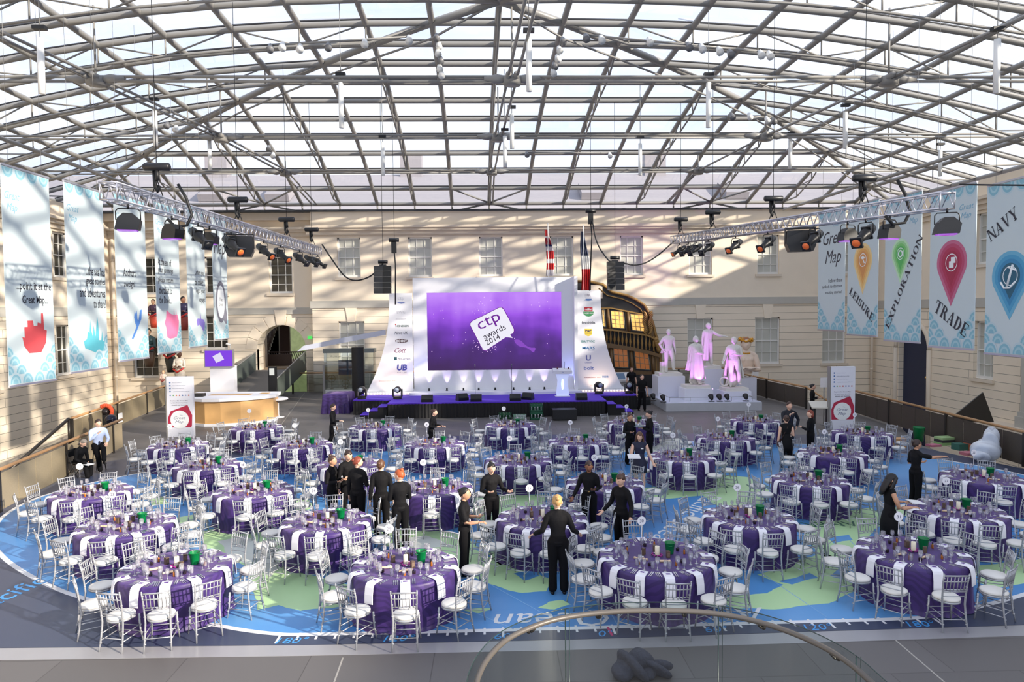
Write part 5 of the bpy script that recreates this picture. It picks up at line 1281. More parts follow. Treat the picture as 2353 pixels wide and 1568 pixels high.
# ---------------- the people ----------------
def F(px, py): p = onZ(px, py); return p.x, p.y
M_navy = mat('navy_dress', S(22, 26, 52), .7, nv=.1); M_suit = mat('navy_suit', S(18, 20, 32), .7, nv=.1); M_blue = mat('pale_blue_shirt', S(168, 182, 212), .7, nv=.04); M_jkt = mat('black_jacket', S(13, 13, 16), .8, nv=.2, spec=.25); M_paper = mat('paper', S(232, 230, 228), .7, nv=.02)
def belt(t, P, col=S(150, 120, 60)):
    H = P['V3'](0, 0, 1).z; mb = SM(); mb.loft([ring(Vector((0, 0, .6*H)), .082*H, .062*H, Vector((0, 0, 1)), Vector((1, 0, 0)), 20), ring(Vector((0, 0, .618*H)), .08*H, .06*H, Vector((0, 0, 1)), Vector((1, 0, 0)), 20)]); mb.build('belt', M_shoe, t)
    mb = MB(); mb.box(-.02, .02, -.066*H, -.06*H, .6*H, .618*H); mb.build('buckle', mat('brass', (.8, .55, .2), .25, 1.0), t)
def apron(t, P): pass
def sheets(t, P, w='wrist1'):
    p = P[w]; mb = MB(); mb.cbox((p.x-.03, p.y-.1, p.z+.03), (.24, .32, .012), 0, .1); mb.build('papers', M_paper, t)
px = person('person in black shirt and trousers walking right, leftmost by the back row', *F(769, 1034), face=85, H=1.68, hairc='dark', hair='short', arms=('down', 'forward'), legs='step', nod=.3)
person('person in black leaning right alone behind a table, below the stage front', *F(992, 1047), face=80, H=1.64, hairc='darkbrown', hair='bun', arms=('forward', 'bent'), legs='step', lean=.15)
person('person in black at the left of the huddle, hands folded in front', *F(765, 1208), face=75, H=1.66, skin_='mid', hairc='darkbrown', hair='bun_high', arms=('carry', 'bent'), nod=.15)
person('person in black facing the camera at the back of the huddle, looking down', *F(801, 1200), face=35, H=1.74, hairc='dark', hair='bun', arms=('across', 'down'), nod=.35, lean=.05, skin_='light')
person('person in black seen from behind, middle of the huddle of five', *F(824, 1224), face=160, H=1.73, hairc='auburn', hair='bun', arms=('down', 'carry'), turn=-45, fat=1.08)
person('person in black seen from behind, arms hanging, second from right in the huddle', *F(878, 1234), face=190, H=1.73, hairc='brown', hair='bun', arms=('down', 'down'), turn=-20)
person('person in black seen from behind with folded arms, rightmost of the huddle', *F(909, 1263), face=200, H=1.72, hairc='red', hair='bun_high', arms=('across', 'across'), turn=45, nod=.1)
person('person in black short sleeves in profile, both hands held out to the right', *F(1068, 1322), face=80, H=1.68, hairc='black', hair='bun', arms=('bent', 'forward'), sleeve=.6, skin_='mid')
person('person in black facing the camera, one hand raised, between third-row tables', *F(1130, 1238), face=20, H=1.69, hairc='black', hair='bun_high', arms=('apart', 'bent'), nod=.3, skin_='light')
def p10(t, P): 
    p = P['wrist-1']; mb = MB(); mb.cbox((p.x, p.y-.06, p.z+.01), (.3, .2, .008), .2); mb.build('papers', M_paper, t)
person('person in black seen from behind, leaning over a second-row table with a paper', *F(1283, 1364), face=180, H=1.74, hairc='blond', hair='bun', arms=(((.06,.0,-.15),(.14,.08,-.2)), ((.06,.0,-.15),(.12,.1,-.2))), lean=.1, nod=.15, fat=1.05, extra=p10)
person('person in black with a buckled belt facing the camera, hands low', *F(1352, 1232), face=-12, H=1.67, skin_='brown', hairc='dark', hair='bun', arms=('bent', 'low_out'), nod=.3, extra=belt)
person('person in black turned left with hands out before them', *F(1428, 1280), face=-50, H=1.7, skin_='light', hairc='darkbrown', hair='bun', arms=('low_out', 'low_out'), nod=.35)
def p13(t, P):
    p = P['wrist-1']; mb = MB(); mb.cbox((p.x+.04, p.y-.08, p.z+.03), (.32, .36, .02), .1, .1); mb.build('papers', M_paper, t)
    mb = MB(); mb.box(.03, .1, -.115, -.105, 1.27, 1.3); mb.build('name_badge', M_paper, t)
person('person in a navy sleeveless dress with name badge, carrying papers', *F(1470, 1137), face=-12, H=1.72, hairc='brown', hair='long', arms=('low_out', 'forward'), sleeve=0, dress=.36, top=M_navy, nod=.4, extra=p13, legs='step')
person('person in black facing the one who carries a tray of glasses', *F(1447, 1067), face=25, H=1.66, skin_='mid', hairc='darkbrown', hair='bun_high', arms=('down', 'bent'), nod=.2)
def tray(t, P):
    p = P['wrist-1']; c = Vector((0, p.y-.1, p.z+.05)); mb = SM(); mb.lathe([(.02, 0), (.22, 0), (.24, .02), (.22, .014), (.02, .012)], c, 20); mb.build('tray', mat('grey_tray', S(150, 170, 178), .3, .4), t)
    for i in range(6):
        a = i*pi/3; mb = SM(); mb.lathe([(.03, 0), (.034, .09)], c+Vector((.12*cos(a), .12*sin(a), .014)), 8); mb.build('tray_glass', M_glass, t)
person('person in black in profile holding a tray of glasses', *F(1493, 1063), face=-85, H=1.72, hairc='black', hair='bun', arms=('carry', 'carry'), extra=tray, nod=.25, fat=1.05)
person('person in black T-shirt standing beside the stage, farther of two', *F(1451, 917), face=10, H=1.8, female=False, hair='short', hairc='brown', sleeve=.1, arms=('down', 'down'))
person('person in black T-shirt walking beside the stage, nearer of two', *F(1475, 945), face=15, H=1.82, female=False, hair='short', hairc='dark', sleeve=.1, arms=('down', 'down'), legs='step')
def tie(t, P):
    H = P['V3'](0, 0, 1).z; mb = MB(); mb.plate([(-.05, .80*H), (.05, .80*H), (0, .68*H)], lambda u, v, d: (u, -.078*H+.0-d, v), .004); mb.build('shirt_front', M_paper, t)
    mb = MB(); mb.plate([(-.015, .8*H), (.015, .8*H), (.028, .68*H), (0, .64*H), (-.028, .68*H)], lambda u, v, d: (u, -.083*H-d, v), .004); mb.build('tie', M_navy, t)
person('person in a dark suit and tie with hand at chin, facing the camera', *F(1812, 1047), face=5, H=1.84, female=False, hair='short', hairc='darkbrown', arms=('hip', 'chin'), top=M_suit, bot=M_suit, nod=.15, extra=tie)
def bags(t, P):
    mb = SM(); mb.ball((.22, .02, .78), (.06, .15, .12), 10, 8); mb.tube([(.2, .0, .86), (.1, -.02, 1.4), (-.02, .1, 1.35), (.2, .06, .86)], .01, 5); mb.build('shoulder_bag', mat('brown_leather', S(70, 46, 40), .5, nv=.15), t)
    p = P['wrist-1']; mb = MB(); mb.cbox((p.x-.02, p.y-.06, p.z+.02), (.28, .05, .34), .2, 0); mb.build('paper_folder', mat('kraft', S(206, 184, 168), .7), t)
person('person in black sleeveless dress and tights, seen from behind with bags', *F(1806, 1078), face=172, H=1.68, hairc='darkbrown', hair='bun', arms=('down', 'bent'), sleeve=0, dress=.34, top=M_jkt, bot=M_trou, legs='step', extra=bags)
person('person in a black jacket turned away left, talking with the suited one', *F(1862, 1062), face=-130, H=1.7, hairc='auburn', hair='curly', arms=('carry', 'down'), top=M_jkt, fat=1.1, turn=40)
person('person in black standing behind the sloping information desk', *F(1866, 973), face=60, H=1.72, hairc='black', hair='bun', arms=('carry', 'bent'), skin_='light')
person('person in black with arm stretched out to the right beside the rightmost tables', *F(2103, 1168), face=95, H=1.72, skin_='mid', hairc='dark', hair='bun', arms=('bent', ((.05, .14, -.03), (.06, .29, -.02))), sleeve=.6, turn=0)
def p23(t, P):
    p = P['wrist1']; mb = MB(); mb.cbox((p.x-.06, p.y-.12, p.z+.02), (.3, .26, .008), .15, .1); mb.build('papers', M_paper, t)
person('person in a sleeveless black dress reading papers beside a table', *F(2043, 1286), face=80, H=1.72, skin_='mid', hairc='black', hair='long', arms=('forward', 'forward'), sleeve=0, dress=.2, top=M_jkt, bot=M_trou, nod=.4, extra=p23)
# two people sitting by the left balustrade on folding chairs
def folding_chair(label, x, y, rz):
    t = thing('folding_chair', label, 'chair', (x, y, .002), rz); m = mat('black_steel', S(30, 30, 32), .5)
    mb = MB(); mb.box(-.2, .2, -.2, .2, .44, .465); mb.build('seat', M_black, t); mb = MB(); mb.box(-.2, .2, .2, .23, .62, .85); mb.build('backrest', M_black, t)
    for s in (-1, 1):
        for a_, b_ in (((s*.21, -.2, 0), (s*.21, .21, .85)), ((s*.19, .24, 0), (s*.19, -.16, .46))): mb = SM(); mb.tube([a_, b_], .012, 6); mb.build('leg', m, t)
gx, gy = onZ(222, 1088).x, onZ(222, 1088).y
def ph(t, P):
    H = P['V3'](0, 0, 1).z; mb = MB(); T_ = P['T']; pts = [T_((u, -.074*H, v)) for u, v in ((-.018, .555*H), (.018, .555*H), (.03, .42*H), (0, .38*H), (-.03, .42*H))]; mb.add(pts+[p+Vector((0, -.008, 0)) for p in pts], [(0,1,2,3,4), (9,8,7,6,5)]); mb.build('tie', M_navy, t)
    mb = SM()
    for s in (-1, 1): mb.tube([P['hd'](s*.3+.22*cos(a), -.93, .1+.17*sin(a)) for a in [2*pi*k/10 for k in range(10)]], .0028, 5, closed=True)
    mb.build('glasses', M_shoe, t)
st_ = thing('bar_stool', 'tall black stool under the person in the pale blue shirt', 'stool', (gx-.1, gy+.3, .002)); mb = SM(); mb.lathe([(.02, .7), (.18, .7), (.19, .73), (.17, .76), (.02, .76)], n=20); mb.build('seat', M_black, st_)
for k_ in range(4): mb = SM(); mb.tube([(.12*cos(k_*pi/2+.8), .12*sin(k_*pi/2+.8), .7), (.21*cos(k_*pi/2+.8), .21*sin(k_*pi/2+.8), 0)], .014, 6); mb.build('leg', M_black, st_)
folding_chair('black folding chair under the person in black reading a booklet', gx-.35, gy-.42, radians(80))
person('person in pale blue shirt and tie perched on a stool, hand at mouth', gx-.1, gy+.3, z=0, face=48, H=1.8, female=False, hair='short', hairc='dark', arms=('lap', 'chin'), legs='perch', top=M_blue, nod=.25, lean=.1, extra=ph)
person('person in black seated and bending over a booklet', gx-.33, gy-.42, z=-.05, face=75, H=1.66, hairc='grey', hair='curly', arms=('lap', 'lap'), legs='sit', top=M_jkt, nod=.6, lean=.35, extra=lambda t, P: sheets(t, P, 'wrist-1'))
# ---------------- statues ----------------
M_marble = mat('marble', S(222, 218, 210), .55, nv=.06, ns=5, bump=.2); M_plin = mat('white_plinth', S(222, 222, 232), .5, nv=.01)
def joinmb(*ms):
    o = SM()
    for m in ms:
        k = len(o.v); o.v += m.v; o.f += [tuple(i+k for i in f) for f in m.f]; o.m += [0]*len(m.f); o.sm += m.sm
    return o
def cloak(H, sides, z0, z1, rx0, rx1, back=0, n=28, seed=1):
    rnd = random.Random(seed); ph = [rnd.uniform(0, 6) for _ in range(3)]; mb = SM(); rings = []
    for i in range(12):
        t = i/11; z = z1+(z0-z1)*t; rx = rx1+(rx0-rx1)*t; r = []
        for k in range(n):
            a = sides[0]+(sides[1]-sides[0])*k/(n-1); w_ = 1+(.02+.13*t)*sin(9*a+ph[0]+t)+(.01+.06*t)*sin(17*a+ph[1])
            r.append(Vector((rx*H*cos(a)*w_, rx*.72*H*sin(a)*w_+back*H, z*H)))
        rings.append(r)
    outer = rings; o = len(mb.v); N = n
    for r in outer: mb.v += [tuple(p) for p in r]
    for r in outer: mb.v += [tuple(Vector((p.x*.93, (p.y-back*H)*.93+back*H, p.z))) for p in r]
    M2 = len(outer)*N
    for i in range(len(outer)-1):
        for k in range(N-1):
            a_ = o+i*N+k; mb.face((a_, a_+1, a_+N+1, a_+N)); b_ = a_+M2; mb.face((b_, b_+N, b_+N+1, b_+1))
    for k in range(N-1):
        a_ = o+k; mb.face((a_, a_+M2, a_+M2+1, a_+1)); a_ = o+(len(outer)-1)*N+k; mb.face((a_, a_+1, a_+M2+1, a_+M2))
    for i in range(len(outer)-1):
        for k in (0, N-1): a_ = o+i*N+k; mb.face((a_, a_+N, a_+N+M2, a_+M2))
    return mb
pl = thing('exhibition_platform', 'low wide grey-fronted white platform carrying four marble statues', 'platform')
PX0, PX1, PY0, PY1 = 8.55, 13.35, 33.4, 39.9
mb = MB(); mb.box(PX0, PX1, PY0, PY1, 0, .4); mb.build('base', mat('platform_grey', S(186, 188, 194), .35), pl)
mb = MB(); mb.box(PX0+.02, PX1-.02, PY0+.02, PY1-.02, .4, .42); mb.build('top', mat('platform_top', S(206, 210, 226), .15, nv=.02), pl)
mb = SM()
for a, b in (((PX0+.3, PY0+.5, .62), (PX1-.3, PY0+.5, .62)), ((PX0+.3, PY0+.5, .62), (PX0+.3, PY1-.5, .62)), ((PX1-.3, PY0+.5, .62), (PX1-.3, PY1-.5, .62))): mb.tube([a, b], .012, 5)
for i in range(5): x = PX0+.3+(PX1-PX0-.6)*i/4; mb.tube([(x, PY0+.5, .42), (x, PY0+.5, .62)], .01, 5)
mb.build('guard_rail', M_steel, pl)
def statue(label, px_, ptop, Y, w, d, ybase, H, face, arms, legs='stand', cl=None, turn=0, extra=None, nod=0.0, hair='short'):
    zt = onY(px_, ybase, Y).z; x = onY(px_, ybase, Y).x; top = onY(px_, ptop, Y).z
    H = (top-zt)-.12
    p = thing('plinth', 'white plinth under the %s' % label.split(',')[0], 'plinth', (x, Y, .421)); mb = MB(); hh = zt-.421-.16
    mb.box(-w/2, w/2, -d/2, d/2, 0, hh); mb.build('block', M_plin, p)
    t = thing('statue', label, 'statue', (x, Y, zt-.158)); s_ = MB(); s_.box(-w*.43, w*.43, -d*.42, d*.42, 0, .16); s_.build('stone_base', M_marble, t)
    P = figure_parts(H, arms, legs, radians(turn), nod, 0, False, 1.0, hair, False, 1.12)
    b = joinmb(P['body'], P['top'], P['shoes'], P['hair'], P['bot']); M = Matrix.Translation((0, 0, .16)) @ Matrix.Rotation(radians(face), 4, 'Z'); b.xf(M); fuse(b.build('body', M_marble, t), .013, 2)
    if cl:
        for c in cl: m = cloak(H, *c); m.xf(M); m.build('drapery', M_marble, t)
    if extra: extra(t, H, M)
    return x, zt
def scroll(t, H, M):
    mb = SM(); mb.tube([Vector((-.22+.13*r_*cos(a), .12, .16+.13*r_*sin(a)))*1.0 for r_, a in [(1-.05*k, k*.5) for k in range(18)]], .05, 6); mb.xf(M); mb.build('scroll', M_marble, t)
    mb = MB(); mb.box(-.34, -.02, .06, .4, .0, .55); mb.xf(M); mb.build('support', M_marble, t)
def trunk(t, H, M):
    mb = SM(); limb(mb, [Vector((.05, .22, 0)), Vector((.1, .25, .3*H)), Vector((.02, .18, .48*H))], [.2, .16, .1]); mb.xf(M); mb.build('support', M_marble, t)
    mb = SM(); mb.tube([Vector((.3+.17*cos(a), -.1+.1*sin(a), .03+.012*k)) for k, a in enumerate([k*.7 for k in range(16)])], .025, 6); mb.xf(M); mb.build('coiled_rope', M_marble, t)
def anchor(t, H, M):
    mb = SM(); mb.tube([Vector((-.45+.22*cos(a), .1, .28+.22*sin(a))) for a in [2*pi*k/20 for k in range(20)]], .05, 6, closed=True); mb.tube([Vector((-.4, .12, 0)), Vector((-.15, .15, .9))], .05, 6); mb.xf(M); mb.build('anchor', M_marble, t)
    mb = SM(); mb.ball((0, .2, .4), (.3, .25, .42), 10, 8); mb.xf(M); mb.build('rock', M_marble, t)
statue('marble officer with one foot on a block, leftmost statue', 1536, 752, 36.6, 1.45, 1.3, 856, 0, 8, ('down', 'hip'), 'heroic', [((-.2, 3.3), .45, .7, .16, .12)], extra=scroll)
statue('marble man wrapped in a long cloak, nearest statue', 1598, 768, 34.9, 1.45, 1.2, 884, 0, 10, ('across', 'down'), 'step', [((-2.6, 1.9), .12, .83, .2, .1), ((1.9, 3.7), .3, .82, .18, .11)], turn=20, extra=trunk)
statue('marble man in a cape with outstretched arm, tallest statue', 1627, 738, 37.0, 1.3, 1.2, 840, 0, 12, (((.12, .08, -.09), (.25, .16, -.11)), 'down'), 'step', [((.3, 4.4), .12, .83, .17, .1)], turn=30)
statue('marble man leaning on an anchor, statue beside the painted bust', 1686, 770, 35.0, 1.4, 1.2, 890, 0, -5, ('across', 'low_out'), 'heroic', [((-.3, 2.9), .18, .62, .2, .13)], turn=30, extra=anchor)
for i, (px, py, tgt, en, col) in enumerate(((1523, 925, (8.9, 36.6, 2.8), 230, (.72, .2, 1.0)), (1535, 922, (10.3, 34.9, 2.4), 170, (.72, .2, 1.0)), (1650, 921, (10.3, 34.9, 2.6), 230, (.72, .2, 1.0)), (1670, 921, (11.1, 37.0, 3.4), 380, (.72, .2, 1.0)), (1692, 922, (12.3, 35.0, 2.6), 230, (.72, .2, 1.0)), (1735, 921, (12.3, 35.0, 1.8), 120, (.72, .2, 1.0)))):
    p = onZ(px, py, .6); p = Vector((p.x, 33.75 if i else 34.3, .421))
    t = thing('floor_spotlight', 'small black spotlight on the platform edge, %s of six counted from the stage' % UPW[i], 'spotlight', p, 0, 'spotlights at the foot of the statues')
    mb = MB(); mb.box(-.14, .14, -.08, .08, 0, .03); mb.build('base', M_hard, t); mb = SM(); mb.tube([(0, -.1, .12), (0, .06, .24), (0, .12, .29)], [.07, .13, .14], 10); mb.build('can', M_hard, t)
    spot('statue_beam', p+Vector((0, .2, .34)), tgt, en, col, 38)
# painted bust with gilt wreath and necklace, on the balustrade corner
bx = onY(1713, 838, 37.5); t = thing('bust', 'pale bust with gilt laurel wreath and gold necklace beside the window', 'bust', (bx.x, 37.5, 1.25))
K = (onY(1713, 772, 37.5).z-1.25)/2.05
M_pale = mat('painted_skin', S(226, 204, 184), .4); M_gold = mat('gilding', S(208, 150, 50), .3, .7, nv=.2, ns=40)
b = SM(); P = figure_parts(4.4*K, ('across', 'across'), 'stand', radians(-8), 0, 0, True, 1, 'short')
keep = joinmb(P['body'], P['top'])
keep.v = [(x*1.05, y, z-2.45*K) for x, y, z in keep.v]; keep.v = [(x, y, max(z, .0)) for x, y, z in keep.v]
keep.f, keep.m, keep.sm = zip(*[(f, m_, s_) for f, m_, s_ in zip(keep.f, keep.m, keep.sm) if max(keep.v[i][2] for i in f) > .01]) ; keep.f, keep.m, keep.sm = list(keep.f), list(keep.m), list(keep.sm)
fuse(keep.build('torso', M_pale, t), .025, 3)
hh = joinmb(P['hair']); hh.v = [(x*1.1, y, z-2.45*K) for x, y, z in hh.v]; hh.build('hair', mat('auburn_carving', S(150, 96, 60), .5), t)
hz = .955*4.4*K-2.45*K; mb = SM(); rnd = random.Random(2)
for i in range(46): a = 2*pi*i/46; r = .3*K+rnd.uniform(-.02, .03); mb.ball((r*cos(a), r*sin(a)*.95-.03, hz+.1*K+rnd.uniform(-.06, .07)+.05*sin(a)), (.055*K, .05*K, .05*K), 6, 4)
mb.build('wreath', M_gold, t)
mb = SM()
for i in range(26): a = 2*pi*i/26; mb.ball((.22*K*cos(a), .17*K*sin(a)-.03, .845*4.4*K-2.45*K-.04*K*(1-sin(a))), .035*K, 6, 4)
mb.build('necklace', M_gold, t); mb = MB(); mb.box(-.5, .5, -.35, .35, -1.25, 0); mb.build('pedestal', M_plin, t)
# ---------------- ship stern ----------------
YH = 41.0
sh = thing('ship_stern', 'carved black and gilt warship stern with lit gallery windows behind the stage', 'ship model')
M_hull = mat('ship_black', S(30, 28, 28), .5, nv=.15); M_wood = mat('ship_wood', S(112, 84, 46), .45, nv=.25, ns=10); M_gilt = mat('ship_gilt', S(150, 116, 62), .4, .3, nv=.25, ns=12)
M_lit = mat('lit_pane', S(200, 150, 80), .3, emit=S(238, 180, 96), es=.75, nv=.3, ns=1.2); M_lit2 = mat('dim_pane', S(130, 80, 40), .3, emit=S(150, 88, 40), es=.4, nv=.5, ns=1.0)
sil = [(1200,652),(1323,648),(1350,647),(1385,655),(1405,672),(1440,680),(1462,690),(1480,702),(1491,720),(1500,745),(1510,785),(1516,815),(1518,850),(1512,905),(1470,960),(1200,960)]
PS = [onY(x, y, YH) for x, y in sil]; mb = MB(); mb.plate([(p.x, p.z) for p in PS], lambda u, v, d: (u, YH+d, v), 1.9); mb.build('hull', M_hull, sh)
mb = SM(); mb.tube([Vector((p.x, YH-.05, p.z+.02)) for p in PS[1:14]], .09, 6); mb.tube([Vector((p.x-.25, YH-.05, p.z-.2)) for p in PS[3:14]], .04, 6); mb.build('rim_moulding', M_gilt, sh)
def sq(x, y): p = onY(x, y, YH); return p.x, p.z
A_ = lambda x, y: (1200+x/4.356, 620+y/4.356)
def bandpl(name, top, bot, y0, th, m):
    pts = [sq(*A_(*p)) for p in top]+[sq(*A_(*p)) for p in reversed(bot)]; mb = MB(); mb.plate(pts, lambda u, v, d: (u, YH-y0+d, v), th); return mb.build(name, m, sh)
bandpl('gallery_panel', [(700,375),(880,385),(1100,425),(1225,455),(1290,560),(1330,600)], [(700,590),(900,600),(1080,625),(1240,650),(1330,690)], .06, .08, M_wood)
bandpl('moulding', [(700,585),(900,597),(1080,625),(1240,648),(1340,690)], [(700,600),(900,612),(1080,640),(1240,664),(1340,706)], .3, .3, M_gilt)
bandpl('moulding', [(700,722),(900,740),(1100,775),(1300,820),(1385,850)], [(700,768),(900,782),(1100,812),(1300,856),(1385,884)], .3, .3, M_wood)
bandpl('gallery_panel', [(700,765),(900,780),(1100,812),(1380,880)], [(700,1050),(900,1050),(1100,1050),(1380,1050)], .05, .06, M_wood)
bandpl('moulding', [(780,380),(880,378),(1020,405),(1200,440)], [(780,392),(880,390),(1020,418),(1200,455)], .22, .2, M_gilt)
for i in range(17):     # balusters
    x = 720+i*39; yt = 598+(max(0, x-800))**1.25*.028; yb = 726+(x-700)*.145
    a_, b_ = sq(*A_(x, yt)), sq(*A_(x+6, yb)); h = a_[1]-b_[1]; mb = SM()
    mb.lathe([(.05, 0), (.05, .06*h), (.03, .15*h), (.085, .4*h), (.04, .7*h), (.03, .85*h), (.055, .93*h), (.055, h)], ((a_[0]+b_[0])/2, YH-.2, b_[1]), 8); mb.build('baluster', M_gilt, sh)
def swin(c, m, cols=3, rows=4):
    P4 = [sq(*A_(*p)) for p in c]; 
    mb = MB(); e = [(P4[0][0]-.09, P4[0][1]+.09), (P4[1][0]+.09, P4[1][1]+.09), (P4[2][0]+.09, P4[2][1]-.09), (P4[3][0]-.09, P4[3][1]-.09)]; mb.plate(e, lambda u, v, d: (u, YH-.1+d, v), .06); fr = mb.build('window_frame', M_hull, sh)
    mb = MB(); mb.plate(P4, lambda u, v, d: (u, YH-.12+d, v), .02); mb.build('pane', m, fr)
    mb = SM(); L = lambda s, t_: Vector(((P4[0][0]*(1-s)+P4[1][0]*s)*(1-t_)+(P4[3][0]*(1-s)+P4[2][0]*s)*t_, YH-.135, (P4[0][1]*(1-s)+P4[1][1]*s)*(1-t_)+(P4[3][1]*(1-s)+P4[2][1]*s)*t_))
    for k in range(cols+1): mb.tube([L(k/cols, 0), L(k/cols, 1)], .018 if 0 < k < cols else .03, 4)
    for k in range(rows+1): mb.tube([L(0, k/rows), L(1, k/rows)], .018 if 0 < k < rows else .03, 4)
    mb.build('glazing_bars', mat('glazing_grey', S(150, 140, 116), .5), fr)
swin([(882,410),(1008,420),(1022,592),(896,580)], M_lit); swin([(1078,440),(1206,452),(1222,620),(1096,606)], M_lit); swin([(795,400),(815,402),(828,570),(806,568)], M_lit, 1)
swin([(908,785),(1048,800),(1060,980),(922,975)], M_lit2, 3, 3); swin([(1118,810),(1255,835),(1275,1000),(1135,990)], M_lit2, 3, 3)
for x, y0_, y1_ in ((852, 395, 590), (1052, 418, 615), (1085, 800, 1040), (1300, 860, 1040), (885, 785, 1040)):
    a_, b_ = sq(*A_(x, y0_)), sq(*A_(x+14, y1_)); mb = SM(); mb.tube([(a_[0], YH-.14, a_[1]), (b_[0], YH-.14, b_[1])], .09, 8); mb.build('pilaster', M_wood, sh)
mb = SM(); rnd = random.Random(9)
for i in range(13):
    a_ = sq(*A_(1250+8*sin(i*.8), 450+i*17)); 
    for s in (-1, 1): mb.ball((a_[0]+s*.16, YH-.16, a_[1]), (.14, .06, .07), 8, 5, lambda p, a_=a_, s=s: Vector((p.x, p.y, p.z+(p.x-a_[0])*s*.8)))
for i in range(6): a_ = sq(*A_(1330+i*6, 700+i*20)); mb.ball((a_[0], YH-.2, a_[1]), .17, 8, 6)
o_ = mb.build('leaf_carving', M_gilt, sh)
mb = MB(); a_ = sq(*A_(542, 125)); b_ = sq(*A_(680, 212)); mb.box(a_[0]-.5, b_[0], YH-.05, YH+.1, b_[1]-.2, a_[1]+.1); mb.build('transom', M_hull, sh)
mb = MB(); a_ = sq(*A_(686, 155)); b_ = sq(*A_(802, 288)); mb.box(a_[0], b_[0], YH-.06, YH, b_[1], a_[1]); mb.build('stone_block', M_plain, sh)
# ---------------- figureheads by the left wall ----------------
def bust_on(name, label, px_, y_top, y_bot, Y, cols, turn=0, arms=('across', 'across'), hat=None):
    a = onY(px_, y_top, Y); b = onY(px_, y_bot, Y); h = a.z-b.z; t = thing(name, label, 'figurehead', (a.x, Y, b.z)); Hh = h/.5
    P = figure_parts(Hh, arms, 'stand', radians(turn), 0, 0, True, 1, 'short'); sh_ = lambda m: [(x, y, z-.5*Hh) for x, y, z in m.v]
    for nm, key, c in (('head_and_arms', 'body', 0), ('coat', 'top', 1), ('hair', 'hair', 2)):
        m = P[key]; m.v = sh_(m)
        fl_ = [(f, s_) for f, s_ in zip(m.f, m.sm) if min(m.v[i][2] for i in f) > -.05*Hh]
        m.f = [f for f, s_ in fl_]; m.sm = [s_ for f, s_ in fl_]; m.m = [0]*len(m.f)
        if nm == 'head_and_arms': m.v = [(x, y, max(z, .0)) for x, y, z in m.v]
        (fuse if nm != 'hair' else (lambda o_: o_))(m.build(nm, mat('carved_%02x%02x%02x' % cols[c], S(*cols[c]), .45, nv=.15, ns=6), t))
    mb = SM(); mb.lathe([(.08*Hh, -.28*Hh), (.1*Hh, -.15*Hh), (.125*Hh, 0), (.11*Hh, .04*Hh)], n=16); mb.v = [(x, y*.7, z) for x, y, z in mb.v]; mb.build('scroll_base', mat('carved_%02x%02x%02x' % cols[3], S(*cols[3]), .45, nv=.3, ns=8), t)
    mb = SM(); mb.tube([(-.12*Hh, -.06*Hh, .1*Hh), (-.02*Hh, -.1*Hh, .03*Hh), (.12*Hh, -.06*Hh, .12*Hh)], .022*Hh, 7); mb.build('sash', mat('carved_red', S(190, 44, 40), .5), t)
    mb = SM(); mb.tube([(0, .1*Hh, 0), (0, .3, -.1*Hh), (0, .9, -.1*Hh)], .05, 6); mb.build('bracket', M_steel, t); return t
for args in (('ship_figurehead', 'large carved figurehead in teal coat with red sash, nearest the left wall window', 341, 755, 812, 43.9, ((190, 150, 120), (46, 76, 78), (30, 26, 24), (60, 42, 30))),
 ('ship_figurehead', 'carved figurehead in a dark green dress with folded arms, between the banners', 391, 772, 826, 43.9, ((206, 180, 150), (46, 62, 58), (40, 30, 26), (44, 48, 44))),
 ('ship_figurehead', 'carved figurehead in a white turban and robe above the roll-up banner', 412, 808, 858, 43.2, ((96, 60, 44), (214, 204, 190), (196, 188, 180), (200, 190, 176)), 60),
 ('ship_figurehead', 'carved figurehead in a dark striped uniform high between two hanging banners', 421, 682, 732, 43.9, ((196, 140, 110), (44, 40, 70), (30, 26, 26), (150, 60, 50)), 70),
 ('ship_figurehead', 'carved figurehead in navy and red between the third and fourth banners', 352, 688, 730, 43.9, ((190, 150, 120), (60, 40, 60), (50, 40, 36), (170, 60, 40))),
 ('ship_figurehead', 'small pale carved figurehead just behind the handrail beside the roll-up banner', 375, 852, 878, 42.0, ((220, 170, 140), (226, 200, 186), (180, 130, 80), (220, 206, 190)))): bust_on(*args)
# ancient style helmet with red crest, dark round helmet on the rail
o = onY(243, 932, 27.5); t = thing('crested_helmet', 'dark helmet with a bushy orange-red crest behind the left handrail', 'helmet', (o.x, 27.5, 1.05))
mb = SM(); mb.ball((0, 0, .14), (.15, .18, .16), 12, 8); mb.build('dome', mat('helmet_dark', S(50, 44, 44), .3, .6), t); mb = SM(); rnd = random.Random(3)
for i in range(30): a = -.5+2.6*i/29; mb.ball((.25*cos(a)-.02, .03*sin(i*2.1), .14+.24*sin(a)), (.075, .06, .085), 6, 4)
mb.build('crest', mat('orange_crest', S(196, 74, 40), .8, nv=.3, ns=30), t); mb = MB(); mb.box(-.1, .1, -.1, .1, -1.05, .05); mb.build('stand', M_black, t)
o = onY(255, 966, 26.6); t = thing('round_helmet', 'glossy dark round helmet resting by the left handrail', 'helmet', (o.x, 26.6, .85)); mb = SM(); mb.ball((0, 0, .16), (.21, .21, .19), 14, 9); mb.build('dome', mat('helmet_gloss', S(30, 32, 50), .12, .4), t); mb = MB(); mb.box(-.08, .08, -.08, .08, -.85, 0); mb.build('stand', M_black, t)
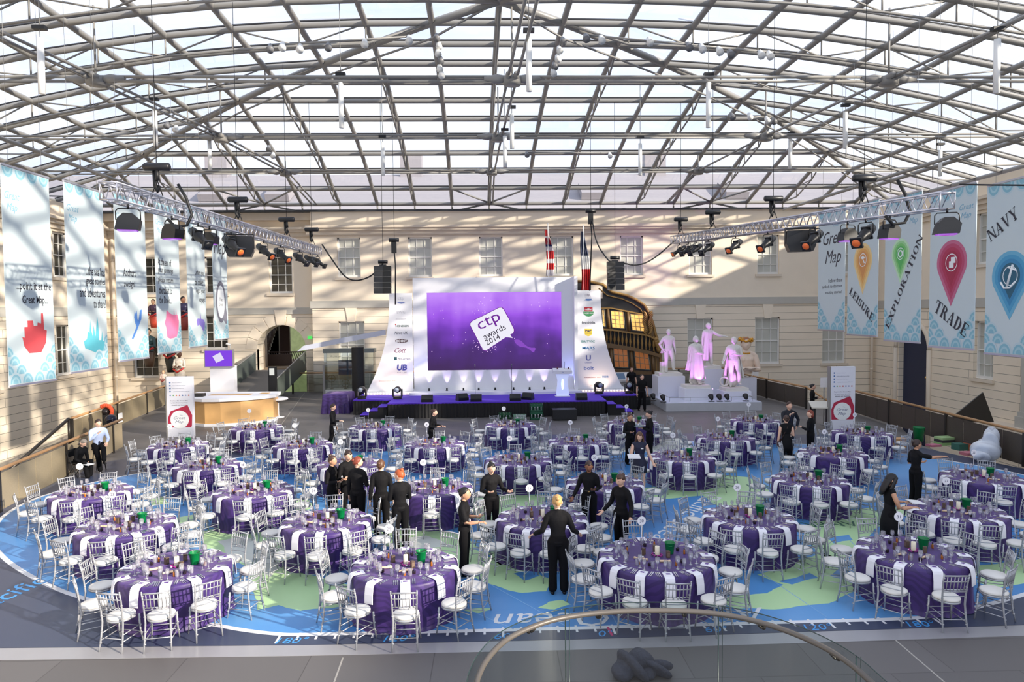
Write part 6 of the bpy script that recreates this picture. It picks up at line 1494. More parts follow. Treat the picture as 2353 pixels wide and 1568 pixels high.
# ---------------- lighting trusses ----------------
M_alu = mat('aluminium_truss', S(196, 196, 204), .3, .75, nv=.04)
M_lens = mat('amber_lens', S(220, 110, 50), .1, emit=S(200, 80, 34), es=.12, nv=.25, ns=25); M_vlens = mat('violet_lens', S(120, 70, 150), .1, emit=S(170, 90, 220), es=.45)
def box_truss(label, A, B, w=.36):
    t = thing('lighting_truss', label, 'truss'); A, B = Vector(A), Vector(B); d = (B-A); L = d.length; d.normalize(); s = d.cross(Vector((0, 0, 1))).normalized(); u = s.cross(d)
    cs = [(s*a+u*b)*(w/2) for a, b in ((-1, -1), (1, -1), (1, 1), (-1, 1))]
    for c in cs: mb = SM(); mb.tube([A+c, B+c], .026, 7); mb.build('chord', M_alu, t)
    n = int(L/.42); mb = SM()
    for i in range(n):
        p, q_ = A+d*(L*i/n), A+d*(L*(i+1)/n); m_ = (p+q_)/2
        for f in range(4): a_, b_ = cs[f], cs[(f+1) % 4]; mb.tube([p+a_, m_+b_, q_+a_], .0125, 5)
    for p in (A, B):
        for f in range(4): mb.tube([p+cs[f], p+cs[(f+1) % 4]], .016, 5)
    mb.build('lacing', M_alu, t); return t
TLA, TLB = (-8.2, 15.0, 7.68), (-8.45, 33.6, 8.05); TRA, TRB = (10.4, 15.4, 7.45), (8.95, 33.4, 8.45)
box_truss('aluminium box truss with hanging lamps on the left, rising from the stage', TLA, TLB); box_truss('aluminium box truss with hanging lamps on the right, before the pin banners', TRA, TRB)
def hoist(label, x, y, z, zt=None):
    t = thing('chain_hoist', label, 'hoist', (x, y, z), 0, 'chain hoists on the trusses')
    mb = SM(); mb.tube([(-.32, 0, .75), (-.28, 0, .75), (.3, 0, .75), (.33, 0, .75)], [.07, .1, .1, .06], 10); mb.build('motor', M_hard, t)
    mb = SM(); mb.tube([(0, 0, .7), (.02, 0, .42)], .05, 6); mb.tube([(-.08, .05, .7), (-.07, .05, .3), (-.02, .05, .16), (.04, .05, .3)], .05, 6); mb.build('chain_bag', M_black, t)
    mb = SM(); mb.tube([(0, 0, .45), (-.14, 0, .02)], .014, 5); mb.tube([(0, 0, .45), (.14, 0, .02)], .014, 5); mb.build('sling', M_black, t)
    zt = zt or 12.5; mb = SM(); mb.tube([(0, 0, .8), (0, 0, zt-z)], .009, 4); mb.build('chain', M_black, t)
def along(A, B, t): return Vector(A).lerp(Vector(B), t)
for sd, A, B in (('left', TLA, TLB), ('right', TRA, TRB)):
    for i, f in enumerate((.12, .42, .72, .94) if sd == 'left' else (.17, .45, .74, .95)):
        p = along(A, B, f); hoist('black chain hoist on the %s truss, %s from its near end' % (sd, UPW[i]), p.x, p.y, p.z+.18, roofz(p.x, p.y)-.12)
def yoke(t, w, h):
    mb = SM(); mb.tube([(-w, 0, -h), (-w, 0, -.1), (-w*.8, 0, -.04), (w*.8, 0, -.04), (w, 0, -.1), (w, 0, -h)], .014, 5); mb.tube([(0, 0, -.04), (0, 0, .06)], .025, 6); mb.build('yoke', M_hard, t)
def profile_lamp(label, p, rz, tilt, k=1.0, grp='profile spotlights on the trusses', lit=True):
    t = thing('profile_spotlight', label, 'spotlight', p, rz, grp); yoke(t, .16*k, .28*k)
    M = Matrix.Translation((0, 0, -.28*k)) @ Matrix.Rotation(tilt, 4, 'X')
    mb = SM(); mb.lathe([(.07*k, -.36*k), (.1*k, -.32*k), (.12*k, -.1*k), (.125*k, .06*k), (.085*k, .14*k), (.085*k, .42*k)], n=12, axis='Y'); mb.v = [(x, -y, z) for x, y, z in mb.v]; mb.xf(M); mb.build('body', M_hard, t)
    mb = MB(); mb.smooth = False; mb.box(-.12*k, .12*k, -.47*k, -.42*k, -.12*k, .12*k); mb.box(-.1*k, .1*k, .05*k, .09*k, -.15*k, .14*k); mb.xf(M); mb.build('colour_frame', M_hard, t)
    mb = SM(); mb.lathe([(.005, -.476*k), (.09*k, -.474*k), (.09*k, -.46*k)], n=14, axis='Y'); mb.xf(M); mb.build('lens', M_lens if lit else M_hard, t)
def flood(label, p, rz, k=1.0):
    t = thing('flood_light', label, 'floodlight', p, rz, 'hexagonal floodlights on the trusses'); yoke(t, .25*k, .3*k)
    mb = MB(); P = [(-.26, -.2), (-.2, .05), (-.08, .17), (.1, .17), (.26, .02), (.22, -.2)]
    mb.plate([(a*k, b*k-.32*k) for a, b in P], lambda u, v, d: (u, -.14*k+d, v), .3*k); mb.build('housing', M_hard, t)
    mb = MB(); mb.box(-.21*k, .18*k, -.12*k, .13*k, -.55*k, -.515*k); mb.build('lens', M_vlens, t)
def at_truss(px_, A, B):
    best = None
    for i in range(400):
        p = along(A, B, i/399); v = p-EYE; sx = 1176.5+FPX*v.dot(RT)/v.dot(FW)
        if best is None or abs(sx-px_) < best[0]: best = (abs(sx-px_), p)
    return best[1]
hang = lambda p: p-Vector((0, 0, .24))
for lab, px_, kind, rz, k in (('black hexagonal floodlight at the near end of the left truss', 292, 'f', .3, 1), ('black hexagonal floodlight, second along the left truss', 395, 'f', -.4, 1), ('black floodlight just behind the long spotlight on the left truss', 480, 'f', -.2, .9)):
    flood(lab, hang(at_truss(px_, TLA, TLB)), rz, k)
for lab, px_, lit, k, rz in (('long black profile spotlight aimed at the stage, left truss near end', 455, False, 1.15, .95), ('profile spotlight with amber lens before the big left speaker', 530, True, 1.2, .95), ('profile spotlight on the left truss above the left wall window', 606, True, 1.1, 1.0), ('profile spotlight, next along the left truss after the window one', 645, True, 1.1, 1.0), ('profile spotlight, third from the stage end of the left truss', 688, False, 1.1, 1.05), ('profile spotlight, second from the stage end of the left truss', 712, False, 1.0, 1.1), ('profile spotlight at the stage end of the left truss', 730, False, 1.0, 1.2)):
    profile_lamp(lab, hang(at_truss(px_, TLA, TLB)), rz, .55, k, lit=lit)
for lab, px_, rz, k in (('black hexagonal floodlight at the near end of the right truss', 2200, -.3, 1), ('black floodlight on the right truss below the cable loop', 2046, .4, 1), ('black floodlight on the right truss beside the Great Map banner', 1948, .2, .95)): flood(lab, hang(at_truss(px_, TRA, TRB)), rz, k)
for lab, px_, lit, k, rz in (('profile spotlight with bright amber lens, right truss, nearest the camera', 1990, True, 1.25, -.95), ('profile spotlight with amber lens before the big right speaker', 1872, True, 1.2, -.95), ('profile spotlight with amber lens above the right-hand window', 1765, True, 1.15, -.95), ('profile spotlight on the right truss between the two windows', 1690, True, 1.1, -.95), ('profile spotlight on the right truss, fourth from the stage end', 1627, False, 1.1, -1.0), ('profile spotlight, third from the stage end of the right truss', 1600, False, 1.05, -1.0), ('profile spotlight, second from the stage end of the right truss', 1582, False, 1.05, -1.1), ('profile spotlight at the stage end of the right truss', 1562, True, 1.0, -1.2)):
    profile_lamp(lab, hang(at_truss(px_, TRA, TRB)), rz, .5, k, lit=lit)
for lab, px_, A, B, rz in (('big black loudspeaker hung under the left truss', 540, TLA, TLB, .25), ('big black loudspeaker hung under the right truss', 1850, TRA, TRB, -.25)):
    p = at_truss(px_, A, B)-Vector((0, -.35, .25)); t = thing('hung_loudspeaker', lab, 'speaker', p, rz)
    mb = MB(); mb.plate([(-.42, -.02), (.42, -.02), (.44, -.5), (.36, -.68), (-.34, -.68), (-.44, -.45)], lambda u, v, d: (u, -.25+d, v), .5); mb.build('cabinet', M_hard, t)
    mb = MB(); mb.box(-.46, -.43, -.1, .1, -.4, .08); mb.box(.43, .46, -.1, .1, -.4, .08); mb.box(-.46, .46, -.06, .06, .04, .08); mb.build('bracket', M_hard, t)
# line arrays
for lab, px_, y0, y1, Yy in (('hanging black line-array speaker left of the screen', 880, 612, 676, 32.6), ('hanging black line-array speaker right of the screen', 1413, 602, 668, 32.6)):
    a, b = onY(px_, y0, Yy), onY(px_, y1, Yy); t = thing('line_array', lab, 'speaker', (a.x, Yy, a.z), 0, 'line-array speakers'); n = 5; h = (a.z-b.z)/n
    sg = -1 if px_ < 1000 else 1
    for i in range(n):
        mb = MB(); z1, z0 = -i*h, -(i+1)*h+.015; o_ = .05*i*.6; P = [(-.4, -.22-o_), (0, -.1-o_), (.4, -.22-o_), (.36, .28-o_), (-.36, .28-o_)]
        mb.prism([(p[0], p[1]) for p in P], z0, z1); mb.build('cabinet', M_hard, t)
        mb = MB(); mb.quad((-.4, -.225-o_, z0), (0, -.105-o_, z0), (0, -.105-o_, z0+.012), (-.4, -.225-o_, z0+.012)); mb.quad((0, -.105-o_, z0), (.4, -.225-o_, z0), (.4, -.225-o_, z0+.012), (0, -.105-o_, z0+.012)); mb.build('edge_line', M_steel, t)
    mb = MB(); mb.box(-.15, .15, -.1, .1, 0, .08); mb.build('flying_frame', M_hard, t); mb = SM(); mb.tube([(-.22, 0, .2), (.22, 0, .2)], .08, 8); mb.build('hoist_motor', M_hard, t)
    mb = SM(); mb.tube([(0, 0, .1), (0, 0, roofz(a.x, Yy)-.12-a.z)], .01, 4); mb.build('chain', M_black, t)
for lab, px_, y0, yb in (('cable drop hoist with black bag left of the screen', 905, 552, 700), ('cable drop hoist with black bag above the tricolour flag', 1357, 485, 668)):
    a = onY(px_, y0, 34.5); b = onY(px_-3, yb, 34.5); t = thing('cable_hoist', lab, 'hoist', (a.x, 34.5, a.z)); mb = SM(); mb.tube([(-.25, 0, 0), (.25, 0, 0)], .1, 8); mb.build('motor', M_hard, t)
    mb = MB(); mb.box(-.12, .12, -.1, .1, -.65, -.1); mb.build('bag', M_black, t); mb = SM(); mb.tube([(.02, 0, 0), (.02, 0, roofz(a.x, 34.5)-.12-a.z)], .01, 4); mb.build('chain', M_black, t)
    mb = SM(); mb.tube([(0, 0, -.5), (.06, 0, -1.2), (-.02, .3, b.z-a.z)], .035, 6); mb.build('cable', M_black, t)
def cable(lab, pts, r=.035):
    P = [onY(*p) for p in pts]; Q = P
    for _ in range(3):
        q_ = [Q[0]]
        for i in range(len(Q)-1): q_ += [Q[i].lerp(Q[i+1], .25), Q[i].lerp(Q[i+1], .75)]
        Q = q_+[Q[-1]]
    mb = SM(); mb.tube(Q, r, 6); tag(mb.build('cable', M_black), lab, 'cable')
cable('black cable sagging from the left truss to the left speaker array', [(740, 562, 33.6), (765, 600, 33.4), (800, 648, 33.1), (850, 640, 32.8), (880, 606, 32.5)])
cable('black cable looping from the right array up to the cable hoist', [(1361, 508, 34.4), (1370, 560, 33.9), (1398, 600, 32.9), (1405, 601, 32.5)])
cable('black cable sagging from the right array to the right truss', [(1430, 604, 32.5), (1462, 612, 32.8), (1500, 598, 33.1), (1552, 552, 33.4)])
cable('black cable running from the right truss end out of frame', [(2205, 424, 15.4), (2260, 425, 15.0), (2353, 426, 14.8), (2450, 427, 14.5)], .02)
for lab, A_, B_, px_ in (('thick black cable loop round the left truss', TLA, TLB, 410), ('thick black cable loop round the right truss', TRA, TRB, 2062)):
    p = at_truss(px_, A_, B_); mb = SM(); mb.tube([p+Vector((0, .0, .7)), p+Vector((.2, 0, .35)), p+Vector((.34, 0, -.1)), p+Vector((.2, 0, -.38)), p+Vector((-.1, 0, -.42)), p+Vector((-.3, 0, -.2))], .04, 6); tag(mb.build('cable_loop', M_black), lab, 'cable')
# ---------------- white tube lamps hung from the tie grid ----------------
M_tube = mat('white_tube', S(236, 236, 232), .4, nv=.02)
ORDT = ['nearest the camera', 'second', 'third', 'fourth']
TUB = [(92, 88, 216, 18.5, 'far left upper corner'), (355, 245, 336, 26.5, 'below the left hub'), (783, 190, 294, 23.3, 'left of the central hub'), (1215, 92, 210, 20.0, 'above the central hub'), (1176, 262, 342, 27.3, 'just below the central hub'), (1160, 313, 384, 29.2, 'on the central tie below its neighbour'), (879, 328, 404, 30.8, 'on the second tie, left half'), (1471, 330, 403, 30.8, 'on the second tie, right half'), (481, 320, 390, 31.0, 'left end of the second tie'), (1628, 190, 293, 23.3, 'right of the central hub'), (1943, 258, 341, 26.5, 'below the right hub'), (2292, 90, 214, 18.5, 'far right upper corner'), (1816, 320, 388, 31.0, 'right end of the second tie'), (2161, 345, 405, 30.8, 'over the truss at right')]
for px_, y0, y1, Yy, lab in TUB:
    a, b = onY(px_, y0, Yy), onY(px_+(3 if px_ > 1100 and px_ < 1300 else 0), y1, Yy); t = thing('tube_lamp', 'white hanging tube lamp, %s' % lab, 'lamp', (a.x, Yy, b.z), 0, 'white tube lamps under the roof'); h = a.z-b.z
    mb = SM(); mb.tube([(0, 0, 0), (0, 0, h)], .085, 12); mb.build('tube', M_tube, t); mb = SM(); mb.tube([(0, 0, h), (0, 0, roofz(a.x, Yy)-.1-b.z)], .012, 4); mb.build('hanger', M_steel, t)
    mb = MB(); zz = h+.22; mb.box(-.16, .16, -.08, .08, zz, zz+.1); mb.build('ballast', M_hard, t)
# clusters of small roof floods and speakers
def cluster(lab, pts, Yy):
    t = thing('ceiling_spot_cluster', lab, 'ceiling lights', onY(*pts[0], Yy))
    o = onY(*pts[0], Yy); mb = SM(); P = [onY(*p, Yy)-o for p in pts]; mb.tube([P[0], P[-1]], .03, 6); mb.build('bar', M_steel, t)
    for i, p in enumerate(P):
        mb = SM(); mb.tube([p+Vector((0, 0, .0)), p+Vector((.02, -.12, -.16)), p+Vector((.02, -.16, -.2))], [.07, .11, .12], 8); mb.build('spot', M_tube if i % 3 else mat('grey_can', S(120, 120, 122), .4), t)
cluster('string of small white spots left of the central hub', [(1003, 80), (1008, 98), (1006, 115), (1012, 132), (1010, 150), (1014, 165)], 23.2)
cluster('string of small white spots right of the central hub', [(1292, 88), (1284, 108), (1280, 128), (1273, 145), (1270, 160)], 23.2)
cluster('row of white spots under the open vent at upper left', [(622, 104), (650, 100), (690, 104), (755, 100), (838, 92), (940, 84)], 21)
cluster('row of white spots under the open vent at upper right', [(1345, 80), (1380, 84), (1490, 88), (1580, 100), (1610, 104), (1650, 110), (1675, 116), (1745, 118), (1765, 120)], 21)
cluster('small spots at the right where the hip rafters meet the slope', [(1680, 262), (1720, 262), (1760, 270), (1775, 272)], 27)
cluster('pair of small spots on the left tie above the truss', [(385, 282), (405, 290)], 27); cluster('pair of small spots hanging left of the second tie', [(618, 336), (628, 352)], 32); cluster('pair of small spots in the far right upper end', [(1210, 350), (1400, 352)], 33)
# ---------------- hanging banners ----------------
M_ban = mat('banner_cloth', S(200, 212, 214), .8, nv=.015, ns=1); M_banR = mat('banner_edge', S(236, 240, 240), .7)
M_sc = [mat('scale_a', S(136, 184, 198), .8, nv=.02), mat('scale_b', S(166, 202, 210), .8, nv=.02), mat('scale_pale', S(188, 208, 214), .8, nv=.02)]
M_ink = mat('banner_ink', S(52, 50, 58), .7); M_inkb = mat('banner_blue_ink', S(130, 176, 196), .8)
def glyph(c):
    """heavy serif capital in a unit box: list of quads, width"""
    th, tn, sf = .2, .06, .05; Q = []
    def bar(x0, x1, y0, y1): Q.append([(x0, y0), (x1, y0), (x1, y1), (x0, y1)])
    def stem(x, w=th, y0=0, y1=1, s=.08, a=True, b=True):
        bar(x, x+w, y0, y1)
        if a: bar(x-s, x+w+s, y0, y0+sf)
        if b: bar(x-s, x+w+s, y1-sf, y1)
    def dia(x0, x1, w): Q.append([(x0, 0), (x0+w, 0), (x1+w, 1), (x1, 1)])
    def arc(cx, cy, rx, ry, a0, a1, wmax, n=12):
        for k in range(n):
            t0, t1 = a0+(a1-a0)*k/n, a0+(a1-a0)*(k+1)/n; w = lambda t: tn+(wmax-tn)*abs(cos(t))
            Q.append([(cx+rx*cos(t0), cy+ry*sin(t0)), (cx+rx*cos(t1), cy+ry*sin(t1)), (cx+(rx-w(t1))*cos(t1), cy+(ry-tn)*sin(t1)), (cx+(rx-w(t0))*cos(t0), cy+(ry-tn)*sin(t0))])
    if c == 'N': stem(.08, tn+.02); stem(.8, tn+.02); Q.append([(.08, 1), (.3, 1), (.88, 0), (.7, 0)]); return Q, .98
    if c == 'A': Q.append([(.1, 0), (.16, 0), (.5, 1), (.44, 1)]); Q.append([(.62, 0), (.86, 0), (.55, 1), (.4, 1)]); bar(.22, .7, .3, .36); bar(.0, .28, 0, sf); bar(.52, .96, 0, sf); return Q, .98
    if c == 'V': Q.append([(.4, 0), (.55, 0), (.3, 1), (.08, 1)]); Q.append([(.46, 0), (.52, 0), (.86, 1), (.78, 1)]); bar(0, .4, 1-sf, 1); bar(.66, .95, 1-sf, 1); return Q, .95
    if c == 'Y': bar(.38, .58, 0, .45); Q.append([(.38, .42), (.58, .42), (.3, 1), (.08, 1)]); Q.append([(.5, .42), (.57, .42), (.86, 1), (.79, 1)]); bar(.27, .69, 0, sf); bar(0, .4, 1-sf, 1); bar(.66, .96, 1-sf, 1); return Q, .95
    if c == 'T': stem(.35, b=False); bar(0, .9, 1-tn, 1); bar(0, .05, .7, 1); bar(.85, .9, .7, 1); return Q, .92
    if c in 'RP': stem(.1); arc(.3, .74, .42, .26, -pi/2, pi/2, .2); (Q.append([(.66, 0), (.92, 0), (.6, .5), (.38, .5)]) if c == 'R' else None); (bar(.62, .98, 0, sf) if c == 'R' else None); return Q, (.98 if c == 'R' else .8)
    if c == 'D': stem(.1); arc(.3, .5, .55, .5, -pi/2, pi/2, .22); return Q, .95
    if c == 'E': stem(.1); bar(.1, .75, 1-tn, 1); bar(.1, .78, 0, tn); bar(.1, .55, .48, .54); bar(.7, .75, .72, 1); bar(.73, .78, 0, .3); bar(.5, .55, .38, .64); return Q, .85
    if c == 'L': stem(.1); bar(.1, .75, 0, tn); bar(.7, .75, 0, .35); return Q, .8
    if c == 'I': stem(.1); return Q, .42
    if c == 'S': arc(.4, .74, .32, .26, .35, 3*pi/2, .17); arc(.4, .26, .34, .26, -pi+.35, pi/2, .17); bar(.66, .71, .7, .98); bar(.06, .11, .02, .3); return Q, .8
    if c == 'U': bar(.1, .3, .3, 1); bar(.72, .79, .3, 1); arc(.445, .32, .345, .32, pi, 2*pi, .2); bar(0, .4, 1-sf, 1); bar(.6, .92, 1-sf, 1); return Q, .92
    if c == 'X': Q.append([(.62, 0), (.86, 0), (.3, 1), (.06, 1)]); Q.append([(.1, 0), (.17, 0), (.8, 1), (.72, 1)]); bar(0, .3, 0, sf); bar(.52, .95, 0, sf); bar(0, .42, 1-sf, 1); bar(.62, .92, 1-sf, 1); return Q, .95
    if c == 'O': arc(.45, .5, .42, .5, 0, 2*pi, .2, 24); return Q, .9
    return [], .4
def serif_text(s, parent, M, height, m, width=None):
    x = 0; mb = MB(); qs = []
    for c in s: Q, w_ = glyph(c); qs += [[(p[0]*.8+x, p[1]) for p in q_] for q_ in Q]; x += (w_+.06)*.8
    kx = width/x if width else height
    for i, q_ in enumerate(qs): mb.add([M @ Vector(((p[0]-x/2)*kx, (p[1]-.5)*height, .0004*(i % 3))) for p in q_], [tuple(range(len(q_)))])
    return mb.build('lettering', m, parent)
def banner(side, xl, xr, yt, yb, label):
    """yt / yb: pixel heights of the top-left and bottom-left corners as seen"""
    X = -12.0 if side == 'L' else 14.0
    A_ = onX(xl, yt, X); B_ = onX(xl, yb, X); C_ = onX(xr, (yt+yb)/2, X)
    z1, z0 = A_.z, B_.z; ya, yc = A_.y, C_.y; W = abs(yc-ya); Hh = z1-z0; sgn = 1 if yc > ya else -1
    t = thing('hanging_banner', label, 'banner', (X, (ya+yc)/2, z0))
    cx = -X/abs(X)
    mb = MB(); mb.box(-.01, .01, -W/2, W/2, 0, Hh); mb.build('cloth', M_ban, t)
    for z_ in (Hh, -.05): mb = MB(); mb.box(-.03, .03, -W/2, W/2, z_, z_+.05); mb.build('batten', M_alu, t)
    mb = SM()
    for s in (-.35, .35): mb.tube([(0, s*W, Hh+.05), (0, s*W, roofz(X, (ya+yc)/2)-.1-z0)], .005, 4)
    mb.build('suspension_wire', M_steel, t)
    def M(u, v, d=.012, rot=0):      # u 0..1 left to right as seen, v metres up
        xd = Vector((0, sgn, 0)); yd = Vector((0, 0, 1)); c, s_ = cos(rot), sin(rot)
        return basis(Vector((cx*d, (u-.5)*W*sgn, v)), xd*c+yd*s_, yd*c-xd*s_)
    def poly(pts, d, m, nm):
        mb = MB(); mb.add([M(0, 0, d) @ Vector((p[0]*W, p[1], 0)) for p in pts], [tuple(range(len(pts)))]); return mb.build(nm, m, t)
    return t, M, poly, W, Hh
def scales(M, W, t, z0, rows, cols=4, arch=True, d0=.0115, up=1):
    mb = MB(); r0 = W/cols/2*1.02; dd = d0
    for j in range(rows-1, -1, -1):
        for i in range(cols+1 if j % 2 else cols):
            cxx = (i if j % 2 else i+.5)*W/cols
            if arch and j > .6+3.6*(2*abs(cxx/W-.5))**1.7: continue
            for q_, (rr_, m_) in enumerate(((1, 2), (.82, 0), (.6, 1), (.4, 0))):
                r = r0*rr_; dd += .00012; mb.cm = m_; P = []
                for k in range(17):
                    a = pi*k/16; x = min(max(cxx+r*cos(a), 0), W); P.append((x, z0+up*(j*r0*1.0+r*1.25*sin(a))))
                mb.add([M(0, 0, dd) @ Vector((p[0], p[1], 0)) for p in P], [tuple(range(17))])
    mb.build('scale_pattern', M_sc, t)
def ship_shape(kind, cxx, cz, s):
    if kind == 'red': return [(-1,-.15),(-.85,-.2),(-.75,-.6),(-.4,-.95),(.5,-.95),(.9,-.5),(1,.1),(.8,.15),(.75,.95),(.6,.95),(.58,.45),(.3,.5),(.28,.35),(.0,.35),(-.05,.6),(-.45,.6),(-.45,.3),(-.7,.3),(-.7,-.2)]
    if kind == 'teal': return [(-1,-.3),(-.9,-.65),(.3,-1),(.8,-.85),(1,-.4),(.8,-.35),(.75,.2),(.65,-.3),(.45,-.3),(.4,.6),(.3,1),(.2,.4),(.1,-.1),(-.05,.5),(-.15,-.1),(-.3,.3),(-.35,.8),(-.45,.1),(-.6,.2),(-.7,-.2)]
    if kind == 'blue': return [(-.8,-1),(-.6,-1.05),(.1,-.3),(.6,.3),(.7,.95),(.45,.9),(.2,.2),(.05,.3),(0,.9),(-.15,.6),(-.3,.9),(-.4,.4),(-.25,.0),(-.1,-.2)]
    if kind == 'pink': return [(-1,0),(-.8,-.3),(-.7,-.9),(-.3,-1),(.6,-.95),(.9,-.5),(1,.1),(.8,.5),(.7,.5),(.65,.9),(.6,.5),(.4,.5),(.38,.95),(.3,.5),(-.1,.55),(-.7,.8),(-.8,.3)]
    return [(-1,.2),(-.8,-.3),(-.2,-.2),(.2,-.5),(.6,-.9),(.9,-.6),(1,0),(.7,.3),(.1,.35),(.05,.9),(-.1,.35),(-.7,.4)]
LB = [(0, 119, 378, 890, 'leftmost hanging banner, red ship and words pointing at the map', [('...point it at the', .58, .455, 46, .76), ('Great Map...', .6, .39, 46, .55)], 'red', S(204, 74, 80), .54, .235, .3),
 (145, 241, 417, 858, 'hanging banner with teal ship and words about sea stories', [('...the sea has', .73, .545, 40, .52), ('great stories', .73, .485, 40, .52), ('and adventures', .64, .425, 40, .68), ('to share!', .82, .365, 40, .34)], 'teal', S(90, 178, 192), .64, .19, .3),
 (260, 336, 443, 831, 'hanging banner reading Anchors aweigh with blue shape', [('Anchors', .42, .535, 40, .4), ('aweigh!', .41, .46, 40, .36)], 'blue', S(84, 136, 208), .62, .22, .26),
 (352, 412, 462, 814, 'hanging banner asking to return the tablet, pink ship', [('At the end of', .37, .61, 36, .56), ('your journeys', .4, .55, 36, .62), ('please return', .4, .485, 36, .62), ('the tablet to', .38, .42, 36, .54), ('the Dock...', .36, .355, 36, .5)], 'pink', S(226, 120, 160), .6, .2, .32),
 (425, 471, 470, 799, 'hanging banner with small purple shape, beside the one with the ring', [('...where you', .66, .53, 36, .5), ('can collect a', .66, .465, 36, .56), ('log of your', .7, .4, 36, .5), ('voyage!', .78, .335, 36, .36)], 'x', S(140, 124, 206), .66, .17, .25),
 (485, 521, 490, 781, 'farthest left hanging banner with dark ring round a compass face', [], None, None, 0, 0, 0)]
for xl, xr, yt, yb, lab, lines, kind, col, su, sv, ss in LB:
    t, M, poly, W, Hh = banner('L', xl, xr, yt, yb, lab)
    scales(M, W, t, .02, 5, 4); scales(M, W, t, Hh-.02, 1, 4, up=-1)
    if lines: text('Great\nMap', t, M(.2, Hh*.84), width=W*.3, height=Hh*.1, material=M_inkb, depth=.002, shear=.35)
    for s_, u, v, h, w_ in lines: text(s_, t, M(u, Hh*v), width=W*w_, height=Hh*.05, material=M_ink, depth=.002, bold=.01)
    if kind:
        m_ = mat('shape_%s' % kind, col, .8, nv=.1, ns=3); poly([(su+p[0]*ss*.95, Hh*sv+p[1]*ss*W*1.0) for p in ship_shape(kind, 0, 0, 1)], .014, m_, 'ship_print')
    else:
        text('Map', t, M(.5, Hh*.73), width=W*.8, height=Hh*.16, material=M_ink, depth=.002, shear=.35)
        poly([(.5+.36*cos(a), Hh*.3+Hh*.17*sin(a)) for a in [2*pi*k/28 for k in range(28)]], .013, mat('ring_grey', S(118, 118, 130), .7), 'ring_print')
        poly([(.5+.26*cos(a), Hh*.3+Hh*.135*sin(a)) for a in [2*pi*k/28 for k in range(28)]], .0145, M_banR, 'ring_centre'); text('The\nDock', t, M(.5, Hh*.3, .016), width=W*.3, height=Hh*.07, material=M_ink, depth=.001)
        poly([(.62, Hh*.16), (.9, Hh*.1), (.92, Hh*.2), (.85, Hh*.26)], .0125, MATS['ring_grey'], 'ring_handle')
def pin(poly, W, u, vtop, vtip, cols, wd):
    """map pin: round head tapering to a point below, nested shades"""
    H_ = vtop-vtip; r = wd/2
    for q_, (k, c) in enumerate(zip((1, .84, .68, .52), cols)):
        P = []; cz = vtop-r*W*1.0; rr_ = r*k
        for i in range(21): a = -.35+(pi+.7)*i/20; P.append((u+rr_*cos(a), cz+rr_*W*sin(a)))
        P.append((u, vtip+(1-k)*H_*.62)); poly(P, .0135+q_*.0008, mat('pin_%02x%02x%02x' % c, S(*c), .8, nv=.02), 'map_pin')
    P = [(u+r*.4*cos(a), cz+r*.4*W*sin(a)) for a in [2*pi*k/24 for k in range(24)]]; poly(P, .0175, MATS['banner_edge'], 'pin_ring'); poly([(u+(x-u)*.9, cz+(z-cz)*.9) for x, z in P], .0183, mat('pin_%02x%02x%02x' % cols[3], S(*cols[3]), .8), 'pin_disc'); return cz
RBN = [(1882, 1942, 490, 757, 'right hanging banner with Great Map title, first from the far corner', 'great'), (1950, 2018, 478, 768, 'hanging banner with orange pin reading LEISURE', 'leisure'), (2036, 2117, 462, 781, 'hanging banner with green pin reading EXPLORATION', 'explore'), (2140, 2242, 448, 795, 'hanging banner with crimson pin reading TRADE', 'trade'), (2270, 2400, 430, 811, 'rightmost hanging banner with blue anchor pin reading NAVY', 'navy')]
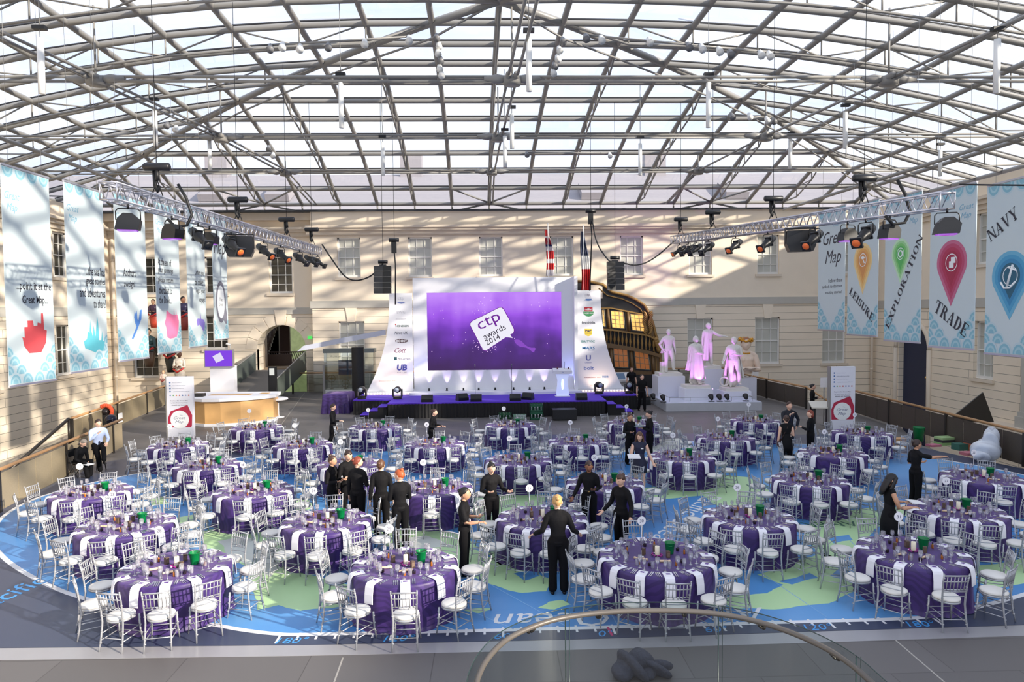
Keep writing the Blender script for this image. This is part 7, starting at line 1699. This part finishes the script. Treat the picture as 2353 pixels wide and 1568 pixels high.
for xl, xr, yt, yb, lab, kind in RBN:
    t, M, poly, W, Hh = banner('R', xl, xr, yt, yb, lab)
    scales(M, W, t, .02, 5, 4); scales(M, W, t, Hh-.02, 1, 4, up=-1)
    if kind == 'great':
        text('Great\nMap', t, M(.6, Hh*.67), width=W*.82, height=Hh*.3, material=M_ink, depth=.002, shear=.35); text('The', t, M(.65, Hh*.86), width=W*.2, height=Hh*.018, material=M_inkb, depth=.002)
        for i, s_ in enumerate(('Follow these', 'symbols to discover', 'exciting stories!')): text(s_, t, M((.66, .53, .6)[i], Hh*(.41-.05*i)), width=W*(.5, .76, .6)[i], height=Hh*.032, material=M_ink, depth=.002)
    else:
        text('Great\nMap', t, M(.8 if kind != 'navy' else .97, Hh*.84), width=W*.3, height=Hh*.1, material=M_inkb, depth=.002, shear=.35)
        C = {'leisure': ((236, 208, 150), (232, 190, 120), (226, 168, 96), (214, 150, 90)), 'explore': ((196, 230, 190), (160, 214, 150), (128, 202, 116), (96, 184, 100)), 'trade': ((196, 108, 138), (186, 78, 110), (178, 60, 90), (166, 52, 78)), 'navy': ((110, 176, 206), (80, 156, 196), (66, 138, 182), (54, 100, 122))}[kind]
        u0, vt, vp, wd = {'leisure': (.52, .70, .31, .6), 'explore': (.45, .71, .40, .5), 'trade': (.5, .68, .26, .66), 'navy': (.45, .60, .20, .66)}[kind]
        cz = pin(poly, W, u0, Hh*vt, Hh*vp, C, wd)
        k_ = .09
        if kind == 'navy':
            mb = SM(); L = lambda x, z: M(u0, cz, .02) @ Vector((x*W*1.6, z*W*1.6, 0)); mb.tube([L(-.03, -.09), L(.03, .09)], .035, 6); mb.tube([L(-.1, -.05), L(-.06, -.1), L(0, -.1), L(.06, -.05)], .03, 6); mb.tube([L(-.02, .07), L(.07, .04)], .025, 6); mb.build('anchor_icon', M_banR, t)
        elif kind == 'trade': poly([(u0-.05, cz-.16), (u0+.05, cz-.16), (u0+.05, cz-.02), (u0+.09, cz-.02), (u0+.09, cz+.16), (u0-.01, cz+.16), (u0-.01, cz+.04), (u0-.05, cz+.04)], .019, M_banR, 'jug_icon')
        elif kind == 'leisure': poly([(u0-.08, cz+.08), (u0, cz+.16), (u0+.09, cz+.06), (u0+.02, cz+.04), (u0+.07, cz-.12), (u0+.04, cz-.13), (u0, cz+.02)], .019, M_banR, 'parasol_icon')
        else: poly([(u0+.07*cos(a), cz+.13*sin(a)) for a in [2*pi*k/16 for k in range(16)]], .019, M_banR, 'globe_icon'); poly([(u0+.04*cos(a), cz+.08*sin(a)) for a in [2*pi*k/16 for k in range(16)]], .02, mat('pin_%02x%02x%02x' % C[3], S(*C[3]), .8), 'globe_centre')
        wv = {'leisure': ('LEISURE', .5, .235, -.6, .95, .06), 'explore': ('EXPLORATION', .55, .40, 1.02, 1.75, .05), 'trade': ('TRADE', .52, .185, -.5, .82, .085), 'navy': ('NAVY', .3, .76, .5, .58, .075)}[kind]
        s_, u, v, ro, ww, hh = wv; serif_text(s_, t, M(u, Hh*v, .024, ro), Hh*hh, M_ink, width=W*ww)
# ---------------- balustrades round the deck ----------------
M_rail = mat('oak_handrail', S(176, 134, 90), .4, nv=.12, ns=14); M_mesh = mat('woven_mesh_panel', S(158, 144, 118), .5, .25, nv=.2, ns=50); M_post = mat('bronze_post', S(52, 48, 44), .4, .4); M_meshd = mat('dark_mesh_panel', S(74, 66, 58), .6, nv=.15, ns=40)
def balustrade(label, pts, h=1.1, pm=None, panel=1.0):
    t = thing('balustrade', label, 'railing', (pts[0][0], pts[0][1], 0)); o = Vector((pts[0][0], pts[0][1], 0)); P = [Vector((p[0], p[1], 0))-o for p in pts]
    mb = SM(); mb.tube([p+Vector((0, 0, h)) for p in P], .05, 8); mb.build('handrail', M_rail, t)
    for a, b in zip(P[:-1], P[1:]):
        L = (b-a).length; d = (b-a)/L; n = Vector((-d.y, d.x, 0)); m_ = max(1, round(L/panel))
        for i in range(m_):
            q0, q1 = a+d*(L*i/m_+.02), a+d*(L*(i+1)/m_-.02); mb = MB(); mb.add([q0-n*.01, q1-n*.01, q1+n*.01, q0+n*.01, *[v+Vector((0, 0, h-.1)) for v in (q0-n*.01, q1-n*.01, q1+n*.01, q0+n*.01)]], [(0,3,2,1),(4,5,6,7),(0,1,5,4),(1,2,6,5),(2,3,7,6),(3,0,4,7)])
            mb.v = [(x, y, z+.06) if z < .01 else (x, y, z) for x, y, z in mb.v]; mb.build('panel', pm or M_mesh, t)
            if i % 4 == 0: mb = MB(); mb.cbox((a+d*(L*i/m_)).xyz+Vector((0, 0, h/2)), (.09, .09, h-.02), atan2(d.y, d.x)); mb.build('post', M_post, t)
    return t
b0, b1 = onZ(283, 985), onZ(378, 948)
balustrade('near left balustrade with oak handrail and woven bronze panels', [(-12.35, 12), (-12.62, 17.6), (-14.0, 26.0)])
balustrade('far left balustrade running from the ramp head to behind the white kiosk', [(-16.1, 26.4), (-16.9, 31), (-18.1, 38.0), (-19.2, 42.6)])
r0, r1 = onZ(2353, 1074), onZ(1966, 952); dv = (r0-r1)
balustrade('near right dark balustrade with oak handrail behind the rubbish sack', [(r0+dv*.8).to_2d(), r0.to_2d(), r1.to_2d()], pm=M_meshd)
q0, q1 = onZ(1852, 940), onZ(1723, 906)
balustrade('far right dark balustrade between the bust and the information desk', [q0.to_2d(), q1.to_2d(), (q1.x+.1, 43.2)], pm=M_meshd)
balustrade('back balustrade of clear glass and wood rail behind the stage, left stretch', [(-12.6, 43.2), (-2, 43.2)], h=1.28, pm=glassy('rail_glass', (.8, .82, .8), .1)); balustrade('back balustrade with oak rail behind the statues', [(4, 43.2), (15.8, 43.2)], h=1.28, pm=MATS['rail_glass'])
for lab, a, b in (('sloping handrail going down beside the near right balustrade', r1, r1+Vector((.3, 2.2, 0))), ('sloping handrail going down at the end of the far right balustrade', q0, q0+Vector((.9, -.9, 0)))):
    t = thing('ramp_handrail', lab, 'handrail', a); d = b-a; mb = SM(); mb.tube([(0, 0, 1.1), (d.x, d.y, .35)], .05, 8); mb.build('rail', M_rail, t); mb = SM(); mb.tube([(0, 0, 1.0), (0, 0, 0)], .04, 6); mb.tube([(d.x, d.y, .35), (d.x, d.y, 0)], .03, 6); mb.build('post', M_post, t)
t = thing('ramp_handrail', 'dark sloping handrail going down from the end of the far left balustrade', 'handrail', (-14.3, 26.2, 0)); mb = SM(); mb.tube([(-1.85, .1, 1.1), (-2.2, -3.4, -.5)], .06, 8); mb.build('rail', M_post, t); mb = SM(); mb.tube([(-1.85, .1, 1.05), (-1.85, .1, 0)], .05, 6); mb.build('post', M_post, t)
# ramp up to the archway with green-grey side walls, dark staircase inside the arch
M_rampw = mat('ramp_panel', S(84, 92, 86), .4, nv=.1)
t = thing('ramp', 'grey walkway ramp rising to the archway between dark panelled sides', 'ramp')
mb = MB(); mb.add([(-15.4, 37.2, .01), (-12.2, 37.2, .01), (-12.2, 44.6, 1.4), (-15.4, 44.6, 1.4)], [(0,1,2,3)]); mb.build('walkway', mat('ramp_floor', S(104, 100, 96), .6), t)
for x0, lab in ((-15.4, 'side_panel'), (-12.2, 'side_panel')): mb = MB(); mb.plate([(37.6, .02), (44.6, 1.3), (44.6, 2.5), (37.6, 1.15)], lambda u, v, d, x0=x0: (x0+d, u, v), .06); mb.build(lab, M_rampw, t)
for x0 in (-15.35, -12.15): mb = SM(); mb.tube([(x0, 37.6, 1.2), (x0, 44.6, 2.55)], .035, 6); mb.build('handrail', M_steel, t)
M_dkw = mat('dark_oak', S(58, 38, 30), .5, nv=.2)
t = thing('staircase', 'dark wooden staircase seen inside the archway', 'stairs', (AC-2.6, 47, 1.42))
mb = MB(); 
for i in range(12): mb.box(-1.55+.02, .1, 5.0-i*.26, 5.3-i*.26+.3, i*.0, .0+.24*(12-i)-.0)
mb.build('flight', M_dkw, t)
mb = SM(); mb.tube([(.25, .4, 1.0), (.2, 4.8, 3.6)], .06, 6); mb.build('banister', M_dkw, t)
for i in range(16): f = i/15; mb = SM(); mb.tube([(.24, .4+4.4*f, .0+2.5*f), (.24, .4+4.4*f, 1.0+2.6*f)], .03, 5); mb.build('baluster', M_dkw, t)
mb = MB(); mb.box(-.4, 2.4, .7, .76, 0, .8); mb.build('panelling', M_dkw, t)
mb = SM(); mb.tube([(.3, .8, .95), (4.0, .8, .95)], .05, 6); mb.build('rail', M_dkw, t)
for i in range(20): mb = SM(); mb.tube([(.4+.17*i, .8, 0), (.4+.15*i, .8, .95)], .03, 5); mb.build('baluster', M_dkw, t)
mb = MB(); mb.box(-1.6, .55, .9, 7, 2.9, 3.0); mb.box(-1.6, .5, 6.8, 7, 0, 3); mb.build('soffit', M_dkw, t)
mb = MB(); mb.box(-14, 4, 15, 15.1, -4.4, 5); tag(mb.build('hedge', mat('sunlit_hedge', S(214, 226, 160), .9, nv=.3, ns=3), None, (AC, 47, 1.42)), 'sunlit pale green hedge glimpsed through the archway', 'hedge')
# ---------------- reception desk, screens and stands ----------------
t = thing('reception_desk', 'curved oak-fronted desk with white worktop beside the left balustrade', 'desk', (0, 0, .002))
fr = [(-14.2, 31.9), (-13.6, 31.1), (-12.9, 30.75), (-12.2, 30.75), (-11.4, 31.0), (-10.7, 31.5), (-10.25, 32.0)]; bk = [(-10.4, 33.2), (-14.2, 33.4)]
M_oak = mat('oak_front', S(200, 158, 104), .4, nv=.12, ns=3)
def inset(P, k): c = Vector((-12.3, 32.1)); return [tuple(Vector(p)+(c-Vector(p)).normalized()*k) for p in P]
mb = MB(); mb.prism(fr+bk, .12, 1.12); mb.build('oak_front', M_oak, t); mb = MB(); mb.prism(inset(fr+bk, -.05), 0.0, .12); mb.build('white_base', M_matw, t)
mb = MB(); mb.prism(inset(fr+bk, -.14), 1.12, 1.26); mb.build('worktop', M_matw, t)
mb = MB(); mb.box(-13.2, -11.3, 31.9, 32.4, 1.26, 1.275); mb.box(-11.0, -10.6, 32.2, 32.7, 1.26, 1.275); mb.build('oak_inlay', M_oak, t)
tag(MB().box(-.3, .3, -.18, .18, 0, .14).build('box_file', M_hard, None, (-13.55, 31.6, 1.265)), 'small black box on the left of the reception worktop', 'box')
ox_ = onY(628, 914, 33.2).x; mb = SM(); mb.lathe([(.02, .86), (.66, .86), (.69, .9), (.66, .94), (.02, .94)], (ox_, 33.2, 0), 32); mb.build('side_table', M_matw, t); mb = SM(); mb.lathe([(.3, 0), (.3, .03), (.06, .06), (.06, .86)], (ox_+.2, 33.2, 0), 16); mb.build('pedestal', M_matw, t)
Yk = 34.0; a, b = onY(486, 846, Yk), onY(542, 895, Yk); s0, s1 = onY(475, 803, Yk), onY(543, 843, Yk)
t = thing('screen_kiosk', 'white totem with a purple screen above the reception desk', 'kiosk', ((a.x+b.x)/2, Yk, .002)); ox = (a.x+b.x)/2
mb = MB(); mb.box(a.x-ox, b.x-ox, -.2, .2, 0, s1.z+.05); mb.build('totem', M_matw, t); mb = MB(); mb.box(s0.x-ox, s1.x-ox, -.34, -.2, s1.z, s0.z); mb.build('screen_body', M_steel, t)
mb = MB(); mb.box(s0.x-ox+.05, s1.x-ox-.05, -.35, -.341, s1.z+.05, s0.z-.06); mb.build('screen_face', flat_emit('kiosk_purple', S(110, 60, 190), 1.0), t)
mb = MB(); c = ((s0.x+s1.x)/2-ox, (s0.z+s1.z)/2+.05); mb.plate([(c[0]+x, c[1]+z) for x, z in ((-.3, .05), (.08, .24), (.26, -.1), (-.12, -.27))], lambda u, v, d: (u, -.356+d, v), .003); mb.build('bubble', flat_emit('kiosk_white', S(222, 216, 240)), t)
mb = SM(); mb.tube([(.35, 0, s0.z), (.35, 0, s0.z+.18)], .02, 6); mb.tube([(.4, -.05, s0.z+.2), (.2, -.12, s0.z+.27)], .05, 8); mb.build('camera_sensor', M_white, t)
def roll_up(label, pl_, pr_, yt, Yy):
    a, b = onY(pl_, yt, Yy), onY(pr_, yt, Yy); W = b.x-a.x; Hh = a.z; t = thing('display_stand', label, 'display stand', ((a.x+b.x)/2, Yy, .002), 0, 'Great Map display stands')
    mb = MB(); mb.box(-W/2, W/2, -.09, .09, 0, Hh); mb.build('board', mat('stand_white', S(226, 228, 238), .5, nv=.01), t)
    mb = MB(); mb.box(-W/2-.05, -W/2, -.1, .1, 0, Hh+.01); mb.build('side_trim', M_steel, t)
    M = lambda u, v, d=.096: basis(Vector((u*W, -d, v*Hh)), (1, 0, 0), (0, 0, 1))
    mr = mat('stand_crimson', S(176, 38, 70), .6, nv=.03); zb = .16
    P = [(-.46, zb), (-.47, zb+.16), (-.36, zb+.27), (.3, zb+.37), (.47, zb+.2), (.45, zb+.03), (.42, zb)]
    mb = MB(); mb.plate([(u*W, v*Hh) for u, v in P], lambda u, v, d: (u, -.094+d, v), .004); mb.build('crimson_pin', mr, t)
    mb = MB(); mb.plate([(-.02*W+.36*W*cos(k*pi/14), (zb+.13)*Hh+.36*W*sin(k*pi/14)) for k in range(28)], lambda u, v, d: (u, -.098+d, v), .004); mb.build('white_disc', M_banR, t)
    mi = mat('stand_ink', S(120, 124, 150), .6); text('Great\nMap', t, M(-.02, zb+.12, .1), width=W*.46, height=Hh*.12, material=mi, depth=.002, shear=.35); text('The', t, M(.05, zb+.2, .1), width=W*.1, height=Hh*.012, material=mi, depth=.002)
    mk = mat('stand_text', S(84, 66, 80), .6)
    for i, s_ in enumerate(('Explore the Great Map', 'to launch your journey', 'around our museum')): text(s_, t, M(-.02, .6-.034*i), width=W*(.68, .66, .58)[i], height=Hh*.02, material=mk, depth=.002)
    for i in range(7): mb = MB(); mb.plate([(W*(-.36+.12*i)+.03*cos(k), Hh*.69+.03*sin(k)) for k in [2*pi*j/10 for j in range(10)]], lambda u, v, d: (u, -.094+d, v), .003); c = [(90,130,190),(110,170,110),(210,120,60),(190,80,90),(70,110,170),(140,150,190),(180,60,60)][i]; mb.build('symbol_dot', mat('dot_%d' % i, S(*c), .6), t)
    for i in range(4):
        v = .9-.048*i; mb = MB(); mb.plate([(W*-.36+.032*cos(k), Hh*v+.032*sin(k)) for k in [2*pi*j/10 for j in range(10)]], lambda u, v_, d: (u, -.094+d, v_), .003); mb.build('bullet', MATS.get('dot_4') or mat('bullet_blue', S(70, 110, 170), .6), t)
        text(('Start your adventure', 'Collect a tablet from the Dock', 'Point it at the Great Map', 'and share the stories of the sea')[i], t, M(-.27+(.38, .52, .44, .7)[i]/2, v), width=W*(.38, .52, .44, .62)[i], height=Hh*.011, material=mi, depth=.002)
roll_up('white display stand with crimson pin logo beside the reception desk', 384, 443, 866, 28.3); roll_up('white display stand with crimson pin logo beside the far right tables', 1907, 1963, 843, 27.8)
# information desk and notices
p = onZ(1888, 985); t = thing('information_desk', 'sloping pale information desk beside the right display stand', 'information desk', (p.x, p.y+.1, .002), radians(-12)); mb = MB(); mb.loft([[(-.42, -.28, .86), (.42, -.28, .86), (.42, .28, 1.06), (-.42, .28, 1.06)], [(-.42, -.28, .9), (.42, -.28, .9), (.42, .28, 1.1), (-.42, .28, 1.1)]]); mb.build('sloping_top', mat('desk_cream', S(206, 200, 186), .5), t); mb = MB(); mb.box(-.3, -.22, -.1, .1, 0, .95); mb.box(.22, .3, -.1, .1, 0, .95); mb.build('leg', M_black, t)
p2 = onZ(1883, 985); t = thing('notice_stand', 'slim steel post with small white notice beside the information desk', 'sign', (p2.x+.62, p2.y+.9, .002)); mb = SM(); mb.tube([(0, 0, 0), (0, 0, 1.7)], .025, 6); mb.lathe([(.16, 0), (.16, .02)], n=12); mb.build('post', M_steel, t); mb = MB(); mb.box(-.18, .18, -.04, -.03, 1.62, 2.05); mb.build('notice', M_paper, t)
tag(MB().box(-.2, .2, -.02, .02, 0, .34).build('notice', M_paper, None, (q1.x+.15, q1.y-.4, 1.02)), 'white paper notice clipped on the far right balustrade', 'sign')
tag(MB().box(-.02, .02, -.12, .12, 0, .34).build('notice', M_paper, None, (-14.0, 25.9, 1.0)), 'white paper notice at the end of the near left balustrade', 'sign')
t = thing('information_desk', 'sloping white display desk with blue panel below the ship stern', 'information desk', (onY(1418, 870, 39.5).x, 39.5, .002)); mb = MB(); mb.loft([[(-.75, -.3, .9), (.75, -.3, .9), (.75, .3, 1.3), (-.75, .3, 1.3)], [(-.75, -.3, 1.0), (.75, -.3, 1.0), (.75, .3, 1.4), (-.75, .3, 1.4)]]); mb.box(-.5, .5, -.1, .2, 0, .95); mb.build('desk_body', M_white, t); mb = MB(); mb.quad((-.45, -.26, 1.04), (.45, -.26, 1.04), (.45, .2, 1.35), (-.45, .2, 1.35)); mb.build('blue_screen', mat('panel_slate_blue', S(92, 122, 150), .3), t)
p = onY(627, 885, 36.9); t = thing('information_totem', 'slim black totem with a small bright screen near the ramp', 'totem', (p.x, 36.9, .002)); zt = onY(627, 843, 36.9).z; mb = MB(); mb.box(-.2, .2, -.12, .12, 0, zt); mb.build('body', M_hard, t); mb = MB(); mb.box(-.13, .13, -.13, -.121, zt-.45, zt-.08); mb.build('screen', flat_emit('totem_screen', S(226, 226, 220)), t)
mb = SM(); mb.tube([(.1, -.16, 0), (.25, -.2, .6)], .12, 6); mb.build('leaflet_holder', mat('panel_teal', S(80, 110, 130), .5), t)
# rubbish sack, boxes and bin by the right balustrade
def lump(mb, c, r, seed, k=.25, n=22, m=14):
    rnd = random.Random(seed); ph = [(rnd.uniform(0, 6), rnd.uniform(1.5, 6), rnd.uniform(1.5, 6)) for _ in range(7)]
    def f(p):
        d = Vector(p)-Vector(c); u = Vector((d.x/r[0], d.y/r[1], d.z/r[2])); s = 1+k*sum(sin(a*u.x+b*u.y+ph_+3*u.z) for ph_, a, b in ph)/4; q_ = Vector(c)+d*s; q_.z = max(q_.z, .012); return q_
    mb.ball(c, r, n, m, f)
p = onZ(2262, 1056); t = thing('rubbish_sack', 'big clear plastic sack stuffed with white packaging by the right balustrade', 'rubbish sack', (p.x-.15, p.y-.25, .002))
M_plas = mat('sack_plastic', S(214, 218, 224), .25, nv=.12, ns=7, bump=.8); mb = SM(); lump(mb, (0, 0, .36), (.46, .36, .36), 5, .2, 44, 30); lump(mb, (.16, 0, .68), (.24, .2, .34), 6, .3, 36, 24); lump(mb, (-.26, -.1, .22), (.24, .22, .2), 9, .36, 30, 20); mb.build('sack', M_plas, t)
mb = SM(); mb.lathe([(.02, .94), (.05, 1.0), (.1, 1.12)], (.18, 0, 0), 8); mb.build('gathered_neck', M_plas, t)
BX = [(2065, 1035, .5, .3, .34, (190, 146, 100), 'brown cardboard box on the floor behind the farthest right table'), (2172, 1028, .62, .4, .1, (150, 190, 120), 'green and black box, bottom of the stack by the right balustrade'), (2172, 1028, .6, .4, .1, (60, 60, 60), 'black edged box in the stack by the right balustrade, second up'), (2172, 1028, .6, .4, .08, (170, 200, 140), 'green box on top of the stack by the right balustrade'), (2205, 1040, .36, .36, .22, (60, 110, 96), 'dark green box between the two flat stacks by the balustrade'), (2238, 1040, .55, .45, .12, (200, 130, 90), 'orange box, bottom of the stack beside the rubbish sack'), (2238, 1040, .52, .42, .12, (190, 110, 80), 'orange brown box, middle of the stack beside the sack'), (2238, 1040, .54, .42, .06, (70, 64, 64), 'dark tray on top of the stack beside the rubbish sack'), (2228, 1052, .5, .35, .1, (196, 120, 130), 'pink flat packet on the floor before the box stacks'), (2145, 1032, .4, .3, .07, (190, 110, 130), 'small pink packet left of the green box stack')]
st_h = {}
for px_, py_, w_, d_, h_, c_, lab in BX:
    p = onZ(px_, py_-6); k = (px_, py_); z = st_h.get(k, .002); mb = MB(); mb.box(-w_/2, w_/2, -d_/2, d_/2, 0, h_); tag(mb.build('box', mat('box_%02x%02x%02x' % c_, S(*c_), .6, nv=.1, ns=9), None, (p.x, p.y, z), .15), lab, 'box'); st_h[k] = z+h_+.002
p = onZ(2111, 1014); t = thing('green_bin', 'tall dark green plastic bin on the floor by the right balustrade', 'bin', (p.x, p.y, .002)); mb = SM(); n = 20; mb.loft([[(r*cos(2*pi*k/n), r*sin(2*pi*k/n), z) for k in range(n)] for r, z in ((.16, 0), (.2, .5), (.215, .52), (.2, .53), (.16, .05))]); mb.build('bin_body', M_green, t)
t = thing('slanted_panel', 'dark triangular panel rising behind the right balustrade', 'panel', (onY(2245, 960, 24.5).x+.4, 25.5, 0)); mb = MB(); mb.plate([(-.9, .6), (1.0, .6), (.55, 1.75)], lambda u, v, d: (u, d, v), .06); mb.build('panel_face', M_post, t); mb = MB(); mb.box(.0, .1, 0, .06, -.5, .62); mb.build('post', M_post, t)
# exit sign by the arch
o = onY(712, 776, YL-.1); tag(MB().box(-.14, .14, -.03, .03, -.09, .09).build('exit_sign', mat('exit_green', S(70, 200, 90), .5, emit=S(70, 210, 90), es=.6), None, o), 'small green sign on the wall right of the archway', 'sign')
# ---------------- curved glass balustrade in the foreground ----------------
ZR = 2.75
hp = [(1093,1575),(1100,1552),(1115,1520),(1148,1482),(1182,1459),(1240,1434),(1300,1418),(1400,1406),(1500,1403),(1600,1405),(1700,1418),(1800,1446),(1900,1490),(1960,1530),(2003,1570)]
cv = [onZ(x, y, ZR) for x, y in hp]
d0 = (cv[0]-cv[1]).normalized(); d1 = (cv[-1]-cv[-2]).normalized()
cv = [cv[0]+d0*.9+Vector((.25, 0, 0)), cv[0]+d0*.4+Vector((.05, 0, 0))]+cv+[cv[-1]+d1*.5, cv[-1]+d1*1.2]
def chaik(P, r=3):
    for _ in range(r):
        q_ = [P[0]]
        for i in range(len(P)-1): q_ += [P[i].lerp(P[i+1], .25), P[i].lerp(P[i+1], .75)]
        P = q_+[P[-1]]
    return P
cs = chaik(cv)
t = thing('glass_balustrade', 'curved glass balustrade with bronze handrail in the foreground', 'balustrade')
mb = SM(); mb.tube(cs, .019, 10); mb.build('handrail', mat('bronze_handrail', S(98, 92, 86), .45, .25, nv=.08), t)
cen2 = sum(cs, Vector())/len(cs)
def outw(p): v = (p-cen2); v.z = 0; return v.normalized()
gp = [p+outw(p)*.055 for p in cs]; cuts = [0]
for sx in (1300, 1652, 1970):
    best = min(range(len(gp)), key=lambda i: abs(1176.5+FPX*(gp[i]-EYE).dot(RT)/(gp[i]-EYE).dot(FW)-sx) if gp[i].y > 3 else 1e9); cuts.append(best)
cuts.append(len(gp)-1)
GG = glassy('balustrade_glass', (.76, .82, .81), .06); M_edge = mat('glass_edge', S(40, 58, 56), .2)
for a, b in zip(cuts[:-1], cuts[1:]):
    seg = gp[a:b+1]
    if len(seg) < 3: continue
    mb = SM()
    for i in range(len(seg)-1): mb.quad((seg[i].x, seg[i].y, .02), (seg[i+1].x, seg[i+1].y, .02), (seg[i+1].x, seg[i+1].y, ZR+.035), (seg[i].x, seg[i].y, ZR+.035))
    mb.build('glass_panel', GG, t)
    mb = SM(); mb.tube([p+Vector((0, 0, .04)) for p in seg], .004, 4); mb.tube([(seg[-1].x, seg[-1].y, .03), (seg[-1].x, seg[-1].y, ZR+.035)], .005, 4); mb.tube([(seg[0].x+.03, seg[0].y, .03), (seg[0].x+.03, seg[0].y, ZR+.035)], .003, 4); mb.build('glass_edge', M_edge, t)
for sx in (1228, 1387, 1565, 1740, 1905):
    i = min(range(len(cs)), key=lambda i: abs(1176.5+FPX*(cs[i]-EYE).dot(RT)/(cs[i]-EYE).dot(FW)-sx) if cs[i].y > 2.9 else 1e9); p, g = cs[i], gp[i]
    mb = SM(); mb.tube([p-Vector((0, 0, .02)), (p+g)/2-Vector((0, 0, .05)), g-Vector((0, 0, .05))], .009, 6); mb.ball(g-Vector((0, 0, .05)), .02, 8, 5); mb.build('rail_bracket', M_post, t)
# dark coat dropped on the floor
p = onZ(1475, 1552); t = thing('coat', 'crumpled grey coat lying on the floor behind the glass balustrade', 'coat', (p.x-.02, p.y, .002)); M_coat = mat('grey_coat', S(60, 62, 74), .9, nv=.4, ns=22, bump=1.0)
mb = SM(); lump(mb, (-.12, 0, .14), (.24, .22, .2), 8, .42, 44, 30); mb.build('coat_body', M_coat, t); mb = SM(); lump(mb, (.17, -.02, .1), (.22, .15, .13), 12, .5, 40, 26); mb.build('sleeve', M_coat, t)
